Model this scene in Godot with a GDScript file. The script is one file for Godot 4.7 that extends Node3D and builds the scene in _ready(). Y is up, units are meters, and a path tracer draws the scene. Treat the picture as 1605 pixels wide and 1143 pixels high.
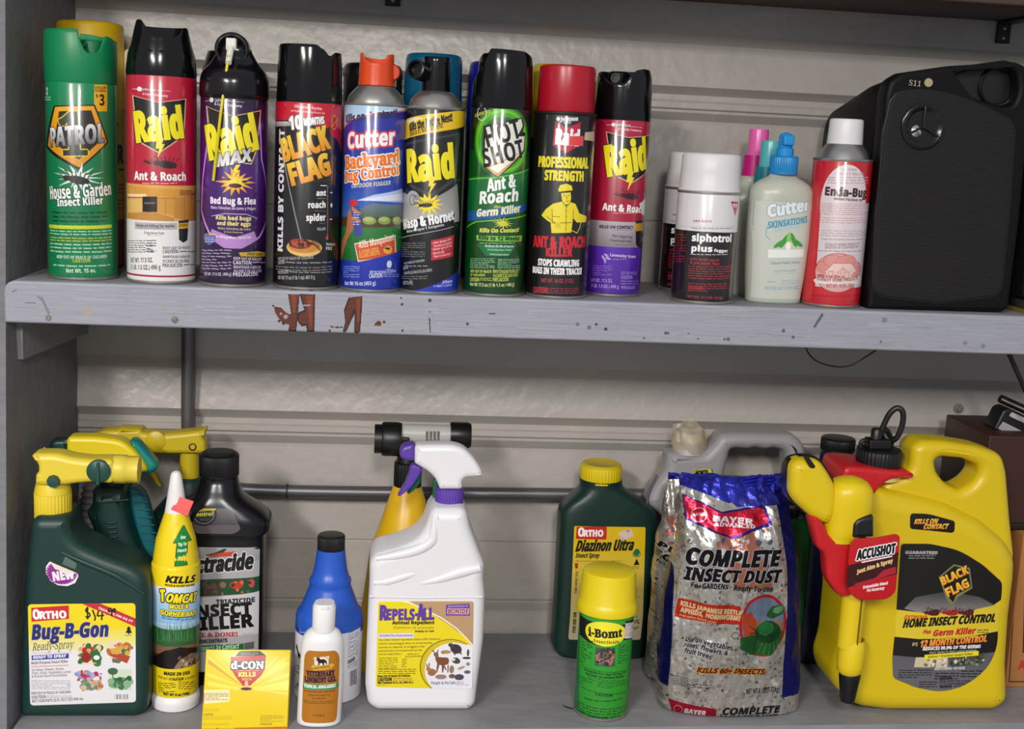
extends Node3D
# A painted shelf of spray cans, bottles, bags and boxes against a ribbed metal wall. Shapes and places are in millimetres.

var crinkle: NoiseTexture2D
var foil_blue := StandardMaterial3D.new()
var tape_material := StandardMaterial3D.new()

func _ready() -> void:
	# camera, surroundings, lamps, exposure
	var cam := Camera3D.new()
	cam.name = "camera"
	cam.transform = Transform3D(Basis(Vector3(0.993417, 0.048638, 0.103720), Vector3(-0.029506, 0.983483, -0.178581), Vector3(-0.110693, 0.174345, 0.978443)), Vector3(-0.138514, 0.152561, 1.255126))
	cam.fov = 32.6693
	cam.near = 0.05
	cam.far = 40.0
	add_child(cam)
	cam.make_current()
	var env := Environment.new()
	env.background_mode = Environment.BG_COLOR
	env.background_color = Color(0.66, 0.67, 0.70)
	env.background_energy_multiplier = 0.85
	env.tonemap_mode = Environment.TONE_MAPPER_LINEAR
	env.tonemap_exposure = 1.04
	env.sdfgi_enabled = true
	env.ssao_enabled = true
	env.ssil_enabled = true
	var around := WorldEnvironment.new()
	around.name = "surroundings"
	around.environment = env
	add_child(around)
	FONT = []
	for q in [["Droid Sans", 400], ["Droid Sans", 700], ["Droid Serif", 400], ["Droid Serif", 700], ["Droid Sans Mono", 400]]:
		var f := SystemFont.new()
		f.font_names = PackedStringArray([q[0]])
		f.font_weight = q[1]
		FONT.append(f)
	for e in [[Vector3(-1.3, 1.15, 2.7), 12.0], [Vector3(-0.1, 1.25, 3.0), 8.0]]:
		var where := "left" if e[0].x < -0.5 else "right"
		var lamp := thing("ceiling_lamp", "long white ceiling lamp outside the photo, the %s one of two" % where, "lamp", e[0].x * 1000, e[0].y * 1000, e[0].z * 1000)
		var glow := StandardMaterial3D.new()
		glow.emission_enabled = true
		glow.emission = Color(1, 0.98, 0.95)
		glow.emission_energy_multiplier = 2.0
		part("housing", box(-165, 165, 0, 50, -610, 610, 6), mat("e0e0e0", 0.5), lamp)
		part("tube_panel", box(-150, 150, -4, -1, -600, 600, 1), glow, lamp)
		var light := AreaLight3D.new()
		light.name = "lamp_light"
		light.area_size = Vector2(0.3, 1.2)
		light.light_energy = e[1]
		light.light_color = Color(1, 0.98, 0.95)
		light.area_range = 12.0
		light.shadow_enabled = true
		lamp.add_child(light)
		light.position = Vector3(0, -0.012, 0)
		light.rotation_degrees = Vector3(-90, 0, 0)
	var strip := thing("added_streak_light", "narrow upright light added out of view at left, to draw streaks on the cans", "lamp", -1350, -500, 1500, 42)  # added light without a known source, put in for streaks on the cans
	var strip_glow := StandardMaterial3D.new()
	strip_glow.emission_enabled = true
	strip_glow.emission_energy_multiplier = 6.0
	part("housing", box(-40, 40, 0, 1400, -40, 0, 6), mat("d8d8d8", 0.5), strip)
	part("tube_panel", box(-22, 22, 60, 1340, 1, 4, 1), strip_glow, strip)  # glowing face of the added streak light
	var strip_light := AreaLight3D.new()
	strip_light.name = "lamp_light"
	strip_light.area_size = Vector2(0.05, 1.28)
	strip_light.light_energy = 1.0
	strip_light.area_range = 12.0
	strip_light.shadow_enabled = true
	strip.add_child(strip_light)
	strip_light.position = Vector3(0, 0.7, 0.012)
	strip_light.rotation_degrees = Vector3(0, 180, 0)
	# large structure
	var orange_peel := bump_map(0.05, 4, 6.0)
	var grain := bump_map(0.03, 9, 5.0)
	var sheet := painted("aca6a0", "b4aea8", 0.33, Vector3(1.6, 1.6, 1.6), orange_peel, 0.10, 2)
	setting("wall_back", swept([[670, -194], [622.6, -186], [616.6, -197], [610.6, -197], [606.6, -192.5], [600, -192], [598.7, -194.5], [595.7, -194.5], [588.9, -202], [584.8, -202], [540.2, -197.5], [469.7, -193.5], [468.6, -195], [465.6, -193], [421.1, -191.5], [419.3, -190], [394.7, -189.5], [392, -191.5], [389.7, -189.5], [380.2, -193], [376.2, -193], [317.2, -187], [289.1, -186], [288.1, -186], [275.8, -194], [272.8, -194], [227.6, -186], [218.6, -197], [212.6, -197], [209.9, -192.5], [203.3, -192], [201.4, -194.5], [198.4, -194.5], [189.5, -202], [185.5, -202], [142, -197.5], [72.7, -193.5], [71.1, -195], [68.7, -193], [24.6, -191.5], [23.2, -190], [-1.3, -189.5], [-4.5, -191.5], [-6.3, -189.5], [-16.7, -193], [-20.7, -193], [-78.1, -187], [-105.9, -186], [-106.9, -186], [-121.4, -194], [-124.4, -194], [-167.4, -186], [-179.4, -197], [-185.5, -197], [-186.9, -192.5], [-193.3, -192], [-195.9, -194.5], [-199, -194.5], [-209.9, -202], [-213.9, -202], [-256.1, -197.5], [-324.4, -193.5], [-326.4, -195], [-328.2, -193], [-371.9, -191.5], [-372.9, -190], [-397.2, -189.5], [-401, -191.5], [-402.2, -189.5], [-413.6, -193], [-417.7, -193], [-473.3, -187], [-500.9, -186], [-501.9, -186], [-518.6, -194], [-521.6, -194]], -900, 1000, 4), sheet)
	var grey := painted("6e6d72", "78777c", 0.6, Vector3(1.2, 3.0, 3.0), grain, 0.25, 3)
	setting("floor", box(-4000, 4000, -1300, -1250, -300, 4500, 2), mat("6c6864", 0.6))
	setting("trim_1", merged([[hexa([Vector3(-900, -560, -186), Vector3(-477.5, -560, -186), Vector3(-484.3, -560, 85), Vector3(-900, -560, 85), Vector3(-900, -42, -186), Vector3(-474.4, -42, -186), Vector3(-493.7, -42, 17), Vector3(-900, -42, 17)])], [hexa([Vector3(-900, -42, -186), Vector3(-474.4, -42, -186), Vector3(-493.7, -42, 17), Vector3(-900, -42, 17), Vector3(-900, 700, -186), Vector3(-470, 700, -186), Vector3(-478.8, 700, 17), Vector3(-900, 700, 17)])]]), grey)
	crinkle = bump_map(0.014, 6, 14.0, 512, FastNoiseLite.TYPE_CELLULAR)
	foil_blue.albedo_color = col("2024a0")
	foil_blue.metallic = 0.6
	foil_blue.roughness = 0.25
	tape_material.albedo_color = Color(0.80, 0.74, 0.62, 0.45)
	tape_material.transparency = BaseMaterial3D.TRANSPARENCY_ALPHA
	tape_material.roughness = 0.3
	var shelf := thing("shelf_board", "thick grey-painted shelf board with rust-brown drips on its front, under the spray cans", "shelf", 0, 0, 0)
	var front := printed(print_shelf(), 0.5)
	front.normal_enabled = true
	front.normal_texture = grain
	front.normal_scale = 0.2
	part("board", slab(corners([[-494, -41, 1], [900, -41, 1], [900, 0, 2], [-494, 0, 12]], 2), 102.5, 2.0, [], 3, Rect2(-495, 0, 1100, 41)), front, shelf, Vector3(0, 0, -82.5))
	var shelf_grey := painted("7e7d82", "8d8c91", 0.55, Vector3(1.5, 3.0, 3.0), grain, 0.2, 5)
	part("board_top", box(-480, 900, 0, 0.2, -184, 14, 0.08), shelf_grey, shelf, Vector3(0, -0.1, 0))
	var low := thing("shelf_board", "wide grey-painted lower shelf board, under the bottles and foil bags", "shelf", 0, -440, 0)
	part("board", hexa([Vector3(-476, -40, -184), Vector3(900, -40, -184), Vector3(900, -40, 52), Vector3(-482, -40, 76), Vector3(-476, 0, -184), Vector3(900, 0, -184), Vector3(900, 0, 52), Vector3(-482, 0, 76)]), shelf_grey, low)
	part("knot_crack", tube([Vector3(75, 0.1, 14), Vector3(80, 0.3, 21), Vector3(90, 0.3, 24), Vector3(100, 0.1, 24)], [0.3, 1.2, 1.2, 0.3], 8), mat("1c1816", 0.8), low)
	var support := thing("shelf_support", "short grey wooden cleat under the left end of the upper shelf", "support", 0, 0, 0)
	part("cleat", hexa([Vector3(-479, -82, -184), Vector3(-461.5, -82, -184), Vector3(-485, -82, -8), Vector3(-502, -82, -8), Vector3(-479, -40.6, -184), Vector3(-461.5, -40.6, -184), Vector3(-485, -40.6, -8), Vector3(-502, -40.6, -8)]), shelf_grey, support)
	var over := thing("shelf_board", "brown underside of the shelf above, along the top edge of the photo", "shelf", 0, 322, 0)
	part("board", box(-468, 1000, 0, 40, -186, -40, 2), mat("4a3a2e", 0.7), over)
	var b := thing("shelf_bracket", "black metal bracket holding the shelf above, at the top right corner", "bracket", 585, 297, -186)
	part("wall_leg", box(-8.5, 8.5, 0, 25, 0, 3.5, 1), mat("17181a", 0.45, 0.3), b)
	part("shelf_leg", box(-8.5, 8.5, 21.5, 25, 3, 120, 1), mat("17181a", 0.45, 0.3), b)
	for y in [6.0, 17.0]:
		part("screw", lathe([[0.01, 0], [2.6, 0], [1.8, 1.2], [0.01, 1.5]], 14), mat("8a9094", 0.4, 0.6), b, Vector3(0, y, 3.4), Vector3(90, 0, 0))
	twin(b, Vector3(-129, 297, -186), 0, "black metal bracket tip at the top edge, above the orange-topped can")
	var pipe := thing("conduit", "grey steel conduit running along the wall behind the bottles", "pipe", 0, 0, 0)
	var steel := mat("6c6a6e", 0.4, 0.6)
	part("pipe", tube([Vector3(-349, -47, -176), Vector3(-349, -100, -176), Vector3(-349, -190, -176), Vector3(-344, -222, -176), Vector3(-328, -246, -176), Vector3(-300, -258, -176), Vector3(-265, -261, -176), Vector3(-160, -261.5, -176), Vector3(0, -260, -176), Vector3(200, -258, -176), Vector3(900, -250, -176)], 7.6, 18, 10), steel, pipe)
	part("coupling", tube([Vector3(-236, -261.5, -176), Vector3(-233.5, -261.5, -176)], 8.8, 18), mat("3c3a3c", 0.5, 0.4), pipe)
	part("stamp", box(-62, -48, -264, -256, -168.6, -168.2, 0.1), mat("c0bcb8", 0.5), pipe)
	var bolt := thing("wall_bolt", "small round bolt head on the wall panel left of the black hand tool", "bolt", 585, -144, -189.5)
	part("washer", lathe([[0.01, 0], [6.5, 0], [6.2, 1], [0.01, 1.4]], 26), mat("8f8a86", 0.4, 0.2), bolt, Vector3.ZERO, Vector3(90, 0, 0))
	part("head", lathe([[3.4, 1], [3.4, 4], [2.8, 4.6], [0.01, 4.6]], 6), mat("8f8a86", 0.35, 0.3), bolt, Vector3.ZERO, Vector3(90, 0, 0))
	var loop := thing("wire_loop", "thin black wire sagging in a loop below the upper shelf, above the yellow jug", "cable", 0, 0, 0)
	part("wire", tube([Vector3(320, -39.9, -20), Vector3(323.9, -51.5, -20), Vector3(334.7, -60.9, -20), Vector3(353, -66, -20), Vector3(370.7, -65.4, -20), Vector3(384.3, -58, -20), Vector3(402.9, -44.2, -20), Vector3(405.1, -37.8, -20)], 0.9, 8), mat("121010", 0.5), loop)
	var cord := thing("power_cord", "black cord hanging from the upper shelf at the right edge", "cable", 0, 0, 0)
	part("cord", tube([Vector3(545.5, -30.7, -30), Vector3(556.6, -48.9, -30), Vector3(571.6, -74.2, -30), Vector3(597.1, -115.4, -30), Vector3(619.7, -144.1, -30)], 2.6, 10), mat("0e0e10", 0.45), cord)
	# things
	var green := can("spray_can", "tall green aerosol can with green notched cap and orange price sticker, first on the left", Vector3(-431.2,0.0,-30.6), 0, 33.5, 190.1, printed(print_green_can(), 0.3, 0.0, 0.7), "insecticide spray cans in the front row of the upper shelf")
	part("spray_cap", shroud([[32.9, 190.1], [33.8, 192.1], [34.4, 215], [34.1, 235.9], [32.3, 240.9]], [[-180, 239.9], [-172, 219.2], [-150, 219.2], [-142, 239.9], [-3, 239.9], [1, 226.3], [8, 218.7], [26, 218.7], [37, 228.6], [41, 235.9], [75, 231.9], [180, 239.9]], 209.7), mat("0c8450", 0.38), green, Vector3.ZERO, Vector3(0, 12.8, 0))
	part("button", merged([[lathe([[13, 209.7], [13, 230], [11.5, 231.5], [0.01, 231.5]], 24), Vector3(13, 0, 8)], [lathe([[3.4, 0], [3.4, 2], [2, 2], [1.6, 0.5], [0.01, 0.5]], 16), Vector3(8, 226.8, 20.5), Vector3(80, -15, 0)]]), mat("0a6e42", 0.4), green)
	var red := can("spray_can", "red and white aerosol can with black cap and a kitchen picture on its lower half", Vector3(-352.9,0.0,-22.5), 0, 33.5, 200.9, printed(print_red_can(), 0.3, 0.0, 0.7), "insecticide spray cans in the front row of the upper shelf")
	part("spray_cap", shroud([[33.2, 199.9], [33.7, 204.9], [32, 220.7], [28.5, 232.6], [23.5, 253.9]], [[-180, 249.1], [-120, 248.9], [-80, 252.9], [-62, 252.9], [-10, 238.8], [25, 237.8], [62, 247.7], [85, 247.7], [130, 249.1], [180, 249.1]], 230.2), mat("0b0b0d", 0.16), red, Vector3.ZERO, Vector3(0, 9.5, 0))
	part("button", merged([[box(-9, 9, 210, 225.5, 8, 31.3, 3)], [box(-5, 5, 230.2, 236.8, 6, 17.5, 2)]]), mat("101013", 0.16), red)
	var maxcan := can("spray_can", "dark purple aerosol can with a ring-shaped black cap and a yellow straw", Vector3(-282.0,0.0,-18.6), 0, 32.7, 183, printed(print_purple_can(), 0.3, 0.0, 0.7), "insecticide spray cans in the front row of the upper shelf")
	part("shoulder", loft(finer([[182.5, 32.5, 32.5, 2], [186, 33.9, 33.9, 2], [200.4, 33.3, 33.3, 2], [208.6, 30.7, 28.7, 2], [216.8, 23.5, 17, 2.2], [223.7, 19, 14, 2.4], [230.3, 16, 12, 2.4]], 4), 48), mat("100b14", 0.2), maxcan)
	part("ring", slab(ngon(0, 229.8, 16.6, 16.2, 40), 13, 3, ngon(0, 229.8, 12.7, 12.3, 40), 4), mat("0b0b0d", 0.18), maxcan, Vector3(-2, 0, 0))
	part("back_plate", lathe([[0.01, -1], [13, -1], [13, 1], [0.01, 1]], 32), mat("08080a", 0.4), maxcan, Vector3(-2, 229.8, -10), Vector3(90, 0, 0))
	part("nozzle", merged([[box(-5, 5, -6, 6, -12, 5, 1.5), Vector3(-2.3, 234.2, 10)], [tube([Vector3(-2.3, 231.2, 14), Vector3(-3.1, 215.8, 27)], [3.6, 3], 14, 4)]]), mat("e8e6de", 0.4), maxcan)
	part("straw", tube([Vector3(-3.2, 223.1, 25), Vector3(-9.5, 163.2, 34), Vector3(-15.9, 103.4, 31.1)], 1.5, 10, 6), mat("d8c818", 0.3), maxcan)
	var flag := can("spray_can", "black aerosol can with red band and a steak on a yellow plate printed low", Vector3(-209.1,0.0,-16.8), 0, 32.8, 182.4, printed(print_black_can(), 0.3, 0.0, 0.7), "insecticide spray cans in the front row of the upper shelf")
	part("spray_cap", shroud([[32, 181.4], [32.2, 185.4], [31.4, 213.5], [30.6, 234.6], [29.4, 238.6]], [[-180, 232.7], [-130, 237.6], [10, 237.6], [24, 233.5], [38, 227.5], [55, 231.7], [80, 231.7], [110, 229.9], [150, 229.9], [180, 232.7]], 215.8), mat("0b0b0d", 0.14), flag, Vector3.ZERO, Vector3(0, 3.2, 0))
	part("button", lathe([[12, 215.8], [12, 227.5], [10, 229.4], [0.01, 228.9]], 24), mat("101013", 0.2), flag, Vector3(4, 0, 2))
	var fogger := can("fogger_can", "blue aerosol can with silver dome and an orange actuator cap", Vector3(-143.7,0.0,-15.0), 0, 31, 183.2, printed(print_fogger_can(), 0.3, 0.0, 0.7), "insecticide spray cans in the front row of the upper shelf")
	part("dome", lathe([[30.6, 182.2], [31.6, 183.8], [31.5, 185.2], [30, 185.6], [28.5, 185.6], [27, 192], [23, 197.1], [18, 202], [15, 203.8], [0, 204.2]], 48), mat("b4b2ac", 0.32, 0.85), fogger)
	part("spray_cap", shroud([[17.9, 202.7], [17.5, 208.6], [17.1, 221.9], [16.7, 234.1]], [[-180, 229.5], [-130, 230.6], [-90, 233.3], [-64, 233.7], [-40, 226.3], [-20, 224.1], [25, 224.1], [40, 232.4], [75, 233.7], [100, 230.6], [180, 229.5]], 217.5), mat("e04c22", 0.3), fogger, Vector3.ZERO, Vector3(0, 0.2, 0))
	part("actuator", lathe([[0.01, -5], [7, -5], [8.5, -3], [8.5, 3], [7, 5], [0.01, 5]], 28), mat("d03c1a", 0.35), fogger, Vector3(15, 216.4, 0), Vector3(90, 0, 0))
	var wasp := can("spray_can", "black aerosol can with yellow top band, silver dome and black side nozzle", Vector3(-84.7,0.0,-14.8), 0, 30, 182.9, printed(print_wasp_can(), 0.3, 0.0, 0.7), "insecticide spray cans in the front row of the upper shelf")
	part("dome", lathe([[29.6, 181.9], [30.6, 183.5], [30.5, 184.9], [28.8, 185.3], [27, 185.3], [25, 191.5], [21, 196.4], [15, 200.4], [0, 200.9]], 48), mat("b4b2ac", 0.32, 0.85), wasp)
	part("spray_cap", shroud([[14.2, 200.4], [14, 207.5], [13.6, 223.1], [13, 234.5]], [[-180, 233.7], [180, 233.7]], 232.8), mat("0b0b0d", 0.14), wasp, Vector3.ZERO, Vector3(0, -2.4, 0))
	part("nozzle", merged([[lathe([[6, -12], [8.5, -10], [9.5, 6], [9.5, 10], [7.6, 10.5], [6.8, 5], [0.01, 5]], 28), Vector3(-16, 218.7, 6), Vector3(80, -32, 0)], [box(-12, 6, -6, 7, -5, 5, 2), Vector3(-6, 218.7, 0)]]), mat("0a0a0c", 0.3), wasp)
	var hot := can("spray_can", "green and black aerosol can with glowing green circle and black cap sloped at left", Vector3(-18.0,0.0,-14.6), 0, 30.7, 186.9, printed(print_green_black_can(), 0.3, 0.0, 0.7), "insecticide spray cans in the front row of the upper shelf")
	part("spray_cap", shroud([[30.5, 185.9], [30.9, 190.9], [30.3, 212.2], [29.5, 230.5], [27.2, 243.6]], [[-180, 219.1], [-95, 204.2], [-70, 214.5], [-42, 231.6], [-30, 243.2], [-24, 243.6], [40, 242.7], [85, 238.2], [120, 239.5], [150, 232.7], [180, 219.1]], 207.7), mat("0b0b0d", 0.14), hot, Vector3.ZERO, Vector3(0, -5.4, 0))
	part("button", lathe([[12, 207.7], [12, 230.5], [10, 232.3], [0.01, 231.8]], 24), mat("101013", 0.2), hot, Vector3(-6, 0, -4))
	var pro := can("spray_can", "black aerosol can with smooth red cap and a yellow uniformed man printed on it", Vector3(47.2,0.0,-16.7), 0, 31.4, 183.8, printed(print_pro_can(), 0.4, 0.0, 0.7), "insecticide spray cans in the front row of the upper shelf")
	part("top_rim", lathe([[30.9, 183.3], [32.2, 184.3], [32.2, 186.3], [30.4, 186.8], [28.4, 186.8]], 48), mat("2a2422", 0.5, 0.4), pro)
	part("cap", lathe([[28.4, 186.3], [29.2, 189], [28.8, 211.2], [28.4, 228.4], [27.8, 230.9], [25.9, 232.1], [21.4, 232.5], [0, 232.7]], 56), mat("b0142a", 0.3), pro)
	var lavender := can("spray_can", "red and violet aerosol can with black cap, right of the smooth red cap", Vector3(111.8,0.0,-50.0), 0, 30.2, 182.8, printed(print_lavender_can(), 0.3, 0.0, 0.7), "insecticide spray cans in the front row of the upper shelf")
	part("spray_cap", shroud([[30, 181.8], [30.2, 185.8], [29.6, 206.4], [28.6, 225.4], [26.2, 234.4]], [[-180, 233.4], [-120, 232], [-88, 230.1], [-60, 227.7], [-25, 219.2], [0, 219.2], [14, 227.7], [30, 232.9], [48, 234.4], [110, 233.9], [180, 233.4]], 208.8), mat("0b0b0d", 0.16), lavender, Vector3.ZERO, Vector3(0, -10.9, 0))
	part("button", merged([[lathe([[11, 208.8], [11, 229.6], [9, 231.5], [0.01, 231]], 24), Vector3(-6, 0, 2)], [lathe([[5, 0], [5, 3], [3.4, 3], [3, 1], [0.01, 1]], 18), Vector3(-11, 224.2, 12), Vector3(84, -25, 0)]]), mat("101013", 0.2), lavender)
	var vet := can("fogger_can", "short white-capped aerosol can, white above and black below, in front of its twin", Vector3(201.6,0.0,-16.1), 0, 32.1, 112.4, printed(print_fogger_small(), 0.3, 0.0, 0.7), "")
	part("top_rim", lathe([[31.6, 111.9], [32.8, 112.9], [32.8, 114.4], [31.1, 114.9]], 48), mat("a8a6a4", 0.35, 0.8), vet)
	part("cap", lathe([[31.7, 114.4], [32.4, 115.4], [31.3, 117.4], [30.7, 134.8], [30.1, 150.2], [28.7, 152.2], [26.1, 153.1], [0, 153.3]], 56), mat("dedcde", 0.4), vet)
	var vet2 := twin(vet, Vector3(211.4, 0, -118.0), -16.0, "short white-capped aerosol can behind and left of its twin, mostly hidden by it")
	var skin_secs := finer([[0.2, 27.5, 17, 2.4], [0.4, 29.2, 18.1, 2.4], [8.9, 29.9, 18.5, 2.4], [28.3, 31.9, 19.8, 2.4], [54.9, 33.3, 20.7, 2.4], [76.4, 34.1, 21.1, 2.4], [93.1, 34.1, 21.1, 2.4], [105, 34.3, 21.3, 2.4], [114.4, 34.6, 21.4, 2.1], [120.3, 32.6, 20.2, 2.1], [125.1, 28.9, 17.9, 2.1], [129.1, 22.6, 14, 2.1], [132.3, 16.2, 10, 2.1], [134.7, 14.2, 8.8, 2.1], [136.1, 14, 8.7, 2.1]], 3)
	var skin := thing("spray_bottle", "translucent pump bottle with bright blue nozzle, in front of the teal-capped bottle", "bottle", 283.8,0.0,-32.0, 0)
	var frosted := mat("bcbfb2", 0.32); frosted.subsurf_scatter_enabled = true; frosted.subsurf_scatter_strength = 0.35
	part("bottle", loft(skin_secs, 56), frosted, skin)
	part("label", patch(skin_secs, [[107, -33, 33], [85, -33, 33], [60, -30, 30], [5.1, -27, 27]], 76, 102, 107), printed(print_spray_label(), 0.3), skin)
	part("collar", ribbed(14.7, 135.1, 154.4, 36), mat("1a86c8", 0.35), skin)
	part("nozzle", merged([[lathe([[9.1, 153.9], [9.1, 161.7], [7.4, 162.8], [7.6, 174.3], [5.9, 176.8], [0, 178.8]], 28)], [box(-6, 6, 164.9, 175.3, 2, 12, 2)]]), mat("1e90d6", 0.3), skin)
	var teal := thing("spray_bottle", "teal-capped frosted pump bottle standing behind the blue-nozzled one", "bottle", 283.8, 0, -95.0, 0)
	part("bottle", loft(finer([[0.2, 34, 19, 2.4], [3, 36, 20, 2.4], [52.3, 38, 21, 2.4], [84.2, 38, 21, 2.4], [96.2, 34, 20, 2.2], [108.2, 17, 15, 2], [116.2, 14, 14, 2]], 3), 48), frosted, teal)
	part("collar", lathe([[0, 114.2], [13.7, 114.2], [13.2, 128.9], [12.4, 141.5], [0, 141.5]], 32), mat("0a7c86", 0.35), teal, Vector3(2, 0, 0), Vector3(0, 0, 0))
	part("overcap", lathe([[11.1, 141.5], [10.9, 167.1], [10.1, 169.9], [0, 169.9]], 32), mat("58b8c0", 0.25), teal, Vector3(4, 0, 0))
	var pink := thing("spray_bottle", "pink-capped pump bottle at the very back, behind the teal-capped one", "bottle", 284.8, 0, -145.0, 0)
	part("bottle", loft(finer([[0.2, 34, 19, 2.4], [3, 36, 20, 2.4], [58.4, 38, 21, 2.4], [97.8, 38, 21, 2.4], [109.8, 34, 20, 2.2], [121.8, 17, 15, 2], [129.8, 14, 14, 2]], 3), 48), frosted, pink)
	part("collar", lathe([[0, 127.8], [14.2, 127.8], [13.6, 141.6], [12.9, 153.4], [0, 153.4]], 32), mat("c81880", 0.35), pink, Vector3(2, 0, 0), Vector3(0, 0, 0))
	part("overcap", lathe([[11.5, 153.4], [11.3, 179.8], [10.5, 182.8], [0, 182.8]], 32), mat("f06ab8", 0.25), pink, Vector3(4, 0, 0))
	var enda := can("spray_can", "red can with white arched label and white cap, leaning against the black speaker", Vector3(344.5,0.0,-23.7), 0, 30.7, 152.2, printed(print_red_white_can(), 0.35, 0.0, 0.7), "")
	part("dome", lathe([[30.3, 151.2], [31.3, 152.8], [31.2, 154.2], [29.2, 154.6], [26.7, 154.6], [24.7, 160.1], [22.7, 163.8], [19.7, 167.9], [18.6, 169.3], [0, 169.8]], 48), mat("aeaca8", 0.34, 0.85), enda)
	part("cap", lathe([[18.4, 169.3], [18, 178], [17.3, 193.1], [16.8, 194.4], [15.5, 195.1], [0, 195.4]], 48), mat("e2e0e2", 0.38), enda)
	var yellow := thing("spray_can", "yellow-capped can with black lettering hidden behind the green can", "can", -446.7, 0, -142, 0)
	part("body", lathe([[33.5, 0.2], [34.9, 3], [34.9, 169.8]], 48), printed(print_yellow_can(), 0.35), yellow)
	part("cap", lathe([[35.1, 169.8], [35.5, 174.9], [34.9, 218.6], [34.3, 253.2], [32.5, 256.2], [29.5, 257.2], [0, 257.2]], 48), mat("d8b012", 0.4), yellow)
	var pale := thing("capped_can", "cream-capped can barely showing between the yellow cap and the red can", "can", -393.9, 0, -152)
	part("body", lathe([[22, 0.2], [23, 2], [23, 164.8], [20, 168.8]], 36), mat("b8b0a0", 0.4), pale)
	part("cap", lathe([[21, 167.8], [22, 170.8], [21, 228.8], [18, 231.8], [0, 231.8]], 36), mat("e4dccc", 0.45), pale)
	var purple2 := thing("spray_can", "purple aerosol can with black cap standing directly behind the yellow-straw can", "can", -297.9, 0, -140)
	part("body", lathe([[30, 0.2], [33, 3], [33, 202.4]], 40), printed(print_purple_back(), 0.3), purple2)
	part("spray_cap", shroud([[33, 202.4], [33.4, 206.4], [31, 218.4], [26, 235.4]], [[-180, 228.4], [-90, 234.4], [-40, 234.4], [0, 224.4], [40, 230.4], [90, 222.4], [180, 228.4]], 212.4, 56), mat("0b0b0d", 0.18), purple2)
	var black2 := thing("spray_can", "plain black can with dull yellow lettering, hidden behind the orange-topped can", "can", -148.2,0.0,-145.0)
	part("body", lathe([[29.4, 0.2], [32, 3], [32, 216.7]], 40), printed(print_black_back(), 0.3), black2)
	part("cap", lathe([[32.4, 216.7], [31.8, 225.7], [29.4, 229.7], [26.4, 230.7], [0, 230.7]], 40), mat("0c0c0e", 0.25), black2)
	var teal2 := thing("spray_can", "teal-blue capped can behind the can with the black side nozzle", "can", -82.3, 0, -142)
	part("body", lathe([[29.2, 0.2], [31.6, 1], [31.6, 4], [31.6, 173.4], [30.7, 174.4]], 40), mat("183050", 0.3), teal2)
	part("cap", lathe([[31.8, 174.4], [32.2, 177.4], [30.8, 238.4], [29.2, 242.9], [26.2, 244.4], [0, 244.4]], 40), mat("0c5c80", 0.3), teal2)
	var blue2 := thing("spray_can", "royal blue capped can behind the green and black can, left of centre", "can", -14.4, 0, -160)
	part("body", lathe([[26, 0.2], [28.4, 1], [28.4, 4], [28.4, 169.7], [27.5, 170.7]], 40), mat("101440", 0.3), blue2)
	part("cap", lathe([[28.6, 170.7], [29, 173.7], [27.6, 234.7], [26, 239.2], [23, 240.7], [0, 240.7]], 40), mat("141c8c", 0.3), blue2)
	var black3 := thing("spray_can", "black capped can between the green-swirl can and the royal blue cap", "can", -10.4, 0, -92)
	part("body", lathe([[26, 0.2], [28.4, 1], [28.4, 4], [28.4, 183.7], [27.5, 184.7]], 40), mat("141214", 0.3), black3)
	part("spray_cap", shroud([[28.6, 184.7], [29, 188.7], [28, 214.7], [26, 245.7]], [[-180, 240.7], [-100, 236.7], [-60, 244.7], [60, 244.7], [180, 240.7]], 194.7, 56), mat("0b0b0d", 0.18), black3)
	black3.position.z = -0.0925
	var yellow2 := thing("spray_can", "bright yellow capped can peeking out behind the red-capped black can", "can", 56.4, 0, -145)
	part("body", lathe([[28, 0.2], [30.4, 1], [30.4, 4], [30.4, 159.8], [29.5, 160.8]], 40), mat("1c1a18", 0.3), yellow2)
	part("cap", lathe([[30.6, 160.8], [31, 163.8], [29.6, 234.8], [28, 239.3], [25, 240.8], [0, 240.8]], 40), mat("c8b414", 0.3), yellow2)
	var speaker := thing("loudspeaker", "black plastic loudspeaker with round tweeter and mesh grille, right of the red can", "speaker", 445.0,0.0,-12.0)
	part("bezel", slab(corners([[-68.4, -0.3, 16], [-69.6, 112.2, 60], [-71.2, 220.3, 18], [-68.5, 235.1, 14], [-55.5, 243.6, 16], [-6, 253.2, 40], [64.5, 261.1, 18], [78.4, 256.8, 14], [86.6, 204.5, 30], [89.3, 104.3, 60], [88.7, 7.2, 18], [84.9, 2, 12], [-64.4, -1.6, 12]], 10), 13, 5, corners([[-13.8, 236.7, 8], [14.9, 250, 30], [54.6, 257.4, 22], [66.9, 250.9, 18], [71.1, 232.2, 24], [67.2, 218.2, 14], [57.3, 215.3, 20], [28.5, 221.7, 30], [2.1, 229.8, 20]], 10)), mat("0d0d0f", 0.5, 0.0, 0.3), speaker)
	part("port", slab(corners([[-13.8, 236.7, 8], [14.9, 250, 30], [54.6, 257.4, 22], [66.9, 250.9, 18], [71.1, 232.2, 24], [67.2, 218.2, 14], [57.3, 215.3, 20], [28.5, 221.7, 30], [2.1, 229.8, 20]], 10), 2, 0.5), mat("141416", 0.35), speaker, Vector3(0, 0, -6))
	part("port_hole", lathe([[0.01, -8], [15, -8], [18, 2], [20, 3], [21, 2], [21, -2]], 36), mat("040405", 0.5), speaker, Vector3(55.3, 236.2, -3), Vector3(90, 0, 0))
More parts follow.
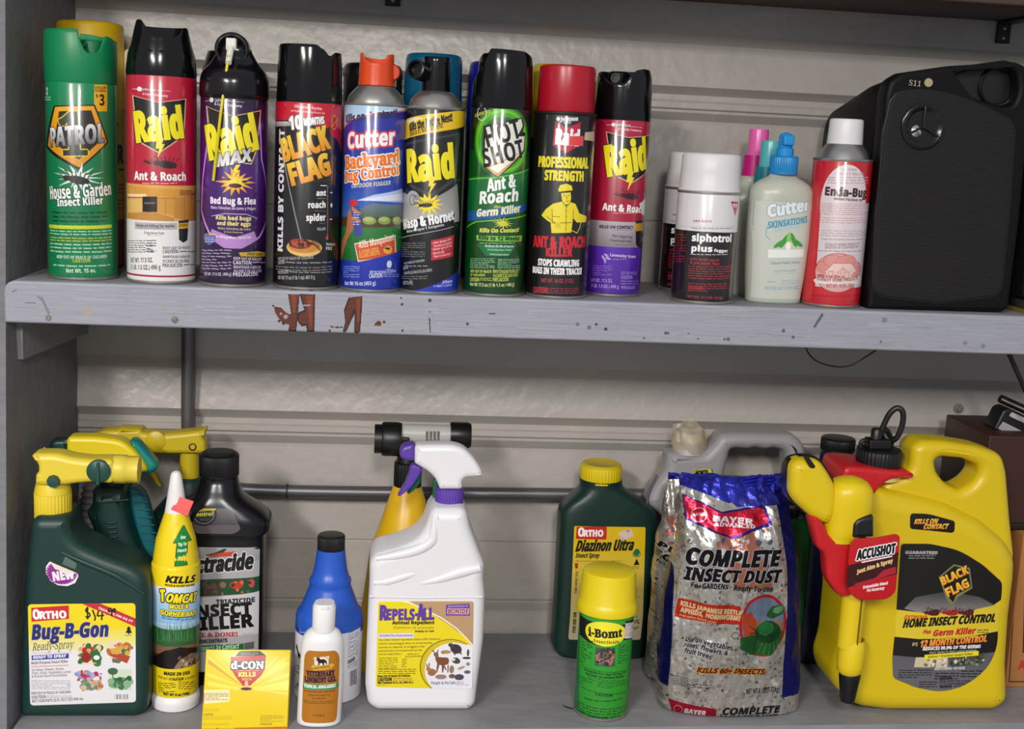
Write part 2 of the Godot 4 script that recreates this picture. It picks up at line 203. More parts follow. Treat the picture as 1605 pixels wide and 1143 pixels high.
	part("grille", slab(corners([[-64.9, 214.4, 12], [-58.8, 222.9, 12], [-34.2, 227, 30], [-3.7, 224.4, 30], [22.4, 217.7, 30], [49, 208.1, 20], [65.2, 200.9, 12], [70.5, 191.6, 14], [75.2, 104.5, 60], [76.3, 27.6, 20], [70.8, 19.4, 14], [10.7, 9.2, 60], [-54.5, 13.9, 20], [-64, 22, 14], [-67.9, 98.4, 60], [-68.5, 184.7, 40]], 10), 2.5, 1.5), grille_material(), speaker, Vector3(0, 0, 12))
	part("grille_edge", slab(corners([[-66.8, 215.9, 12], [-59.5, 225, 12], [-34.5, 229.1, 30], [-3.4, 226.3, 30], [22.7, 219.6, 30], [49.8, 210.1, 20], [67.1, 202.4, 12], [72.8, 191.7, 14], [77.2, 104.5, 60], [78.6, 26.7, 20], [72.4, 17, 14], [10.9, 6.8, 60], [-55.2, 11.4, 20], [-66.2, 20.9, 14], [-70.1, 98.3, 60], [-70.8, 184.6, 40]], 10), 2.2, 1), mat("0c0c0e", 0.35), speaker, Vector3(0, 0, 11.4))
	var tweeter := part("tweeter", lathe([[23.4, -1], [23.4, 1.5], [21.4, 2.6], [19.4, 2.2], [14, -3], [9, -8], [0.01, -8]], 44), mat("0f0f11", 0.22), speaker, Vector3(-29.3, 190.9, 15.5), Vector3(90, 0, 0))
	part("tweeter_dome", lathe([[9, -8], [8, -3], [5, 0], [0.01, 1]], 28), mat("d8d6d0", 0.12, 1.0), tweeter, Vector3(-6, 0, 5))
	part("phase_guard", merged([[box(-1.2, 1.2, 0, 21, -1.5, 1.5, 1), Vector3(0, 0, 0), Vector3(0, 0, 0)], [box(-1.2, 1.2, 0, 21, -1.5, 1.5, 1), Vector3.ZERO, Vector3(0, 0, 120)], [box(-1.2, 1.2, 0, 21, -1.5, 1.5, 1), Vector3.ZERO, Vector3(0, 0, -120)]]), mat("141416", 0.3), tweeter, Vector3(0, 1, 0), Vector3(-90, 0, 0))
	lettering("S11", 12.5, 5.6, 2, mat("b8b49c", 0.4), speaker, Vector3(-47.9, 231.5, 13.2), -3)
	part("badge", lathe([[0.01, 0], [4.6, 0], [4.2, 1.2], [0.01, 1.4]], 28), mat("b8b088", 0.35, 0.3), speaker, Vector3(-27.3, 235.1, 13), Vector3(90, 0, 0))
	part("cabinet", loft([[-160, 64, 100, 7, -5, 19], [-156, 68, 104, 7, -5, 17], [-60, 72, 118, 7, -1, 8], [-13, 72, 121, 7, 0.5, 5], [-9, 71, 120, 7, 0.5, 5]], 64), mat("0a0a0c", 0.55, 0.0, 0.3), speaker, Vector3(0, 126.5, 0), Vector3(90, 0, 0))
	var amp := thing("stereo_box", "black boxy appliance cut off by the right edge of the photo, beside the speaker", "speaker", 640, 0, -40)
	part("cabinet", box(-92, 60, 18, 255, -110, 40, 6), mat("0e0e11", 0.45), amp)
	part("strip", box(-91, 60, 108, 110.5, 40, 41.5, 0.6), mat("3a3a3e", 0.3), amp)
	part("foot", box(-80, 60, 4, 19, -80, 46, 4), mat("3c3c40", 0.5), amp)
	part("gold_edge", box(-88, 60, 0, 4, -80, 54, 1), mat("b09a5c", 0.35, 0.6), amp)
	var hose_bottle := thing("garden_sprayer", "dark green bottle with yellow hose-end sprayer and handwritten price, beside the left post", "spray bottle", -405.0,-440.0,14.0)
	part("bottle", slab(corners([[-61.5, 210.9, 14], [-26.3, 211.5, 14], [-24.7, 194.8, 20], [-15.2, 182.3, 40], [8.2, 171.4, 60], [34.4, 161.9, 50], [48.9, 150.7, 40], [51.3, 127.9, 40], [50.6, 23.2, 40], [47.8, 5.5, 20], [36.5, 0.2, 14], [6.8, 0.2, 60], [-54.7, 0.2, 30], [-75.4, 0.2, 12], [-77.2, 8.6, 30], [-73.2, 81, 80], [-68.8, 149.3, 80], [-64.4, 188.6, 40]], 10), 31, 11, [], 6), mat("123430", 0.45), hose_bottle)
	part("ridge", tube([Vector3(-33.2, 175.5, 30), Vector3(-10.9, 165.3, 30), Vector3(19, 151.9, 30), Vector3(46.1, 133.4, 30)], [1.5, 3, 3, 1.5], 12), mat("123430", 0.45), hose_bottle)
	part("label", slab(corners([[-65.7, 121.8], [38, 124], [38, 18.4], [-65.4, 14.9]], 4), 0.4, 0.3, [], 2, Rect2(-68.2, 125.3, 108.2, 112.3)), printed(print_bug_label(), 0.4), hose_bottle, Vector3(0, 0, 31.0))
	part("round_sticker", slab(corners([[-44.1, 166.6], [-17.5, 154.6], [-16.8, 151.4], [-19.9, 144.6], [-27.4, 141.2], [-36.4, 142], [-43.8, 146.7], [-47.8, 154], [-47.7, 161.2]], 1.5), 0.3, 0.2, [], 2, Rect2(-64.5, 180.1, 64, 52)), printed(print_new_sticker(), 0.4), hose_bottle, Vector3(0, 0, 31.3))
	part("sticker_residue", slab(corners([[-29.3, 171.9], [-18.2, 164.8], [-19.7, 158.3], [-32.3, 163.8]], 1), 0.25, 0.1), mat("56685e", 0.6), hose_bottle, Vector3(0, 0, 31))
	part("collar", ribbed(17.9, 203.3, 230.8, 34), mat("e0c832", 0.38), hose_bottle, Vector3(-46.8, 0, 4))
	part("collar_top", lathe([[17.9, 229.8], [16.9, 234.8], [15.4, 240.1], [0, 240.1]], 36), mat("e0c832", 0.38), hose_bottle, Vector3(-46.8, 0, 4))
	var head := part("sprayer_head", slab(corners([[-63.7, 269.7, 5], [-59, 272.2, 14], [-39.1, 272.6, 40], [-23.2, 268.5, 60], [-7.2, 267.1, 20], [15.6, 267.9, 6], [15.4, 242.5, 6], [-2.1, 244.7, 20], [-19.5, 242.9, 40], [-30.2, 241, 10], [-60.3, 239.3, 6], [-59.4, 250.7, 8], [-56.7, 253.6, 6], [-56.6, 260.7, 10], [-60.5, 266.2, 8]], 5), 15, 6), mat("e2ca3c", 0.38), hose_bottle, Vector3(0, 0, 6))
	part("hose_fitting", lathe([[13.8, 0], [14.4, 1], [14.4, 12], [13.5, 13], [13.5, 24.9], [11.5, 24.9], [0, 24.9]], 10), mat("e0ca48", 0.4), hose_bottle, Vector3(12.7, 255.1, 6), Vector3(0, 0, -91))
	part("dial", merged([[lathe([[11.6, -3], [11.6, 0], [10.1, 1.5], [0.01, 2]], 32), Vector3.ZERO, Vector3(90, 0, 0)], [box(-1.6, 1.6, -13, 10, 0, 4, 1)]]), mat("1f4a40", 0.4), hose_bottle, Vector3(1.3, 256.3, 22))
	part("small_knob", lathe([[6.0, -4], [6.5, 0], [5.8, 3], [0.01, 3.6]], 9), mat("1d443a", 0.45), hose_bottle, Vector3(-41.7, 245.6, 22), Vector3(90, 0, 0))
	var grip_bottle := thing("trigger_sprayer", "dark green trigger bottle with yellow and teal head, behind the left hose-end bottle", "spray bottle", -382.0,-440.0,-62.0)
	part("bottle", slab(corners([[-44.3, 216.7, 4], [-11.1, 217.4, 4], [-9.7, 197.3, 20], [-5.5, 175.7, 30], [1.8, 153.9, 40], [16.4, 132.1, 40], [20.8, 106.9, 30], [20.7, 34.8, 20], [11.8, 26.6, 16], [-99, 26.2, 16], [-106, 42.1, 30], [-100.6, 105.6, 50], [-65.4, 137.4, 60], [-44.9, 147, 20], [-42.6, 168.9, 40], [-51.8, 192, 6], [-45.2, 196.7, 10]], 14), 30, 12, [], 5), mat("10322e", 0.45), grip_bottle)
	part("grip_rib", tube([Vector3(-35.1, 183.1, 27), Vector3(-26.6, 182.3, 31), Vector3(-18.2, 183.5, 30.5)], 1.1, 8), mat("0d2a27", 0.5), grip_bottle)
	part("grip_rib", tube([Vector3(-34.6, 177.7, 27), Vector3(-26.1, 177, 31), Vector3(-18.2, 178.2, 30.5)], 1.1, 8), mat("0d2a27", 0.5), grip_bottle)
	part("grip_rib", tube([Vector3(-34.1, 172.4, 27), Vector3(-25.6, 171.7, 31), Vector3(-18.3, 172.9, 30.5)], 1.1, 8), mat("0d2a27", 0.5), grip_bottle)
	part("grip_rib", tube([Vector3(-33.5, 167.1, 27), Vector3(-25, 166.4, 31), Vector3(-18.3, 167.5, 30.5)], 1.1, 8), mat("0d2a27", 0.5), grip_bottle)
	part("grip_rib", tube([Vector3(-33, 161.8, 27), Vector3(-24.5, 161.1, 31), Vector3(-18.3, 162.2, 30.5)], 1.1, 8), mat("0d2a27", 0.5), grip_bottle)
	part("grip_rib", tube([Vector3(-32.5, 156.4, 27), Vector3(-24, 155.7, 31), Vector3(-18.4, 156.9, 30.5)], 1.1, 8), mat("0d2a27", 0.5), grip_bottle)
	part("neck_ring", tube([Vector3(-33.6, 204.4, 30.5), Vector3(-6, 208, 30.5)], 1.2, 8), mat("0c2624", 0.5), grip_bottle)
	part("teal_grip", slab(corners([[-14, 214.2, 10], [-1, 213.7, 20], [7, 202.3, 30], [13.5, 176, 40], [20.1, 146.4, 40], [20, 122.7, 10], [9, 128.9, 20], [-1.2, 153.9, 40], [-7.7, 175.7, 40], [-11.9, 197.3, 30]], 8), 12, 6), mat("0b5f68", 0.42), grip_bottle, Vector3(0, 0, -4))
	part("grip_groove", tube([Vector3(-6.7, 207.5, 8.2), Vector3(8.4, 207.1, 8)], 0.9, 8), mat("084850", 0.5), grip_bottle)
	part("grip_groove", tube([Vector3(-4.7, 199.1, 8.2), Vector3(10.4, 198.7, 8)], 0.9, 8), mat("084850", 0.5), grip_bottle)
	part("grip_groove", tube([Vector3(-2.7, 190.7, 8.2), Vector3(12.5, 190.2, 8)], 0.9, 8), mat("084850", 0.5), grip_bottle)
	part("grip_groove", tube([Vector3(-0.7, 182.2, 8.2), Vector3(14.5, 181.8, 8)], 0.9, 8), mat("084850", 0.5), grip_bottle)
	part("grip_groove", tube([Vector3(1.3, 173.7, 8.2), Vector3(16.5, 173.3, 8)], 0.9, 8), mat("084850", 0.5), grip_bottle)
	part("grip_groove", tube([Vector3(3.3, 165.2, 8.2), Vector3(18.5, 164.8, 8)], 0.9, 8), mat("084850", 0.5), grip_bottle)
	part("grip_groove", tube([Vector3(5.3, 156.7, 8.2), Vector3(20.5, 156.2, 8)], 0.9, 8), mat("084850", 0.5), grip_bottle)
	part("trigger_head", slab(corners([[-72.2, 269.6, 6], [-43.4, 270.2, 30], [-17.6, 267.8, 50], [-4.8, 258.6, 50], [6, 244.3, 40], [11, 233.7, 6], [2.4, 232, 8], [-10.6, 247, 20], [-72.5, 245.7, 4]], 8), 13, 5), mat("e4cc1c", 0.36), grip_bottle, Vector3(0, 0, 2))
	part("teal_back", slab(corners([[-10.9, 266, 6], [-2.2, 265.3, 14], [5, 256.8, 20], [18, 241, 16], [19.4, 236.4, 10], [14.3, 230.2, 14], [2, 227.8, 10], [-0.9, 234.5, 8], [4.9, 237.7, 10]], 8), 11, 5), mat("0c8078", 0.36), grip_bottle, Vector3(0, 0, -3))
	part("nozzle", slab(corners([[-90.7, 261.4, 6], [-86.4, 264.2, 6], [-74.5, 265.1, 4], [-72.4, 266.4, 3], [-72.6, 248.9, 3], [-88.3, 251.5, 8], [-91, 256.1, 6]], 4), 9, 4), mat("103c34", 0.42), grip_bottle)
	part("stem", lathe([[0.01, 0], [14, 0], [14, 14], [0.01, 14]], 28), mat("0f302c", 0.45), grip_bottle, Vector3(-28.2, 216.7, 0))
	var back_sprayer := thing("garden_sprayer", "all-yellow hose-end sprayer against the wall, behind the cone-tipped tube", "spray bottle", -330.0,-440.0,-135.0)
	part("sprayer_head", slab(corners([[-120.8, 252, 6], [-102.6, 258.8, 20], [-87.5, 260.4, 4], [-86.7, 262, 4], [-62.5, 261.7, 4], [-60.2, 258.2, 6], [-38.9, 256.3, 10], [-14.4, 259.3, 40], [8.6, 262.8, 6], [7.1, 258.2, 6], [4.8, 253.4, 4], [7.9, 248.6, 6], [8.7, 235.7, 8], [-2.1, 235.1, 20], [-35.8, 234.4, 20], [-51.1, 234.7, 10], [-63.3, 243.7, 10], [-90.6, 244.7, 20], [-120.8, 247.2, 6]], 6), 14, 5), mat("c8b018", 0.4), back_sprayer)
	part("dial", lathe([[11.2, -3], [11.2, 0], [10.2, 1], [0.01, 1.3]], 32), mat("c8b01c", 0.4), back_sprayer, Vector3(-45.9, 249.2, 14), Vector3(90, 0, 0))
	part("vent", lathe([[4.2, -2], [4.4, 0.5], [3, 0.7], [2.4, -1], [0.01, -1]], 20), mat("3a2c14", 0.5), back_sprayer, Vector3(-5.8, 243.4, 14), Vector3(90, 0, 0))
	part("collar", lathe([[0, 204.4], [10.8, 204.4], [10.2, 234.2], [0, 234.2]], 32), mat("bfa818", 0.42), back_sprayer, Vector3(-11.3, 0, 0))
	part("bottle", loft(finer([[0.3, 44, 27, 3, -27.3], [4, 47, 29, 3, -27.3], [120, 47, 29, 3, -27.3], [150, 40, 27, 2.6, -21.3], [198.4, 16, 16, 2, -11.3], [205.4, 15, 15, 2, -11.3]], 3), 48), mat("123430", 0.45), back_sprayer)
	part("trigger", slab(corners([[-55.7, 211.6, 3], [-47.3, 208.5, 3], [-40.4, 192.4, 3], [-46.6, 195.5, 4]], 3), 5, 2), mat("b89c10", 0.42), back_sprayer)
	var ribbed_bottle := thing("ribbed_bottle", "grey bottle with a ribbed neck, in shade behind the dark green trigger bottle", "bottle", -446.6,-440.0,-125.0)
	part("bottle", lathe([[28, 0.3], [30, 2], [30, 110.2], [22, 140.2], [19, 140.2], [21, 143.8], [18.4, 146.5], [17.4, 147.3], [19.4, 150.9], [16.8, 153.6], [15.8, 154.4], [17.8, 158], [15.2, 160.7], [14.2, 161.5], [16.2, 165.1], [13.6, 167.8], [12.6, 168.6], [14.6, 172.2], [12, 174.9], [11, 175.7], [13, 179.3], [10.4, 182], [9.4, 182.8], [11.4, 186.4], [8.8, 189.1], [7.8, 189.9], [9.8, 193.5], [7.2, 196.2], [6, 197], [0, 197]], 40), mat("6c6a6c", 0.4), ribbed_bottle)
	var bait := thing("bait_tube", "cone-tipped yellow and white tube with a red price sticker, standing on its white cap", "tube", -333.4,-440.0,8.6, 0)
	part("base_cap", lathe([[22.3, 0.2], [24, 1.5], [24.3, 4], [24.8, 7.8], [24.3, 12.8], [22.3, 14.8], [20.3, 17.8]], 44), mat("e2e0e2", 0.4), bait)
	part("body", lathe([[22.1, 15.8], [23.3, 19.8], [24.3, 153.3], [24.1, 154.3]], 48), printed(print_bait_tube(), 0.28), bait)
	part("cone", lathe([[24.3, 154.3], [23.9, 155.8], [23.1, 156.3], [22.3, 164.3], [19.7, 181.5], [11.2, 208.7]], 48), mat("ecd21a", 0.28), bait)
	part("tip", lathe([[11.2, 208.7], [8, 230.1], [5.6, 246.4], [4, 249.9], [0, 251.4]], 36), mat("e6e4e4", 0.35), bait)
	part("arrow_print", patch([[156.3, 23.1, 23.1, 2], [181.5, 19.7, 19.7, 2], [208.7, 11.2, 11.2, 2], [246.4, 5.6, 5.6, 2]], [[197.6, 1.5, 15.5], [155.4, -6, 23]], 30, 42.2, 197.6, 8.5, 0.25, 12), printed(print_arrow(), 0.3), bait)
	part("price_sticker", slab(corners([[3.4, 18.5], [18.8, 13.7], [13.2, -1], [-3.6, 5.1]], 0.6), 0.25, 0.1), mat("f04848", 0.5), bait, Vector3(0, 208.7, 12.2), Vector3(-16, 0, 0))
	var black_bottle := thing("insecticide_bottle", "black bottle with silver label and black screw cap, behind the cone-tipped tube", "bottle", -299.0,-440.0,-60.0)
	var black_secs := finer([[0.3, 44.9, 26, 5], [4, 49.9, 29, 5], [163, 49.9, 29, 5], [168.4, 50.9, 30, 5], [171.7, 55.3, 31, 4], [179.4, 56.3, 31, 4], [191.4, 49.3, 29, 3.4], [206.7, 28, 25, 2.6], [219.7, 21.6, 19, 2.1], [227.2, 19.9, 17, 2], [230.1, 17, 17, 2]], 4)
	part("bottle", loft(black_secs, 60), mat("0e0e14", 0.25), black_bottle)
	part("cap", ribbed(20.7, 228.8, 253.1, 60), mat("111113", 0.4), black_bottle)
	part("cap_disc", lathe([[17.7, 0], [16.7, 1.2], [14.7, 1.6], [0.01, 1.2]], 40), mat("1a1a1c", 0.5), black_bottle, Vector3(0, 253.4, 0))
	part("label", patch(black_secs, [[157.5, -41.9, 41.9], [154.2, -45.9, 45.9], [17.4, -45.9, 45.9]], 91.9, 140.1, 157.5, 0, 0.3, 24), printed(print_silver_label(), 0.32), black_bottle)
	part("shoulder_label", patch(black_secs, [[199.7, -12.2, 13.6], [195.8, -18.2, 18.2], [179.4, -26.2, 26.2], [176.1, -24.2, 24.2], [173.1, -18.2, 18.2]], 58.4, 28.4, 200.1, 0, 0.3, 20), printed(print_shoulder_label(), 0.35), black_bottle)
	var mouse_box := thing("bait_box", "small yellow cardboard box leaning back at the front edge of the lower shelf", "box", -256.6,-440.0,68.0)
	mouse_box.rotation_degrees.x = -24.0
	part("carton", slab(corners([[-42.5, 0], [42.7, 0], [42.7, 78], [-42.5, 78]], 0.8), 12, 0.8, [], 2), mat("d8bc10", 0.45), mouse_box, Vector3(0, 0.4, -12.2))
	part("front_print", slab(corners([[-42, 0.9], [42.2, 0.9], [42.2, 77.8], [-42, 77.8]], 0.3), 0.2, 0.1, [], 1, Rect2(-42.5, 78, 85.2, 78)), printed(print_mouse_box(), 0.35), mouse_box)
	var blue_bottle := thing("liniment_bottle", "bright blue round bottle with black cap, behind the small white bottle", "bottle", -177.3,-440.0,-21.3)
	part("bottle", lathe([[31.7, 0.2], [34.7, 2], [35.7, 6], [35.7, 76.5], [35.7, 87.7], [34.2, 92.8], [30.7, 96.8], [27.8, 104.9], [22.5, 119.1], [21.7, 121.5], [21.7, 123.6], [22.3, 125.6], [21.9, 128], [20.2, 129.2], [17.5, 139.3], [15.6, 153.3], [14.8, 161.3], [0, 161.3]], 56), mat("2458c0", 0.36), blue_bottle)
	part("cap", ribbed(14.5, 159.3, 176.8, 48), mat("121214", 0.42), blue_bottle)
	part("label", lathe([[35.9, 1.1], [35.9, 78.9]], 56), printed(print_blue_label(), 0.35), blue_bottle)
	var gel := thing("gel_bottle", "small white squeeze bottle with orange-brown label, in front of the blue bottle", "bottle", -181.9,-440.0,50.7)
	var gel_secs := finer([[0.2, 21, 13.1, 2.3, -1.3, 0], [1.7, 22.3, 15.5, 2.3, -1.3, 0], [6.9, 22.5, 15.5, 2.3, -1.2, 0], [42.2, 22.3, 15.5, 2.3, -0.2, 0], [69.4, 21.6, 15.5, 2.3, 0.3, 0], [84.9, 21.2, 15.3, 2.3, 0.4, 0], [92.6, 19.8, 14.3, 2.3, 0.6, 0], [98.4, 16.2, 11.7, 2.3, 1, 0], [101.1, 12.9, 9.3, 2.3, 1.2, 0], [102.2, 11.5, 8.3, 2.3, 1.1, 0]], 3)
	part("bottle", loft(gel_secs, 52), mat("e4e3e4", 0.35), gel)
	part("label", patch(gel_secs, [[83, -11.8, 12.4], [81, -14.5, 15.5], [77.2, -16.4, 17.4], [72.3, -17, 18.2], [42.2, -17.9, 18.2], [10.8, -18.3, 17.1], [7.3, -17.6, 16.1], [5.7, -15.4, 14.4]], 40.1, 78.1, 83.3, -0.1, 0.25, 20), printed(print_gel_label(), 0.35), gel)
	part("flip_cap", loft([[100.2, 11.5, 12.5, 2.2, 1.1], [104.2, 11.4, 12.8, 2.2, 1.1], [125.2, 11.6, 12, 2.4, 1.5], [129, 9.7, 10, 2.4, 1.6]], 44), mat("e6e5e6", 0.38), gel)
	part("lid_lip", box(-4, 4, -1.2, 1.2, -2, 1.5, 0.8), mat("e6e5e6", 0.4), gel, Vector3(2.2, 126.7, 11))
	var white_sprayer := thing("trigger_sprayer", "white trigger bottle with purple collar and trigger, animals on its yellow label", "spray bottle", -78.4,-440.0,-2.4)
	part("bottle", slab(corners([[6.1, 221.4, 11], [38.9, 222, 11], [44.8, 200.1, 40], [54.5, 176.2, 40], [60.9, 161.2, 16], [60.4, 146.1, 10], [63, 127.9, 40], [63.4, 78.7, 60], [59, 25.8, 30], [57.8, 7, 20], [51.6, 0.2, 12], [0.1, 0.2, 80], [-45.3, 0.2, 14], [-55.9, 7, 20], [-58.8, 28.8, 30], [-58.2, 108.5, 60], [-57.4, 138.7, 20], [-58, 162.7, 16], [-52.1, 172.4, 16], [-29.5, 178.7, 30], [-11.2, 187.3, 26], [-3.1, 199.3, 26], [2, 215.7, 14]], 12), 34, 11.5, [], 6), mat("e4e2e6", 0.34), white_sprayer)
	part("moulded_ridge", tube([Vector3(6.5, 214, 30.5), Vector3(6.8, 198.9, 30.5), Vector3(4.2, 187.2, 30.5), Vector3(-9.3, 178, 30.5), Vector3(-31.4, 171.5, 30.5), Vector3(-51, 167.8, 30.5)], [2, 5, 6, 6, 5, 3], 14), mat("e4e2e6", 0.34), white_sprayer)
	part("moulded_ridge", tube([Vector3(-23.5, 138.2, 30.5), Vector3(10.5, 145.9, 30.5), Vector3(38.2, 155.2, 30.5), Vector3(56, 159.5, 30.5)], [2, 5, 6.5, 5], 14), mat("e4e2e6", 0.34), white_sprayer)
	part("moulded_ridge", tube([Vector3(-53, 141.9, 30.5), Vector3(-39.1, 143.7, 30.5), Vector3(-20.8, 149.6, 30.5), Vector3(0.7, 156.4, 30.5)], [3, 5, 5, 2], 14), mat("e4e2e6", 0.34), white_sprayer)
	part("moulded_ridge", tube([Vector3(-57.2, 127.8, 33.4), Vector3(-7.6, 127.1, 33.4), Vector3(59.5, 128.3, 33.4)], 1.2, 14), mat("dcdade", 0.4), white_sprayer)
	part("label", slab(corners([[-48.1, 122.9], [50.6, 123.8], [53.2, 26.7], [-47.8, 29]], 3), 0.35, 0.2, [], 2, Rect2(-50.6, 124.7, 107.8, 99.5)), printed(print_animal_label(), 0.35), white_sprayer, Vector3(0, 0, 34.1))
	part("collar", ribbed(14.9, 216.5, 236.4, 30), mat("5c3ca0", 0.38), white_sprayer, Vector3(23.1, 0, 0))
	part("neck", lathe([[20.9, 203.5], [14.9, 213.5], [12.9, 219.5], [0, 219.5]], 40), mat("e4e2e6", 0.34), white_sprayer, Vector3(23.1, 0, 0))
	part("spray_head", slab(corners([[-15.5, 282.9, 5], [5, 283.9, 30], [23.6, 284.3, 40], [35.7, 281.1, 50], [46.9, 270.3, 60], [54.1, 259.4, 30], [57.4, 250.9, 4], [38.4, 249.4, 20], [35.2, 245.2, 10], [36, 236.6, 4], [12.1, 236.2, 4], [7.7, 247.4, 30], [-0.6, 255.5, 50], [-14.9, 263.5, 5]], 8), 13, 6), mat("e6e4e8", 0.32), white_sprayer)
	part("nozzle", slab(corners([[-15.5, 284.8, 3], [-14.8, 265.1, 3], [-20.9, 265.8, 8], [-29.6, 268, 6], [-31, 274.8, 10], [-28, 281, 10]], 6), 10, 4), mat("5c3ca0", 0.36), white_sprayer)
	part("trigger", slab(corners([[-18.1, 262.7, 4], [-5.8, 258.2, 4], [-8.4, 249.9, 20], [-15.9, 237.3, 40], [-28.9, 226, 5], [-31.3, 227.6, 5], [-24, 239.9, 40], [-19.8, 252.4, 30]], 4), 6.5, 3), mat("5c3ca0", 0.36), white_sprayer)
	part("trigger_back", slab(corners([[-6.8, 251.3, 4], [-6.4, 240.2, 10], [-14.1, 230.3, 20], [-19.6, 226.3, 4], [-21.5, 228.1, 4], [-15.7, 237.3, 20]], 3), 5, 2), mat("0c5a40", 0.4), white_sprayer, Vector3(0, 0, -8))
	part("stem_back", box(-2.5, 2.5, -10, 10, -4, 4, 1.5), mat("0c5a40", 0.4), white_sprayer, Vector3(8.1, 234.4, -3))
	var mixer := thing("mixing_sprayer", "yellow cone-shaped bottle topped by a grey cross tube, behind the white trigger bottle", "spray bottle", -95.1,-440.0,-100.0)
	part("cone", lathe([[53.9, 0.2], [55.9, 3], [55.9, 40], [47.9, 60], [39.9, 134.6], [27.3, 172.4], [16.1, 208.4], [14.7, 210.2], [0, 210.2]], 52), mat("dcae10", 0.36), mixer, Vector3(-1.4, 0, 0))
	part("neck", ribbed(15.6, 209.6, 238.1, 30), mat("101012", 0.4), mixer, Vector3(-1.4, 0, 0))
	part("neck_top", lathe([[13.6, 237.8], [12.9, 241.8], [11.9, 247], [0, 247]], 30), mat("101012", 0.4), mixer, Vector3(-1.4, 0, 0))
	var cross := part("grey_tube", lathe([[11.1, -1], [11.1, 55]], 44), mat("b4b2ae", 0.4), mixer, Vector3(-9.9, 269.2, 0), Vector3(0, 0, -90))
	part("slot", box(-1.5, 1.5, -3.6, 3.6, -1, 1, 0.7), mat("6a6662", 0.6), mixer, Vector3(18, 271.4, 10.5))
	part("slot", box(-1.5, 1.5, -3.6, 3.6, -1, 1, 0.7), mat("6a6662", 0.6), mixer, Vector3(18.2, 265.2, 10))
	part("slot", box(-1.5, 1.5, -3.6, 3.6, -1, 1, 0.7), mat("6a6662", 0.6), mixer, Vector3(22.2, 271.5, 10.5))
	part("slot", box(-1.5, 1.5, -3.6, 3.6, -1, 1, 0.7), mat("6a6662", 0.6), mixer, Vector3(22.4, 265.3, 10))
	part("slot", box(-1.5, 1.5, -3.6, 3.6, -1, 1, 0.7), mat("6a6662", 0.6), mixer, Vector3(26.3, 271.6, 10.5))
	part("slot", box(-1.5, 1.5, -3.6, 3.6, -1, 1, 0.7), mat("6a6662", 0.6), mixer, Vector3(26.6, 265.4, 10.1))
	part("slot", box(-1.5, 1.5, -3.6, 3.6, -1, 1, 0.7), mat("6a6662", 0.6), mixer, Vector3(30.5, 271.7, 10.5))
	part("slot", box(-1.5, 1.5, -3.6, 3.6, -1, 1, 0.7), mat("6a6662", 0.6), mixer, Vector3(30.7, 265.5, 10.1))
	part("hose_cap", lathe([[0, -8], [16.2, -8], [16.2, 0], [17.7, 0], [19.2, 2], [19.2, 17.5], [18.2, 21.9], [0, 21.9]], 44), mat("0e0e10", 0.4), mixer, Vector3(-31.8, 262.8, 0), Vector3(0, 0, -90))
	part("end_cap", lathe([[0, 0], [14.6, 0], [15.1, 3], [15.1, 19.3], [13.6, 23.3], [10.6, 23.3], [0, 21.3]], 10), mat("0e0e10", 0.35), mixer, Vector3(44.1, 269, 0), Vector3(0, 0, -90))
	part("pointer", box(-5, 5, -3, 3, -4, 4, 1.5), mat("0e0e10", 0.4), mixer, Vector3(-6.4, 265.1, 11.1))
	var green_bottle := thing("insecticide_bottle", "dark green flat bottle with yellow cap, behind the short green can", "bottle", 140.8,-440.0,-131.0)
	var green_secs := finer([[0.2, 45.6, 24, 6, 2.8], [1.2, 52.2, 24, 5, 0.4], [10.6, 56.4, 24, 5, -2.2], [68.2, 57.1, 24, 5.5, -1.1], [158.6, 57.3, 24, 5.5, -1.6], [169.7, 57.2, 24, 5, -1.9], [178.6, 54.9, 24, 4.5, -2.5], [187.5, 46.7, 24, 4, -4.7], [196.4, 35.3, 24, 3.2, -7], [201.9, 28.4, 24, 2.6, -9.2], [206.3, 25.2, 24, 2.1, -11.1], [214.1, 25, 24, 2, -11.8]], 4)
	part("bottle", loft(green_secs, 60), mat("0d2c26", 0.4), green_bottle)
	part("cap", ribbed(24, 210.7, 231.2, 40), mat("d8c010", 0.38), green_bottle, Vector3(-12, 0, 0))
	part("cap_top", lathe([[23.1, 231], [21.8, 232.5], [19.5, 232.7], [18.4, 232.1], [0, 232.1]], 40), mat("ccb40c", 0.42), green_bottle, Vector3(-12, 0, 0))
	part("label", patch(green_secs, [[162.9, -42.5, 38.7], [161.6, -43.7, 40.1], [53.3, -42.2, 44.5], [26.6, -42.8, 43.7], [24.3, -41.4, 42.6]], 107.7, 142.1, 164.4, -0.1, 0.3, 24), printed(print_yellow_label(), 0.35), green_bottle)
	var small_can := can("fogger_can", "short green can with a wide yellow cap, in front of the dark green yellow-capped bottle", Vector3(114.3,-440.0,25.5), 0, 28.8, 115.4, printed(print_small_green_can(), 0.35), "")
	part("cap", lathe([[27.8, 114.4], [32.2, 114.9], [32.4, 116.9], [32, 122.5], [30.8, 125.3], [29.6, 127.8], [28.2, 154.2], [27.3, 157.5], [24.3, 158.8], [0, 159.1]], 56), mat("e0c80e", 0.36), small_can)
	var front_bag := thing("foil_bag", "shiny foil bag with blue sides and crimped blue top, front one of the two bags", "bag", 253.0,-440.0,10.0, 0)
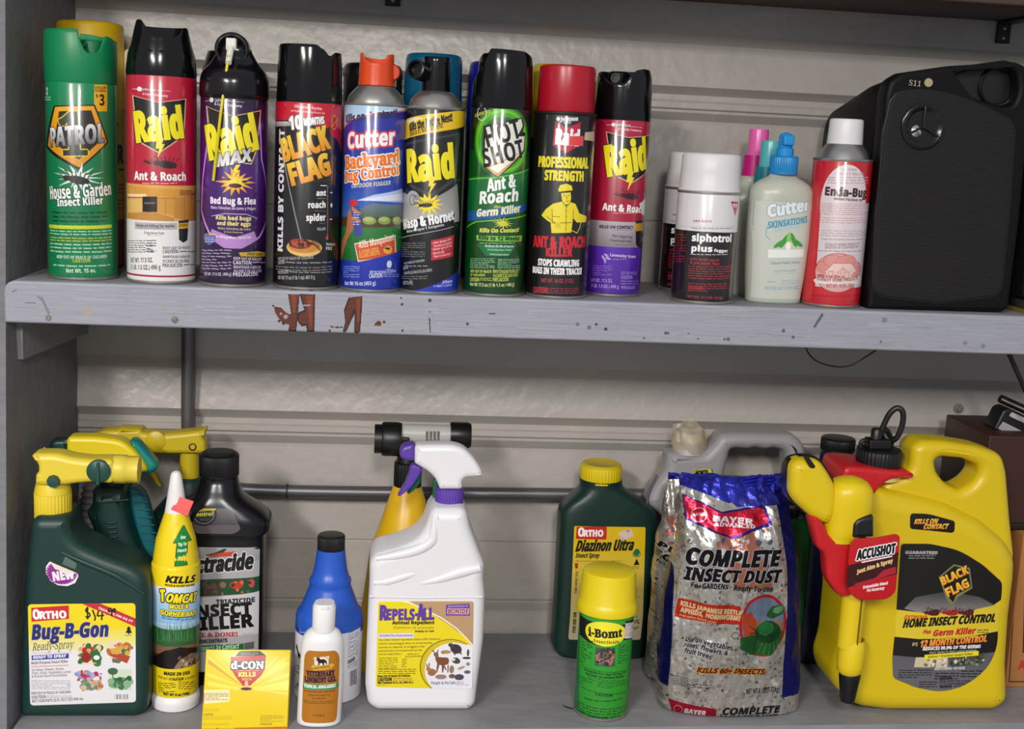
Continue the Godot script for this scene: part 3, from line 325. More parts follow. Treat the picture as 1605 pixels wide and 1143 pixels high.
	var bag_secs := finer([[0.3, 74.7, 30, 2.6, 8.6, 0], [1.5, 76.1, 34, 2.6, 7.8, 0], [3.1, 78, 36, 2.6, 5.3, 0], [48, 77.5, 36, 2.6, 2.9, 0], [95.5, 76.2, 36, 2.6, 1, 0], [142.4, 72.1, 35, 2.6, -1, 0], [179.6, 65.1, 32, 2.6, -0.5, 0], [204.1, 61.5, 26, 2.6, -3.8, 0], [225.4, 59.2, 17, 2.6, -6.1, 0], [237.5, 57.5, 9, 2.6, -7.9, 0], [248.1, 56.3, 4, 2.2, -9.5, 0], [258, 55.7, 2, 2.2, -10.3, 0]], 5)
	var foil := printed(print_foil_print(), 0.25, 0.7); foil.normal_enabled = true; foil.normal_texture = crinkle; foil.normal_scale = 0.3; foil.uv1_scale = Vector3.ONE
	part("bag", loft(bag_secs, 96, wrinkle.bind(1)), foil, front_bag)
	part("crimped_seal", crimp(111.3, 4, 7), foil_blue, front_bag, Vector3(-10.3, 256, 0))
	var back_bag := thing("foil_bag", "second foil bag, mostly hidden behind the front foil bag and beside the dark green bottle", "bag", 216.7,-440.0,-66.0, 0)
	var foil2 := printed(print_foil_print_behind(), 0.32, 0.7); foil2.normal_enabled = true; foil2.normal_texture = crinkle; foil2.normal_scale = 0.3
	part("bag", loft(finer([[0.3, 62.2, 26, 2.6, 28.3, 0], [1.5, 63.3, 30, 2.6, 27.9, 0], [14.6, 63.1, 32, 2.6, 29, 0], [81.6, 62.1, 32, 2.6, 29.2, 0], [127.8, 62.6, 30, 2.6, 29.6, 0], [163.7, 60.7, 26, 2.6, 30, 0], [186.5, 58.9, 20, 2.6, 31.4, 0], [212.3, 58, 12, 2.6, 31.7, 0], [224.5, 57.1, 6, 2.2, 32.5, 0], [236.3, 56.4, 2, 2.2, 32.8, 0]], 5), 80, wrinkle.bind(2)), foil2, back_bag)
	part("crimped_seal", crimp(112.7, 4, 5), foil_blue, back_bag, Vector3(32.8, 234.3, 0))
	var grey_jug := thing("handled_jug", "large grey jug with handle and tape-wrapped cap, behind the foil bags", "jug", 274.7,-440.0,-143.0)
	part("jug", slab(corners([[-68.7, 246.7, 20], [-59.2, 247.4, 6], [-24.4, 248.2, 6], [-15.1, 258.9, 30], [-7.7, 271.2, 24], [12.4, 273, 30], [80.2, 272.9, 30], [94.9, 261.4, 40], [99.5, 239.3, 40], [100.2, 213.6, 40], [81.8, 197.8, 40], [102.1, 0.2, 30], [-45, 0.2, 30], [-60, 160.8, 20], [-75.3, 174.3, 10], [-86.8, 182.7, 14], [-89.8, 189.5, 20], [-82, 210, 50], [-70.4, 223.8, 50]], 14), 20, 11, corners([[5.6, 252.6, 30], [13.9, 254.1, 20], [25.9, 253, 10], [35.8, 255.3, 10], [47.9, 253.2, 10], [57.9, 255.5, 10], [71.8, 252.4, 24], [76.7, 226.9, 50], [77.1, 202.8, 30], [52.6, 198.9, 30], [4.9, 198, 30], [0, 216.8, 40]], 8), 6), mat("9a989a", 0.42), grey_jug)
	part("spout", lathe([[20.6, 244.6], [19.6, 248.8], [17.6, 256.4], [16.6, 270.7], [0, 270.7]], 36), mat("a8a6a8", 0.4), grey_jug, Vector3(-40.4, 0, 0))
	part("white_cap", lathe([[17.6, 258.9], [17.4, 269], [15.6, 270.4], [0, 270.7]], 36), mat("cfc6b4", 0.45), grey_jug, Vector3(-40.4, 0, 0))
	part("tape_wrap", tape(20.1, 246.8, 279.1), tape_material, grey_jug, Vector3(-40.4, 0, 0))
	part("label", slab(corners([[-37.4, 228.5], [-15.1, 230], [-12.9, 209.7], [-36.9, 208.4]], 1.5), 0.3, 0.2, [], 2, Rect2(-39.8, 230.7, 28.2, 24.6)), printed(print_month_label(), 0.4), grey_jug, Vector3(0, 0, 20.2))
	part("edge_seam", tube([Vector3(-80.6, 221, 17), Vector3(-89, 198.9, 17), Vector3(-89.8, 178.5, 17)], 1.4, 14), mat("5c5a5c", 0.5), grey_jug)
	var blue_black := thing("insecticide_bottle", "dark navy bottle with black cap, in shade behind the yellow sprayer wand", "bottle", 407.0,-440.0,-120.0)
	var navy_secs := finer([[0.3, 32, 25, 4, -5], [5, 34, 26, 4, -5], [149.7, 34, 26, 4, -5], [187, 34, 26, 3.5, -5], [212.9, 29, 25, 3, -2], [229.4, 20.9, 21, 2.2, 0], [255, 18.9, 20, 2, 0], [256.8, 17.9, 18, 2, 0]], 3)
	part("bottle", loft(navy_secs, 52), mat("12163c", 0.35), blue_black)
	part("cap", ribbed(19.9, 257.2, 272.3, 50), mat("0e0e10", 0.42), blue_black)
	part("label", patch(navy_secs, [[113.9, -16, 10], [80.3, -16, 10]], 60, 33.6, 113.9, 12), printed(print_navy_label(), 0.35), blue_black)
	var leaf_bottle := thing("insecticide_bottle", "green bottle squeezed between the front foil bag and the navy bottle", "bottle", 341.1,-440.0,-72.0)
	part("bottle", loft(finer([[0.3, 20, 20, 3], [4, 22, 22, 3], [164.4, 22, 22, 3], [182.4, 19, 20, 3], [191, 14, 16, 2.4], [191.7, 10, 12, 2]], 3), 44), mat("10582c", 0.38), leaf_bottle)
	part("cap", ribbed(9, 191.3, 200.3, 24), mat("0e0e10", 0.42), leaf_bottle)
	part("hang_ring", tube([Vector3(10.1, 203.1, 12), Vector3(0.5, 202.1, 12), Vector3(-1.3, 193.2, 12), Vector3(4.6, 186.2, 12), Vector3(15.3, 184.6, 12)], 2, 10), mat("0c0c0e", 0.4), leaf_bottle)
	var yellow_jug := thing("sprayer_jug", "big yellow jug with moulded handle and black curved label, right of the foil bags", "jug", 475.4,-440.0,-4.5)
	part("jug", slab(corners([[-115.6, 235, 30], [-111.4, 248.7, 30], [-77.9, 253.2, 40], [-41.3, 246.1, 60], [-0.8, 236.5, 60], [41.1, 218.2, 60], [71.2, 195.5, 40], [84.5, 177.4, 40], [86, 152.3, 40], [85.9, 111.7, 60], [89.3, 57, 60], [95.9, 12, 22], [81.5, 0.2, 20], [13.8, 0.2, 80], [-42.4, 0.2, 30], [-79, 5.2, 40], [-104.5, 27.4, 40], [-110.3, 46.2, 30], [-105.3, 69.9, 60], [-105.6, 123.6, 60], [-112.1, 189.5, 40]], 14), 44, 20, [], 8), mat("d4b810", 0.36), yellow_jug)
	part("handle", slab(corners([[-73.6, 243.2, 20], [-68.6, 257.9, 20], [-40, 266, 20], [-40.6, 295.7, 24], [-30.9, 303, 16], [-4.7, 303, 60], [35.5, 297.5, 60], [61.3, 289.9, 30], [68.9, 268.9, 40], [79.8, 216.3, 80], [89.2, 176.4, 30], [84.5, 142.6, 20], [-33.1, 141.3, 20], [-67.8, 187.5, 20]], 14), 23, 10.5, corners([[-14.1, 281.8, 14], [-7.6, 285.5, 10], [17.3, 284.1, 30], [35.3, 277.3, 14], [37.8, 267.6, 20], [30.4, 256.6, 30], [17.4, 248.9, 8], [0.7, 256.1, 30], [-10.7, 268.9, 24]], 6), 7), mat("d4b810", 0.36), yellow_jug, Vector3(0, 0, 4))
	part("collar", slab(corners([[-121.9, 258.5, 4], [-118.7, 276.4, 8], [-97.1, 275.6, 20], [-65.1, 272.9, 30], [-44.8, 270.9, 10], [-39.8, 267.6, 6], [-47.6, 265, 20], [-67.4, 262.9, 20], [-79.7, 252.7, 20], [-82, 242.7, 10], [-118.7, 242, 8]], 4), 33, 5), mat("c01a22", 0.38), yellow_jug, Vector3(0, 0, 4))
	part("neck_thread", lathe([[24.9, 258.5], [25.3, 261.8], [24.9, 264.9], [0, 264.9]], 40), mat("d8c878", 0.45), yellow_jug, Vector3(-70.7, 0, 8))
	part("cap", ribbed(23.9, 266, 290.2, 36), mat("101012", 0.36), yellow_jug, Vector3(-70.7, 0, 8))
	part("cap_block", merged([[box(-12, 12, 0, 11, -9, 9, 2), Vector3(-3, 0, 0)], [lathe([[6, 0], [6, 14], [4.5, 16], [0.01, 16]], 20), Vector3(-5, 6, 0)]]), mat("0e0e10", 0.4), yellow_jug, Vector3(-70.7, 289.9, 8))
	part("hose_loop", tube([Vector3(-72.1, 301.3, 8), Vector3(-69.5, 313, 8), Vector3(-64.3, 328.5, 10), Vector3(-57.5, 335.4, 12), Vector3(-51.6, 331.4, 14), Vector3(-50.7, 318.2, 14), Vector3(-54.1, 303.6, 12), Vector3(-59.5, 298.6, 6), Vector3(-64.5, 305.4, 0), Vector3(-59.6, 307.1, -4), Vector3(-51.7, 296.2, -8), Vector3(-51.5, 286.1, -8)], 3.1, 14, 8), mat("121214", 0.38), yellow_jug)
	part("cap_eyelet", tube([Vector3(-91.2, 287.6, 8), Vector3(-92.1, 295.9, 8), Vector3(-87.3, 298.5, 8), Vector3(-81.9, 295.3, 8)], 2.2, 10), mat("121214", 0.4), yellow_jug)
	part("label", slab(corners([[-45.4, 228.9, 4], [-24.9, 228.6, 60], [5, 221.1, 4], [6.1, 207.8, 4], [-19.8, 210.1, 60], [-43.8, 211.8, 4]], 2), 0.35, 0.2, [], 2, Rect2(-47.3, 230.3, 55.4, 23.5)), printed(print_kills_label(), 0.35), yellow_jug, Vector3(0, 0, 44.2))
	part("label", slab(corners([[-51.8, 195.2, 4], [-19.4, 195.6, 60], [13.9, 188.9, 80], [42.1, 173, 80], [66.3, 153.5, 10], [67.3, 140.3, 6], [67.4, 107, 20], [70, 80.1, 60], [62.8, 56.5, 60], [41.8, 36.1, 60], [12.9, 26.5, 60], [-17.8, 32.6, 60], [-44.7, 43.4, 8], [-47.8, 66.2, 20], [-48, 92.9, 20], [-49.2, 122.7, 10]], 3), 0.35, 0.2, [], 2, Rect2(-65.2, 199.2, 152.4, 176.7)), printed(print_jug_label(), 0.35), yellow_jug, Vector3(0, 0, 44.2))
	var wand := thing("spray_wand", "yellow sprayer wand with black tip and red clip, in front of the big yellow jug", "sprayer", 475.4,-440.0,-4.5)
	part("handle", slab(corners([[-191.1, 281.5, 30], [-187.9, 289.6, 30], [-177, 293, 40], [-161, 292, 20], [-151.9, 280.8, 60], [-138.9, 261.8, 40], [-138.3, 239.2, 30], [-144.8, 222.9, 30], [-163.3, 230.7, 40], [-182.4, 246.5, 40], [-189.6, 256, 30]], 8), 17, 10, [], 6), mat("d8bc10", 0.36), wand, Vector3(0, 0, 62))
	part("handle_edge", slab(corners([[-192, 279.9, 30], [-188.3, 289.6, 30], [-175, 293.4, 40], [-157.9, 292.2, 20], [-148.2, 280.8, 60], [-135, 261, 40], [-135.9, 237.5, 30], [-160.7, 225.7, 40], [-185.2, 246.3, 40], [-189.9, 252.7, 30]], 8), 12, 6), mat("100e0c", 0.4), wand, Vector3(0, 0, 56))
	part("switch", slab(corners([[-181.8, 298.5, 3], [-175.4, 297.1, 3], [-167.4, 287.4, 3], [-168, 285.3, 4], [-172.7, 285.2, 4]], 3), 2.5, 1.5), mat("14110e", 0.4), wand, Vector3(0, 0, 79))
	part("body", loft(finer([[205.2, 17.3, 17, 2.4, -6], [214.9, 21.3, 19, 2.4, -3], [234.1, 24.3, 21, 2.4], [250.1, 24.8, 22, 2.3], [261.3, 22.8, 21, 2.2], [268.4, 17.3, 17, 2], [272.1, 8.9, 9, 2], [273.2, 1, 1, 2]], 4), 44), mat("dcc010", 0.36), wand, Vector3(-122.3, 0, 63))
	part("grip_window", slab(corners([[-122, 213.9, 2], [-123.3, 228.3, 8], [-120, 233.9, 8], [-112.3, 236.8, 10], [-102.6, 238.2, 2], [-100.2, 215, 2]], 4), 12, 4), mat("1a191c", 0.35), wand, Vector3(0, 0, 74))
	part("shaft", lathe([[12.5, 87.8], [12.5, 180.7], [0, 180.7]], 36), mat("dcc014", 0.36), wand, Vector3(-106.3, 0, 63))
	part("groove", box(-0.8, 0.8, 93.5, 144.8, -1, 1, 0.4), mat("6a4a0c", 0.6), wand, Vector3(-102.2, 0, 74.9))
	part("end_sleeve", lathe([[0, 57.3], [9.8, 57.3], [13.2, 60.8], [13.9, 68.6], [13.9, 91.7], [12.9, 94], [12.5, 96.4]], 36), mat("dcc014", 0.36), wand, Vector3(-102.7, 0, 63))
	part("tip", lathe([[0, 25.4], [7.2, 25.8], [8.1, 28.7], [11, 51.1], [11.5, 56], [10.4, 58.9], [0, 59.3]], 32), mat("0f0f11", 0.3), wand, Vector3(-101.5, 0, 63))
	part("clip", slab(corners([[-167.4, 233.4, 8], [-160.5, 234.3, 14], [-151.9, 227.2, 30], [-144.9, 212.9, 40], [-135.5, 207.4, 30], [-120.9, 205.1, 6], [-121.4, 210.8, 4], [-102.4, 213.5, 6], [-97.5, 166.4, 8], [-115.2, 148.1, 20], [-128.1, 148, 20], [-142.8, 165.9, 30], [-147, 193.5, 20], [-155.7, 199.8, 30], [-161.2, 215.8, 40]], 6), 11, 5), mat("c01820", 0.38), wand, Vector3(0, 0, 68))
	part("hang_tag", slab(corners([[-124.9, 214.9, 6], [-101.6, 216.2, 20], [-80, 220.7, 8], [-75.3, 218.4, 6], [-73.3, 158.1, 24], [-81.8, 150.5, 20], [-107.6, 149.2, 30], [-121, 153.9, 24], [-126.7, 166.9, 20], [-127.2, 207.5, 20]], 4), 0.8, 0.4, [], 2, Rect2(-133.1, 221.2, 66.5, 73.3)), printed(print_tag(), 0.35), wand, Vector3(0, 0, 90))
	var carton := thing("cardboard_box", "brown cardboard box with black frame lines, right of the big yellow jug", "box", 655.0,-440.0,-100.0)
	part("box", box(-54.6, 90, 0.2, 184.6, -66, 68, 1), mat("a8703c", 0.75), carton)
	part("front_print", slab(corners([[-54.1, 0.6], [89.5, 0.6], [89.5, 184.1], [-54.1, 184.1]], 0.2), 0.15, 0.1, [], 1, Rect2(-54.6, 184.6, 144.6, 184.4)), printed(print_carton_print(), 0.75), carton, Vector3(0, 0, 68.1))
	var brown_box := thing("wooden_box", "dark reddish brown box lying on the cardboard box at the right edge", "box", 655.0,-255.4,-98.0)
	part("box", box(-100.5, 90, 0.2, 110.7, -60, 50, 2), mat("3c1e14", 0.5), brown_box)
	part("dark_strap", box(-96.5, 90, 2, 9, 50, 54, 1.5), mat("1c120e", 0.5), brown_box)
	var gadget := thing("label_tool", "black hand tool with grey stickers, tilted on the brown box at the right edge", "tool", 655.0,-144.7,-90.0)
	part("body", slab(corners([[-80.5, 1.9, 3], [-72.4, 23.9, 8], [-65, 26.3, 4], [-18.2, 6.4, 4], [-13.5, -29.2, 4], [-46.6, -14.7, 4], [-77.7, -1.8, 3]], 3), 14, 3), mat("141416", 0.4), gadget)
	part("grey_sticker", slab(corners([[-76.7, 2], [-71.5, 10.4], [-15.5, -14], [-14.2, -23.9]], 1), 0.4, 0.2), mat("9c9aa2", 0.5), gadget, Vector3(0, 0, 14.2))
	part("upper_sticker", slab(corners([[-65.4, 17.3], [-62.1, 21.9], [-17.9, 4.2], [-17, -2.6]], 1.5), 0.4, 0.2), mat("b0aeb4", 0.45), gadget, Vector3(0, 0, 14.2))
	var rod := thing("dark_rod", "slim dark handle with a bright edge lying across the black tool at the right edge", "tool", 655.0,-144.7,-90.0)
	part("rod", tube([Vector3(-73.6, 35.7, 6), Vector3(-6.3, 9.4, 6)], 5, 14), mat("1a1512", 0.3), rod)
	part("bright_edge", tube([Vector3(-74.4, 35.8, 10.5), Vector3(-8.9, 10.4, 10.5)], 1.2, 8), mat("c8b8a8", 0.25, 0.6), rod)

# ---------------------------------------------------------------- small helpers
var M := {}
var FONT := []

func col(h: String) -> Color:
	return Color.html(h)

func mat(h: String, rough := 0.4, metal := 0.0, spec := 0.5) -> StandardMaterial3D:
	var key := "%s/%s/%s/%s" % [h, rough, metal, spec]
	if not M.has(key):
		var m := StandardMaterial3D.new()
		m.albedo_color = col(h)
		m.roughness = rough
		m.metallic = metal
		m.metallic_specular = spec
		M[key] = m
	return M[key]

func printed(l: Lab, rough := 0.35, metal := 0.0, gloss := 0.0, spec := 0.5) -> StandardMaterial3D:
	var m := StandardMaterial3D.new()
	m.albedo_texture = ImageTexture.create_from_image(l.im)
	m.roughness = rough
	m.metallic = metal
	m.metallic_specular = spec
	if gloss > 0.0:
		m.clearcoat_enabled = true
		m.clearcoat = gloss
		m.clearcoat_roughness = 0.07
	return m

func thing(called: String, label: String, category: String, x: float, y: float, z: float, turn := 0.0, group := "") -> Node3D:
	var o := Node3D.new()
	o.name = called
	add_child(o, true)
	o.position = Vector3(x, y, z) * 0.001
	o.rotation.y = deg_to_rad(turn)
	o.set_meta("label", label)
	o.set_meta("category", category)
	if group:
		o.set_meta("group", group)
	return o

func part(called: String, mesh: Mesh, m: Material, parent: Node3D, at := Vector3.ZERO, turn := Vector3.ZERO) -> MeshInstance3D:
	var o := MeshInstance3D.new()
	o.name = called
	o.mesh = mesh
	o.material_override = m
	o.cast_shadow = GeometryInstance3D.SHADOW_CASTING_SETTING_ON
	parent.add_child(o, true)
	o.position = at * 0.001
	o.rotation_degrees = turn
	return o

func setting(called: String, mesh: Mesh, m: Material) -> MeshInstance3D:
	var o := part(called, mesh, m, self)
	o.set_meta("kind", "structure")
	return o

# ---------------------------------------------------------------- shapes (all in millimetres)
func lathe(prof: Array, seg := 48) -> ArrayMesh:
	var lo := 1e9
	var hi := -1e9
	for p in prof:
		lo = minf(lo, p[1])
		hi = maxf(hi, p[1])
	var norms := []
	for i in prof.size() - 1:
		var d := Vector2(prof[i + 1][0] - prof[i][0], prof[i + 1][1] - prof[i][1])
		norms.append(Vector2(d.y, -d.x).normalized())
	var st := SurfaceTool.new()
	st.begin(Mesh.PRIMITIVE_TRIANGLES)
	for i in norms.size():
		var n0: Vector2 = norms[i]
		var n1: Vector2 = norms[i]
		if i > 0 and n0.dot(norms[i - 1]) > 0.72:
			n0 = (n0 + norms[i - 1]).normalized()
		if i < norms.size() - 1 and n1.dot(norms[i + 1]) > 0.72:
			n1 = (n1 + norms[i + 1]).normalized()
		for k in seg:
			var q := []
			for c in [[0, k], [0, k + 1], [1, k], [1, k + 1]]:
				var a: float = (float(c[1]) / seg - 0.5) * TAU
				var p = prof[i + c[0]]
				var n: Vector2 = n1 if c[0] else n0
				q.append([Vector3(p[0] * sin(a), p[1], p[0] * cos(a)) * 0.001, Vector3(n.x * sin(a), n.y, n.x * cos(a)), Vector2(a / PI + 0.5, (hi - p[1]) / maxf(hi - lo, 0.001))])
			for t in [[2, 3, 1], [2, 1, 0]]:
				if (q[t[0]][0] - q[t[1]][0]).length() < 1e-7 or (q[t[2]][0] - q[t[1]][0]).length() < 1e-7 or (q[t[2]][0] - q[t[0]][0]).length() < 1e-7:
					continue
				for j in t:
					st.set_normal(q[j][1])
					st.set_uv(q[j][2])
					st.add_vertex(q[j][0])
	st.index()
	return st.commit()

func sec_at(secs: Array, y: float) -> Array:   # section [y, half width, half depth, exponent, centre x, centre z] at height y
	var i := 0
	while i < secs.size() - 2 and y > secs[i + 1][0]:
		i += 1
	var t := clampf((y - secs[i][0]) / maxf(secs[i + 1][0] - secs[i][0], 0.0001), 0.0, 1.0)
	var out := []
	for k in 6:
		var b: float = secs[i][k] if k < secs[i].size() else (2.0 if k == 3 else 0.0)
		var c: float = secs[i + 1][k] if k < secs[i + 1].size() else (2.0 if k == 3 else 0.0)
		out.append(lerpf(b, c, t))
	return out

func finer(secs: Array, sub: int) -> Array:    # the same sections joined by a smooth curve
	var out := []
	for i in secs.size() - 1:
		for s in sub:
			var t := float(s) / sub
			var row := []
			for k in 6:
				var v := []
				for j in [i - 1, i, i + 1, i + 2]:
					var e = secs[clampi(j, 0, secs.size() - 1)]
					v.append(e[k] if k < e.size() else (2.0 if k == 3 else 0.0))
				if k == 0:
					row.append(lerpf(v[1], v[2], t))
				else:
					var m1: float = 0.0 if (v[1] - v[0]) * (v[2] - v[1]) <= 0.0 else (v[2] - v[0]) * 0.5
					var m2: float = 0.0 if (v[2] - v[1]) * (v[3] - v[2]) <= 0.0 else (v[3] - v[1]) * 0.5
					var h := v[2] - v[1] as float
					m1 = clampf(m1, -3.0 * absf(h), 3.0 * absf(h))
					m2 = clampf(m2, -3.0 * absf(h), 3.0 * absf(h))
					row.append(v[1] * (1 + 2 * t) * (1 - t) * (1 - t) + m1 * t * (1 - t) * (1 - t) + v[2] * t * t * (3 - 2 * t) + m2 * t * t * (t - 1))
			out.append(row)
	out.append(sec_at(secs, secs[-1][0]))
	return out

func loft(secs: Array, n := 56, wob: Variant = null) -> ArrayMesh:
	var st := SurfaceTool.new()
	st.begin(Mesh.PRIMITIVE_TRIANGLES)
	st.set_smooth_group(0)
	var lo: float = secs[0][0]
	var hi: float = secs[-1][0]
	var wide := 0.001
	for s in secs:
		wide = maxf(wide, s[1])
	var ring := []
	for s0 in secs:
		var s := sec_at([s0, s0], s0[0])
		var row := []
		for k in n + 1:
			var a := (float(k) / n - 0.5) * TAU
			var si := sin(a)
			var co := cos(a)
			var p := Vector3(s[4] + s[1] * signf(si) * pow(absf(si), 2.0 / s[3]), s[0], s[5] + s[2] * signf(co) * pow(absf(co), 2.0 / s[3]))
			if wob != null and k < n:
				p = wob.call(p)
			elif wob != null:
				p = row[0][0] * 1000.0
			row.append([p * 0.001, Vector2(p.x / (2.0 * wide) + 0.5, (hi - p.y) / (hi - lo))])
		ring.append(row)
	for i in ring.size() - 1:
		for k in n:
			for t in [[1, 0], [1, 1], [0, 1], [1, 0], [0, 1], [0, 0]]:
				var v = ring[i + t[0]][k + t[1]]
				st.set_uv(v[1])
				st.add_vertex(v[0])
	for e in [0, ring.size() - 1]:
		var mid := Vector3.ZERO
		for k in n:
			mid += ring[e][k][0] / n
		st.set_smooth_group(1 if e == 0 else 2)
		for k in n:
			var v := [ring[e][k][0], mid, ring[e][k + 1][0]] if e == 0 else [ring[e][k][0], ring[e][k + 1][0], mid]
			v.reverse()
			if e == 0:
				v.reverse()
			for j in 3:
				st.set_uv(Vector2(0.5, 0.5))
				st.add_vertex(v[2 - j])
	st.generate_normals()
	st.index()
	return st.commit()

func patch(secs: Array, rows: Array, w: float, h: float, top: float, mid := 0.0, off := 0.3, nx := 22) -> ArrayMesh:   # a label laid on the front of a loft; rows [y, x left, x right], top to bottom
	var st := SurfaceTool.new()
	st.begin(Mesh.PRIMITIVE_TRIANGLES)
	st.set_smooth_group(0)
	var grid := []
	for i in rows.size() - 1:
		var steps := maxi(1, int(absf(rows[i][0] - rows[i + 1][0]) / 5.0))
		for s in steps + (1 if i == rows.size() - 2 else 0):
			var t := float(s) / steps
			var y := lerpf(rows[i][0], rows[i + 1][0], t)
			var a := lerpf(rows[i][1], rows[i + 1][1], t)
			var b := lerpf(rows[i][2], rows[i + 1][2], t)
			var c := sec_at(secs, y)
			var row := []
			for k in nx + 1:
				var x := lerpf(a, b, float(k) / nx)
				var q := clampf(absf((x - c[4]) / c[1]), 0.0, 1.0)
				row.append([Vector3(x, y, c[5] + c[2] * pow(maxf(1.0 - pow(q, c[3]), 0.0), 1.0 / c[3]) + off) * 0.001, Vector2((x - mid) / w + 0.5, (top - y) / h)])
			grid.append(row)
	for i in grid.size() - 1:
		for k in nx:
			for t in [[0, 0], [0, 1], [1, 1], [0, 0], [1, 1], [1, 0]]:
				var v = grid[i + t[0]][k + t[1]]
				st.set_uv(v[1])
				st.add_vertex(v[0])
	st.generate_normals()
	st.index()
	return st.commit()

func corners(pts: Array, r: float, n := 5) -> Array:   # an outline [x, y, radius] with its corners rounded
	var out := []
	var c := pts.size()
	for i in c:
		var p := Vector2(pts[i][0], pts[i][1])
		var a := Vector2(pts[(i + c - 1) % c][0], pts[(i + c - 1) % c][1]) - p
		var b := Vector2(pts[(i + 1) % c][0], pts[(i + 1) % c][1]) - p
		var rr: float = pts[i][2] if pts[i].size() > 2 else r
		var half := absf(a.angle_to(b)) / 2.0
		var d := minf(rr / maxf(tan(half), 0.05), minf(a.length(), b.length()) * 0.48)
		if d < 0.05:
			out.append(p)
			continue
		var u := p + a.normalized() * d
		var v := p + b.normalized() * d
		for k in n + 1:
			var t := float(k) / n
			out.append(u.lerp(p, t).lerp(p.lerp(v, t), t))
	return out

func inward(loop: Array, d: float) -> Array:
	var out := []
	var c := loop.size()
	for i in c:
		var e0: Vector2 = (loop[i] - loop[(i + c - 1) % c]).normalized()
		var e1: Vector2 = (loop[(i + 1) % c] - loop[i]).normalized()
		var n0 := Vector2(-e0.y, e0.x)
		var n1 := Vector2(-e1.y, e1.x)
		var m := (n0 + n1).normalized()
		out.append(loop[i] + m * d / maxf(m.dot(n0), 0.5))
	return out

func around_hole(poly: Array, hole: Array) -> Array:      # the space between an outline and its hole, as two plain polygons
	var h := hole.duplicate()
	if Geometry2D.is_polygon_clockwise(PackedVector2Array(poly)) == Geometry2D.is_polygon_clockwise(PackedVector2Array(h)):
		h.reverse()
	var nearest := func(v: Vector2) -> Array:
		var b := [1e9, 0]
		for i in poly.size():
			var d: float = poly[i].distance_squared_to(v)
			if d < b[0]:
				b = [d, i]
		return b
	var j1 := 0
	var b1 := [1e9, 0]
	for j in h.size():
		var b: Array = nearest.call(h[j])
		if b[0] < b1[0]:
			b1 = b
			j1 = j
	var j2: int = (j1 + h.size() / 2) % h.size()
	var i1: int = b1[1]
	var i2: int = nearest.call(h[j2])[1]
	var out := []
	for c in [[i1, i2, j2, j1], [i2, i1, j1, j2]]:
		var p := []
		var i: int = c[0]
		while true:
			p.append(poly[i])
			if i == c[1]:
				break
			i = (i + 1) % poly.size()
		var j: int = c[2]
		while true:
			p.append(h[j])
			if j == c[3]:
				break
			j = (j + 1) % h.size()
		out.append(p)
	return out

func slab(outline: Array, hz: float, bev := 2.0, hole := [], steps := 4, uvbox := Rect2()) -> ArrayMesh:   # an outline given depth, with rounded edges
	var st := SurfaceTool.new()
	st.begin(Mesh.PRIMITIVE_TRIANGLES)
	st.set_smooth_group(0)
	var loops := []
	for l in [outline, hole]:
		if l.is_empty():
			continue
		var o: Array = l.duplicate()
		if Geometry2D.is_polygon_clockwise(PackedVector2Array(o)) != (not loops.is_empty()):
			o.reverse()
		loops.append(o)
	if Geometry2D.is_polygon_clockwise(PackedVector2Array([Vector2(0, 0), Vector2(1, 0), Vector2(1, 1)])):   # (y up: counter-clockwise has its inside on the left)
		for l in loops:
			l.reverse()
	var put := func(p: Vector2, z: float):
		if uvbox.size.x > 0.0:
			st.set_uv(Vector2((p.x - uvbox.position.x) / uvbox.size.x, (uvbox.position.y - p.y) / uvbox.size.y))
		else:
			st.set_uv(p * 0.01)
		st.add_vertex(Vector3(p.x, p.y, z) * 0.001)
	var flat := [[], []]
	for l in loops:
		var rings := []
		for s in [-1, 1]:
			for k in steps + 1:
				var th := (1.0 - float(k) / steps if s < 0 else float(k) / steps) * PI / 2
				rings.append([inward(l, bev * (1.0 - cos(th))), s * (hz - bev + bev * sin(th))])
		flat[0].append(rings[0][0])
		flat[1].append(rings[-1][0])
		var c: int = l.size()
		for i in rings.size() - 1:
			for k in c:
				for t in [[0, 0], [1, 0], [1, 1], [0, 0], [1, 1], [0, 1]]:
					var rr = rings[i + t[0]]
					put.call(rr[0][(k + t[1]) % c], rr[1])
	for side in 2:
		var polys := [flat[side][0]]
		if flat[side].size() > 1:
			polys = around_hole(flat[side][0], flat[side][1])
		for n in polys.size():
			var poly: Array = polys[n]
			var tri := Geometry2D.triangulate_polygon(PackedVector2Array(poly))
			if tri.is_empty():      # corners tighter than the rounding: take the cleaned outline
				var found := Geometry2D.offset_polygon(PackedVector2Array(loops[0]), -bev, Geometry2D.JOIN_MITER) if polys.size() == 1 else Geometry2D.offset_polygon(PackedVector2Array(poly), -0.02, Geometry2D.JOIN_MITER)
				poly = []
				for o in found:
					if o.size() > poly.size():
						poly = Array(o)
				tri = Geometry2D.triangulate_polygon(PackedVector2Array(poly))
			for i in range(0, tri.size(), 3):
				var t := [poly[tri[i]], poly[tri[i + 1]], poly[tri[i + 2]]]
				var cw: bool = (t[1] - t[0]).cross(t[2] - t[0]) < 0.0
				if cw != (side == 1):
					t.reverse()
				for p in t:
					put.call(p, hz if side == 1 else -hz)
	st.generate_normals()
	st.index()
	return st.commit()

func ngon(x: float, y: float, rx: float, ry: float, n := 28) -> Array:
	var out := []
	for k in n:
		out.append(Vector2(x + rx * cos(TAU * k / n), y + ry * sin(TAU * k / n)))
	return out

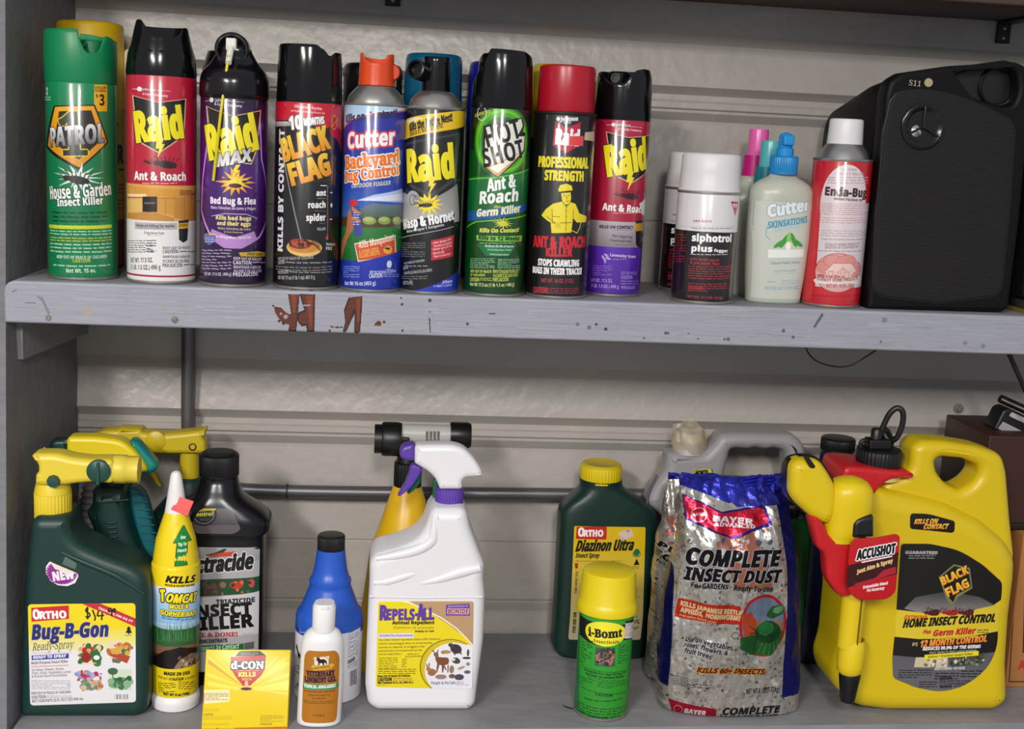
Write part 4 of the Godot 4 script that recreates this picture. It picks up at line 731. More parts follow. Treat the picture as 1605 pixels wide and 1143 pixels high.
func tube(pts: Array, r: Variant, n := 12, sub := 6) -> ArrayMesh:     # a round bar along a smooth path; r one radius or one per point
	var path := []
	var rad := []
	for i in pts.size() - 1:
		for s in sub:
			var t := float(s) / sub
			var p0: Vector3 = pts[maxi(i - 1, 0)]
			var p3: Vector3 = pts[mini(i + 2, pts.size() - 1)]
			path.append(pts[i].cubic_interpolate(pts[i + 1], p0, p3, t))
			rad.append(lerpf(r[i], r[i + 1], t) if r is Array else r)
	path.append(pts[-1])
	rad.append(r[-1] if r is Array else r)
	var st := SurfaceTool.new()
	st.begin(Mesh.PRIMITIVE_TRIANGLES)
	st.set_smooth_group(0)
	var ring := []
	var side := Vector3.ZERO
	for i in path.size():
		var d: Vector3 = (path[mini(i + 1, path.size() - 1)] - path[maxi(i - 1, 0)]).normalized()
		if side == Vector3.ZERO:
			side = d.cross(Vector3.UP if absf(d.y) < 0.9 else Vector3.RIGHT).normalized()
		side = (side - d * side.dot(d)).normalized()
		var other := d.cross(side)
		var row := []
		for k in n + 1:
			var a := TAU * k / n
			row.append((path[i] + (side * cos(a) + other * sin(a)) * rad[i]) * 0.001)
		ring.append(row)
	for i in ring.size() - 1:
		for k in n:
			for t in [[0, 0], [1, 1], [1, 0], [0, 0], [0, 1], [1, 1]]:
				st.set_uv(Vector2(float(k + t[1]) / n, i + t[0]))
				st.add_vertex(ring[i + t[0]][k + t[1]])
	for e in [0, ring.size() - 1]:
		st.set_smooth_group(1 if e == 0 else 2)
		for k in n:
			var v := [ring[e][k], ring[e][k + 1], path[e] * 0.001]
			if e > 0:
				v.reverse()
			for p in v:
				st.set_uv(Vector2.ZERO)
				st.add_vertex(p)
	st.generate_normals()
	st.index()
	return st.commit()

func box(x0: float, x1: float, y0: float, y1: float, z0: float, z1: float, bev := 1.5) -> ArrayMesh:
	var o := corners([[x0, y0], [x1, y0], [x1, y1], [x0, y1]], bev, 3)
	var m := slab(o, (z1 - z0) / 2.0, minf(bev, (z1 - z0) * 0.45), [], 3)
	var st := SurfaceTool.new()
	st.append_from(m, 0, Transform3D(Basis(), Vector3(0, 0, (z0 + z1) * 0.0005)))
	return st.commit()

func merged(list: Array) -> ArrayMesh:      # [mesh, offset in mm, turn in degrees] joined into one part
	var st := SurfaceTool.new()
	for e in list:
		var b := Basis.from_euler((e[2] if e.size() > 2 else Vector3.ZERO) * PI / 180.0)
		st.append_from(e[0], 0, Transform3D(b, (e[1] if e.size() > 1 else Vector3.ZERO) * 0.001))
	return st.commit()

func keyed(keys: Array, a: float) -> float:  # [degrees, value] pairs, smoothly joined
	for i in keys.size() - 1:
		if a <= keys[i + 1][0]:
			var t := clampf((a - keys[i][0]) / maxf(keys[i + 1][0] - keys[i][0], 0.001), 0.0, 1.0)
			return lerpf(keys[i][1], keys[i + 1][1], t * t * (3.0 - 2.0 * t))
	return keys[-1][1]

func shroud(prof: Array, rim: Array, floor_y: float, seg := 72, wall := 1.6) -> ArrayMesh:   # a spray cap: wall [radius, height from 0 to 1] up to a rim whose height changes with the angle
	var st := SurfaceTool.new()
	st.begin(Mesh.PRIMITIVE_TRIANGLES)
	st.set_smooth_group(0)
	var cols := []
	for k in seg + 1:
		var deg := -180.0 + 360.0 * (k % seg) / seg
		var a := deg_to_rad(deg)
		var top := keyed(rim, deg)
		var line := []
		for p in prof:
			line.append(Vector2(p[0], p[1]))
		# cut the wall at the rim
		var cut := []
		for i in line.size():
			if line[i].y < top - 1.0:
				cut.append(line[i])
		var at_top := func(y: float) -> float:
			for i in line.size() - 1:
				if y <= line[i + 1].y:
					return lerpf(line[i].x, line[i + 1].x, clampf((y - line[i].y) / maxf(line[i + 1].y - line[i].y, 0.001), 0, 1))
			return line[-1].x
		while cut.size() < line.size() + 1:
			var last: Vector2 = cut[-1]
			var y := last.y + (top - 1.0 - last.y) * (1.0 / (line.size() + 2 - cut.size()))
			cut.append(Vector2(at_top.call(y), y))
		var rt: float = at_top.call(top)
		cut.append(Vector2(rt, top - 0.6))
		cut.append(Vector2(rt - 0.5, top))
		cut.append(Vector2(rt - wall + 0.4, top))
		cut.append(Vector2(rt - wall, top - 0.6))
		cut.append(Vector2(rt - wall, minf(floor_y, top - 1.0)))
		cut.append(Vector2(0.001, minf(floor_y, top - 1.0) if floor_y > top - 1.0 else floor_y))
		var row := []
		for c in cut:
			row.append(Vector3(c.x * sin(a), c.y, c.x * cos(a)) * 0.001)
		cols.append(row)
	for k in seg:
		for i in cols[0].size() - 1:
			for t in [[0, 1], [1, 1], [1, 0], [0, 1], [1, 0], [0, 0]]:
				st.set_uv(Vector2(float(k + t[0]) / seg, float(i + t[1]) / cols[0].size()))
				st.add_vertex(cols[k + t[0]][i + t[1]])
	st.generate_normals()
	st.index()
	return st.commit()

# ---------------------------------------------------------------- a printed label: a picture drawn in millimetres (x from its middle, y down from its top)
class Lab:
	var im: Image
	var s: float
	var w: float
	var h: float
	var fonts: Array
	static var shapes := {}

	func _init(width: float, height: float, scale: float, c: Color, f: Array):
		w = width
		h = height
		s = scale
		fonts = f
		im = Image.create(maxi(8, int(w * s)), maxi(8, int(h * s)), false, Image.FORMAT_RGB8)
		im.fill(c)

	func q(x: float, y: float) -> Vector2:
		return Vector2((x + w / 2.0) * s, y * s)

	func scan(polys: Array, c: Color, c2 := Color(0, 0, 0, 0)) -> void:    # fills between crossings, row by row
		var top := 1e9
		var low := -1e9
		for p in polys:
			for v in p:
				top = minf(top, v.y)
				low = maxf(low, v.y)
		var y0 := maxi(0, int(floor(top)))
		var y1 := mini(im.get_height() - 1, int(ceil(low)))
		if y1 < y0:
			return
		var rows := []
		rows.resize(y1 - y0 + 1)
		for p in polys:
			var n: int = p.size()
			for i in n:
				var a: Vector2 = p[i]
				var b: Vector2 = p[(i + 1) % n]
				if a.y > b.y:
					var t := a
					a = b
					b = t
				var r0 := maxi(y0, int(ceil(a.y - 0.5)))
				var r1 := mini(y1, int(ceil(b.y - 0.5)) - 1)
				if r1 < r0:
					continue
				var g := (b.x - a.x) / (b.y - a.y)
				var x := a.x + g * (r0 + 0.5 - a.y)
				for r in range(r0, r1 + 1):
					if rows[r - y0] == null:
						rows[r - y0] = PackedFloat32Array()
					rows[r - y0].append(x)
					x += g
		for r in rows.size():
			if rows[r] == null:
				continue
			var xs: PackedFloat32Array = rows[r]
			xs.sort()
			var cc := c if c2.a == 0.0 else c.lerp(c2, clampf((r + y0 - top) / maxf(low - top, 1.0), 0, 1))
			for i in range(0, xs.size() - 1, 2):
				var a := int(round(xs[i]))
				var b := int(round(xs[i + 1]))
				if b > a:
					im.fill_rect(Rect2i(a, r + y0, b - a, 1), cc)

	func p(pts: Array, c: String, c2 := "") -> void:         # polygon x, y, x, y ...
		var poly := PackedVector2Array()
		for i in range(0, pts.size(), 2):
			poly.append(q(pts[i], pts[i + 1]))
		scan([poly], Color.html(c), Color.html(c2) if c2 else Color(0, 0, 0, 0))

	func e(x: float, y: float, rx: float, ry: float, c: String, rot := 0.0, c2 := "") -> void:
		var poly := PackedVector2Array()
		var u := Vector2(cos(rot), sin(rot))
		for k in 40:
			var a := cos(TAU * k / 40) * rx
			var b := sin(TAU * k / 40) * ry
			poly.append(q(x + a * u.x - b * u.y, y + a * u.y + b * u.x))
		scan([poly], Color.html(c), Color.html(c2) if c2 else Color(0, 0, 0, 0))

	func l(pts: Array, wide: float, c: String) -> void:      # a line of that width
		for i in range(0, pts.size() - 2, 2):
			var a := q(pts[i], pts[i + 1])
			var b := q(pts[i + 2], pts[i + 3])
			var n := (b - a).orthogonal().normalized() * wide * s / 2.0
			scan([PackedVector2Array([a + n, b + n, b - n, a - n])], Color.html(c))

	func ring(x: float, y: float, rx: float, ry: float, wide: float, c: String, rot := 0.0) -> void:
		var o := PackedVector2Array()
		var i := PackedVector2Array()
		var u := Vector2(cos(rot), sin(rot))
		for k in 48:
			var a := cos(TAU * k / 48)
			var b := sin(TAU * k / 48)
			o.append(q(x + a * rx * u.x - b * ry * u.y, y + a * rx * u.y + b * ry * u.x))
			i.append(q(x + a * (rx - wide) * u.x - b * (ry - wide) * u.y, y + a * (rx - wide) * u.y + b * (ry - wide) * u.x))
		scan([o, i], Color.html(c))

	func star(x: float, y: float, r0: float, r1: float, n: int, c: String, squash := 1.0, sd := 1) -> void:
		var rng := RandomNumberGenerator.new()
		rng.seed = sd
		var poly := PackedVector2Array()
		for k in n * 2:
			var r := (r1 if k % 2 == 0 else r0) * rng.randf_range(0.8, 1.15)
			poly.append(q(x + r * cos(PI * k / n), y + r * squash * sin(PI * k / n)))
		scan([poly], Color.html(c))

	func bug(x: float, y: float, r: float, c: String, rot := 0.0, sd := 3) -> void:     # a dark insect on its back: body, head, bent legs
		e(x, y, r, r * 0.36, c, rot)
		e(x - cos(rot) * r * 1.05, y - sin(rot) * r * 1.05, r * 0.3, r * 0.25, c, rot)
		for k in 6:
			var f := -0.7 + 0.28 * k
			var bx := x + f * r * cos(rot)
			var by := y + f * r * sin(rot)
			l([bx, by, bx - r * 0.25 + 0.1 * r * k, by - r * 0.55, bx - r * 0.55 + 0.22 * r * k, by - r * (0.75 + 0.1 * ((k * sd) % 3))], r * 0.09, c)
		l([x - r, y, x - r * 1.7, y - r * 0.5], r * 0.07, c)
		l([x - r, y, x - r * 1.8, y - r * 0.15], r * 0.07, c)

	func fine(x: float, y: float, wide: float, high: float, rows: int, c: String, slope := 0.0, sd := 1) -> void:   # print too small to read: rows of word-long dashes
		var rng := RandomNumberGenerator.new()
		rng.seed = sd * 77 + rows
		var lh := high / rows
		for r in rows:
			var at := 0.0
			var stop := wide * (1.0 if r % 4 != 3 else rng.randf_range(0.4, 0.85))
			while at < stop:
				var len := minf(rng.randf_range(0.8, 3.4) * lh, stop - at)
				var yy := y + r * lh + at * slope
				var a := q(x + at, yy + lh * 0.2)
				im.fill_rect(Rect2i(int(a.x), int(a.y), maxi(1, int(len * s)), maxi(1, int(lh * 0.42 * s))), Color.html(c))
				at += len + lh * 0.38

	func dots(x0: float, y0: float, x1: float, y1: float, n: int, r: float, cs: Array, sd := 1) -> void:      # scattered dabs
		var rng := RandomNumberGenerator.new()
		rng.seed = sd
		for k in n:
			var rr := r * rng.randf_range(0.5, 1.3)
			e(rng.randf_range(x0, x1), rng.randf_range(y0, y1), rr, rr * rng.randf_range(0.5, 1.0), cs[rng.randi() % cs.size()], rng.randf() * 3.0)

	func shape(font: int, text: String) -> Array:
		var key := "%d/%s" % [font, text]
		if not shapes.has(key):
			var ts := TextServerManager.get_primary_interface()
			var sh := ts.create_shaped_text()
			ts.shaped_text_add_string(sh, text, (fonts[font] as Font).get_rids(), 200)
			ts.shaped_text_shape(sh)
			var glyphs := []
			var pen := 0.0
			var lo := 1e9
			var hi := -1e9
			for g in ts.shaped_text_get_glyphs(sh):
				var d := ts.font_get_glyph_contours(g.font_rid, 200, g.index)
				var loops := []
				if d.has("points"):
					var from := 0
					for last in d.contours:
						var raw := []
						for i in range(from, last + 1):
							raw.append(d.points[i])
						from = last + 1
						var n := raw.size()
						if n < 3:
							continue
						var loop := PackedVector2Array()
						for i in n:
							var v: Vector3 = raw[i]
							var nx: Vector3 = raw[(i + 1) % n]
							var pv: Vector3 = raw[(i + n - 1) % n]
							var here := Vector2(v.x, v.y)
							if int(v.z) & 1:
								loop.append(here)
							else:
								var a := Vector2(pv.x, pv.y) if int(pv.z) & 1 else (Vector2(pv.x, pv.y) + here) / 2.0
								var b := Vector2(nx.x, nx.y) if int(nx.z) & 1 else (Vector2(nx.x, nx.y) + here) / 2.0
								for t in [0.0, 0.33, 0.67]:
									loop.append(a.lerp(here, t).lerp(here.lerp(b, t), t))
						for i in loop.size():
							loop[i].x += pen
							lo = minf(lo, loop[i].x)
							hi = maxf(hi, loop[i].x)
						loops.append(loop)
				pen += g.advance
				glyphs.append(loops)
			ts.free_rid(sh)
			shapes[key] = [glyphs, lo, hi]
		return shapes[key]

	# lettering: left end of the baseline, width, height of a capital; options f font, o outline colour, ow its width, b added weight, k slant, r turn in degrees, a arch, c2 lower colour
	func t(text: String, x: float, y: float, wide: float, cap: float, c: String, opt := {}) -> void:
		var sh := shape(opt.get("f", 1), text)
		var lo: float = sh[1]
		var k: float = opt.get("k", 0.0)
		var bold: float = minf(opt.get("b", 0.0), 0.05 * cap) * s
		var ow: float = minf(opt.get("ow", 0.6), 0.11 * cap) * s + bold
		var sx := (wide - k * cap) / maxf(sh[2] - lo, 0.01)
		var sy := cap / 143.0
		var turn: float = deg_to_rad(opt.get("r", 0.0))
		var arch: float = opt.get("a", 0.0)
		var placed := []
		for g in sh[0]:
			var loops := []
			for loop in g:
				var out := PackedVector2Array()
				for v in loop:
					var px: float = (v.x - lo) * sx - v.y * sy * k
					var py: float = v.y * sy
					if arch != 0.0:
						var f := (px - wide / 2.0) / (wide / 2.0)
						py += arch * f * f
					out.append(q(x + px * cos(turn) - py * sin(turn), y + px * sin(turn) + py * cos(turn)))
				loops.append(out)
			placed.append(loops)
		for pass_ in ([0, 1] if opt.has("o") else [1]):
			for loops in placed:
				if loops.is_empty():
					continue
				var outer := 0.0
				for lp in loops:
					var a := area(lp)
					if absf(a) > absf(outer):
						outer = a
				var drawn := []
				for lp in loops:
					var is_outer: bool = area(lp) * outer > 0.0
					var d := ow if pass_ == 0 else bold
					if pass_ == 0 and not is_outer:
						continue
					if d > 0.3:
						for o in Geometry2D.offset_polygon(lp, d if is_outer else -d, Geometry2D.JOIN_ROUND if pass_ == 0 else Geometry2D.JOIN_MITER):
							drawn.append(o)
							if pass_ == 0:
								scan([o], Color.html(opt.o))
					else:
						drawn.append(lp)
				if pass_ == 1:
					scan(drawn, Color.html(c), Color.html(opt.c2) if opt.has("c2") else Color(0, 0, 0, 0))

	func area(lp: PackedVector2Array) -> float:
		var a := 0.0
		for i in lp.size():
			a += lp[i].cross(lp[(i + 1) % lp.size()])
		return a

func lab(w: float, h: float, c: String, s := 4.5) -> Lab:
	return Lab.new(w, h, s, col(c), FONT)
# ---------------------------------------------------------------- builders that several things share
func can(called: String, label: String, at: Vector3, turn: float, r: float, h: float, m: Material, group: String) -> Node3D:
	var o := thing(called, label, "can", at.x, at.y, at.z, turn, group)
	part("base_rim", lathe([[0.01, 3], [r - 6, 3], [r - 4, 0.6], [r - 2, 0.05], [r, 0.5], [r + 0.4, 1.4], [r + 0.3, 2.6], [r - 0.5, 3.2]], 56), mat("a8a49c", 0.38, 0.8), o)
	part("body", lathe([[r - 0.6, 3], [r - 0.1, 3.8], [r, 5], [r, h - 1.2], [r - 0.5, h]], 64), m, o)
	return o

func twin(o: Node3D, at: Vector3, turn: float, label: String) -> Node3D:
	var d := o.duplicate()
	d.name = o.name
	add_child(d, true)
	d.position = at * 0.001
	d.rotation.y = deg_to_rad(turn)
	d.set_meta("label", label)
	return d

func ribbed(r: float, y0: float, y1: float, ribs: int) -> ArrayMesh:     # a screw cap with upright ribs
	var o := []
	for k in ribs * 4:
		var rr: float = r - [0.0, 0.0, 0.7, 0.7][k % 4]
		o.append(Vector2(rr * cos(TAU * k / (ribs * 4)), rr * sin(TAU * k / (ribs * 4))))
	var st := SurfaceTool.new()
	var side := slab(o, (y1 - y0) / 2.0 - 1.5, 0.5, [], 2)
	st.append_from(side, 0, Transform3D(Basis.from_euler(Vector3(-PI / 2, 0, 0)), Vector3(0, (y0 + y1) / 2.0, 0) * 0.001))
	st.append_from(lathe([[0.01, y0], [r - 0.5, y0], [r + 0.1, y0 + 0.5], [r + 0.1, y0 + 2.2], [r - 0.6, y0 + 2.4]], 48), 0, Transform3D())
	st.append_from(lathe([[r - 0.5, y1 - 2.2], [r - 0.3, y1 - 1.2], [r - 1.2, y1 - 0.2], [r - 2.2, y1], [0.01, y1]], 48), 0, Transform3D())
	return st.commit()

func hexa(p: Array) -> ArrayMesh:    # eight corners: bottom back-left, back-right, front-right, front-left, then the top ones
	var st := SurfaceTool.new()
	st.begin(Mesh.PRIMITIVE_TRIANGLES)
	st.set_smooth_group(-1)
	for f in [[3, 7, 6, 2], [1, 5, 4, 0], [0, 4, 7, 3], [2, 6, 5, 1], [7, 4, 5, 6], [0, 3, 2, 1]]:
		for t in [0, 1, 2, 0, 2, 3]:
			st.set_uv(Vector2(0, 0))
			st.add_vertex(p[f[t]] * 0.001)
	st.generate_normals()
	st.index()
	return st.commit()

func swept(prof: Array, x0: float, x1: float, n := 1) -> ArrayMesh:     # [y, z] from top to bottom, carried along x
	var st := SurfaceTool.new()
	st.begin(Mesh.PRIMITIVE_TRIANGLES)
	st.set_smooth_group(-1)
	for i in prof.size() - 1:
		for k in n:
			var a := lerpf(x0, x1, float(k) / n)
			var b := lerpf(x0, x1, float(k + 1) / n)
			for t in [[a, 0], [b, 0], [b, 1], [a, 0], [b, 1], [a, 1]]:
				st.set_uv(Vector2(t[0], prof[i + t[1]][0]) * 0.001)
				st.add_vertex(Vector3(t[0], prof[i + t[1]][0], prof[i + t[1]][1]) * 0.001)
	st.generate_normals()
	st.index()
	return st.commit()

func noise_map(freq: float, sd: int, lo: Color, hi: Color, size := 512, oct := 4) -> NoiseTexture2D:
	var f := FastNoiseLite.new()
	f.seed = sd
	f.frequency = freq
	f.fractal_octaves = oct
	var t := NoiseTexture2D.new()
	t.width = size
	t.height = size
	t.seamless = true
	t.noise = f
	var g := Gradient.new()
	g.set_color(0, lo)
	g.set_color(1, hi)
	t.color_ramp = g
	return t

func bump_map(freq: float, sd: int, strength: float, size := 512, kind := FastNoiseLite.TYPE_SIMPLEX_SMOOTH) -> NoiseTexture2D:
	var f := FastNoiseLite.new()
	f.seed = sd
	f.frequency = freq
	f.noise_type = kind
	var t := NoiseTexture2D.new()
	t.width = size
	t.height = size
	t.seamless = true
	t.as_normal_map = true
	t.bump_strength = strength
	t.noise = f
	return t

func painted(lo: String, hi: String, rough: float, scale: Vector3, bump: Texture2D, bumpy: float, sd := 1) -> StandardMaterial3D:
	var m := StandardMaterial3D.new()
	m.albedo_texture = noise_map(0.012, sd, col(lo), col(hi))
	m.roughness = rough
	m.uv1_triplanar = true
	m.uv1_world_triplanar = true
	m.uv1_scale = scale
	if bump:
		m.normal_enabled = true
		m.normal_texture = bump
		m.normal_scale = bumpy
	return m

func grille_material() -> StandardMaterial3D:
	var im := Image.create(64, 64, false, Image.FORMAT_RGB8)
	im.fill(Color.html("2c2a2b"))
	for j in 4:
		for i in 4:
			var cx := i * 16 + (8 if j % 2 else 0)
			for y in 11:
				for x in 11:
					if Vector2(x - 5, y - 5).length() < 5.2:
						im.set_pixel((cx + x) % 64, (j * 16 + y) % 64, Color.html("060607"))
	var m := StandardMaterial3D.new()
	m.albedo_texture = ImageTexture.create_from_image(im)
	m.roughness = 0.6
	m.metallic_specular = 0.3
	m.uv1_triplanar = true
	m.uv1_scale = Vector3(1, 1, 1) * 120.0
	return m

func lettering(text: String, wide: float, cap: float, deep: float, m: Material, parent: Node3D, at: Vector3, turn: float) -> void:
	var t := TextMesh.new()
	t.text = text
	var f := SystemFont.new()
	f.font_names = PackedStringArray(["Droid Serif"])
	t.font = f
	t.font_size = 64
	t.pixel_size = 0.001
	t.depth = 0.01
	t.horizontal_alignment = HORIZONTAL_ALIGNMENT_LEFT
	t.vertical_alignment = VERTICAL_ALIGNMENT_BOTTOM
	var b := t.get_aabb()
	var o := part("lettering", t, m, parent, at, Vector3(0, 0, turn))
	o.scale = Vector3(wide * 0.001 / b.size.x, cap * 0.001 / b.size.y, 0.02)
	o.position -= o.basis * Vector3(b.position.x, b.position.y, 0)

func foil_ground(l: Lab) -> void:
	l.dots(-l.w / 2, 0, l.w / 2, l.h, 1500, 2.2, ["c8c4bc", "aaa69e", "9a968e", "d6d2cc", "b4aca0", "8e8a84"], 11)
	l.dots(-l.w / 2, 0, l.w / 2, l.h, 260, 1.5, ["6a6a5c", "7c6c58", "5c6650", "4a463e", "a05840"], 12)
	var y := 1.0
	var odd := 0
	while y < l.h:
		var x := -l.w / 2 + (1.2 if odd % 2 else 0.0)
		while x < l.w / 2:
			l.im.fill_rect(Rect2i(int((x + l.w / 2) * l.s), int(y * l.s), maxi(2, int(0.5 * l.s)), maxi(2, int(0.5 * l.s))), Color.html("7a7468"))
			x += 2.4
		y += 2.1
		odd += 1
	l.p([-l.w * 0.2, l.h * 0.18, l.w * 0.05, l.h * 0.18, l.w * 0.22, l.h * 0.44, -l.w * 0.05, l.h * 0.44], "b4705c")
	l.dots(-l.w * 0.25, l.h * 0.15, l.w * 0.3, l.h * 0.42, 90, 3.0, ["c0bcb8", "5a5c70", "b86c58", "a8a49c", "cac6c0"], 13)

var folds := FastNoiseLite.new()

func wrinkle(p: Vector3, sd: int) -> Vector3:
	folds.seed = 5
	folds.frequency = 0.022
	var k := clampf((p.y - 4.0) / 30.0, 0.0, 1.0)
	var d := folds.get_noise_3d(p.x * 1.6 + sd * 90.0, p.y * 0.8, p.z) * 7.0 + absf(folds.get_noise_3d(p.x * 4.0, p.y * 2.2 + sd * 50.0, p.z * 3.0)) * 3.4
	return p + Vector3(signf(p.x) * absf(d) * 0.25, 0, d * signf(p.z)) * (0.25 + 0.75 * k)

func crimp(wide: float, high: float, sd: int) -> ArrayMesh:      # the pressed seam along the top of a bag
	var rng := RandomNumberGenerator.new()
	rng.seed = sd
	var st := SurfaceTool.new()
	st.begin(Mesh.PRIMITIVE_TRIANGLES)
	st.set_smooth_group(-1)
	var n := 60
	var rows := []
	for j in 7:
		var row := []
		for i in n + 1:
			var x := (float(i) / n - 0.5) * wide
			var sag := -7.0 * pow(sin(PI * i / n), 1.5) * (0.6 + 0.4 * sin(i * 0.23 + sd))
			row.append([x, sag + (float(j) / 6.0 - 0.6) * high * 3.0 + (rng.randf_range(-0.5, 0.9) if j == 6 else 0.0), (1.1 if j % 2 else -0.5) + sin(i * 0.5) * 1.1 + sin(i * 0.17 + sd) * 2.5])
		rows.append(row)
	for side in [1.0, -1.0]:
		for j in 6:
			for i in n:
				var q := [rows[j][i], rows[j][i + 1], rows[j + 1][i + 1], rows[j + 1][i]]
				for t in ([0, 3, 2, 0, 2, 1] if side > 0 else [0, 2, 3, 0, 1, 2]):
					st.set_uv(Vector2(q[t][0], q[t][1]) * 0.01)
					st.add_vertex(Vector3(q[t][0], q[t][1], q[t][2] + side * 0.5) * 0.001)
	st.generate_normals()
	st.index()
	return st.commit()

func tape(r: float, y0: float, y1: float) -> ArrayMesh:       # crumpled clear tape wound round a cap, its edge standing up unevenly
	var st := SurfaceTool.new()
	st.begin(Mesh.PRIMITIVE_TRIANGLES)
	st.set_smooth_group(0)
	var n := 48
	var rows := []
	for j in 9:
		var row := []
		for i in n + 1:
			var a := TAU * (i % n) / n
			var f := j / 8.0
			var rr := r + 1.2 * sin(a * 5.0 + j) + f * (3.5 * sin(a * 2.0 + 0.6) + 1.8 * sin(a * 7.0)) + (2.6 if cos(a - 2.6) > 0.7 else 0.0) * f
			row.append(Vector3(rr * sin(a), lerpf(y0, y1 - 5.0 + 5.0 * sin(a * 2.0 + 2.0) + 2.0 * sin(a * 5.0), f), rr * cos(a)) * 0.001)
		rows.append(row)
	for j in 8:
		for i in n:
			for t in [[1, 0], [1, 1], [0, 1], [1, 0], [0, 1], [0, 0]]:
				st.add_vertex(rows[j + t[0]][i + t[1]])
	st.generate_normals()
	st.index()
	return st.commit()

# ---------------------------------------------------------------- the print on each label

func print_shelf() -> Lab:
	var l := lab(1100.0, 41.0, "9a9ca9", 1.86)
	var rng := RandomNumberGenerator.new()
	rng.seed = 21
	for k in 700:
		var x := rng.randf_range(-550, 550)
		var y := rng.randf_range(0, 41)
		l.l([x, y, x + rng.randf_range(8, 60), y + rng.randf_range(-0.5, 0.5)], rng.randf_range(0.3, 0.9), ["91929c", "9fa0aa", "95959e", "a3a6af"][k % 4])
	l.p([-279, 3.9, -267.9, 3.5, -269, 19.2, -270.5, 40.7, -275.6, 42.3, -278, 40, -275.9, 21.8], "2a120a")
	l.p([-278.1, 3.8, -268.8, 3.5, -269.9, 19.2, -271.4, 38.8, -275.2, 40.4, -276.6, 38.5, -275, 21.8], "5c2410")
	l.p([-276.3, 3.8, -270.7, 3.6, -271.8, 21.7, -274.1, 21.7], "7c3618")
	l.p([-267.9, 3.5, -252.5, 2.9, -252.7, 39.7, -256.4, 41.7, -260.2, 39.9, -260.8, 34.4, -265, 35.3, -269.7, 30.2, -269.4, 21.6, -263, 19], "2a120a")
	l.p([-266, 4.4, -253.5, 3.4, -253.9, 38.3, -256.9, 40.3, -259.3, 38.4, -259.4, 32, -265, 33.4, -268.4, 29.2, -267.5, 22.7, -261.5, 20.4], "5c2410")
	l.p([-261.4, 5.1, -255.3, 4.4, -255.6, 34.2, -258, 34.3, -259.2, 21.2], "7c3618")
	l.p([-266.3, 13.9, -257, 13.1, -257, 14.7, -266.3, 15.3], "8d8e97")
	l.p([-292.8, 16.4, -285.3, 17.4, -281.1, 22, -275.9, 24.2, -275.7, 34.2, -280.9, 33.4, -285.1, 31.6, -288.4, 27, -291.3, 22.3], "5c2410")
	l.e(-281, 26.3, 2.2, 2.2, "9a948e")
	l.e(-285.7, 23.3, 1.4, 1.4, "8d8e97")
	l.e(-287.4, 30.8, 1.2, 1.2, "2a120a")
	l.e(-293.5, 15.8, 1, 1, "2a120a")
	l.e(-283.2, 33, 1.4, 1.4, "2a120a")
	l.p([-219.8, 5.1, -206.2, 3.2, -206.7, 19.4, -207.6, 38.6, -211.3, 41.2, -213.7, 38.8, -213.2, 20.8, -216.4, 26.9, -220.8, 38.1, -223.6, 40.6, -224.6, 38.2, -222.4, 29.5, -224.1, 17.6], "2a120a")
	l.p([-218.3, 5.5, -207.1, 4.1, -207.9, 19.5, -208.6, 37.2, -210.9, 39.2, -212.6, 37.8, -211.9, 19.6, -214.3, 14.9, -217.4, 24.6, -220.9, 35.5, -223.1, 38.7, -223.7, 37.3, -221.5, 29.5, -222.7, 19], "5c2410")
	l.p([-212.3, 5.3, -208.5, 4.7, -208.8, 29.1, -210.7, 29.1], "7c3618")
	l.e(-189.4, 29.9, 2.6, 2.6, "5c2410")
	l.e(-184.2, 28.2, 1.4, 1.4, "5c2410")
	l.e(-192.4, 30.9, 1.2, 1.2, "5c2410")
	l.e(-235.9, 34.8, 1, 1, "5c2410")
	l.e(-230.1, 35.1, 1.2, 1.2, "5c2410")
	l.e(-237.7, 38.7, 1.2, 1.2, "5c2410")
	l.e(-166.8, 9.9, 1.4, 1.4, "3c3a40")
	l.e(-168, 3.7, 1, 1, "3c3a40")
	l.e(-139.5, 5.1, 1.7, 1.7, "3c3a40")
	l.e(-139, 16.4, 0.7, 0.7, "3c3a40")
	l.e(-165.5, 36.3, 1.2, 1.2, "3c3a40")
	l.e(-100.8, 27.4, 1.4, 1.4, "3c3a40")
	l.e(11.1, 24.1, 1.9, 1.9, "6c6c76")
	l.e(23.1, 26.7, 2.2, 2.2, "6c6c76")
	l.e(30.2, 23.5, 1.4, 1.4, "3c3a40")
	l.e(40.4, 28, 1.7, 1.7, "3c3a40")
	l.p([-139.8, 22.4, -138.6, 22.4, -137.3, 37.8, -138.2, 37.8], "2e2c30")
	l.p([-79.6, 15.8, -68.1, 15.9, -68.1, 16.3, -79.6, 16.5], "3a383c")
	l.p([-235.9, 35.3, -224.7, 34.4, -224.6, 35.4, -235.9, 35.7], "2a120a")
	l.e(-507.8, 35.4, 2.9, 2.9, "6a6664")
	l.e(-507.8, 35.4, 1.7, 1.7, "8a8580")
	l.e(-388, 33, 3.4, 3.4, "6c6256")
	l.e(-388.8, 31.3, 2, 2, "8a7c68")
	l.e(-470.7, 26.7, 4.4, 4.4, "a89a90")
	l.p([-529.4, 20.6, -519.3, 20.7, -519.3, 21.7, -529.4, 21.7], "6e6e78")
	l.p([-519.1, 13.7, -512.9, 15.1, -506.1, 30.4, -507.7, 32.9, -513.8, 19.2], "7c7c86")
	l.p([-541.7, 10.5, -537, 8.3, -537, 9.3, -541.4, 11.4], "5c5c66")
	l.e(102.7, 30.2, 1.7, 1.7, "5c5a64")
	l.e(105.2, 30.1, 1.4, 1.4, "5c5a64")
	l.e(80.5, 35.9, 1.2, 1.2, "5c5a64")
	l.e(168.7, 34.3, 1.9, 1.9, "5c5a64")
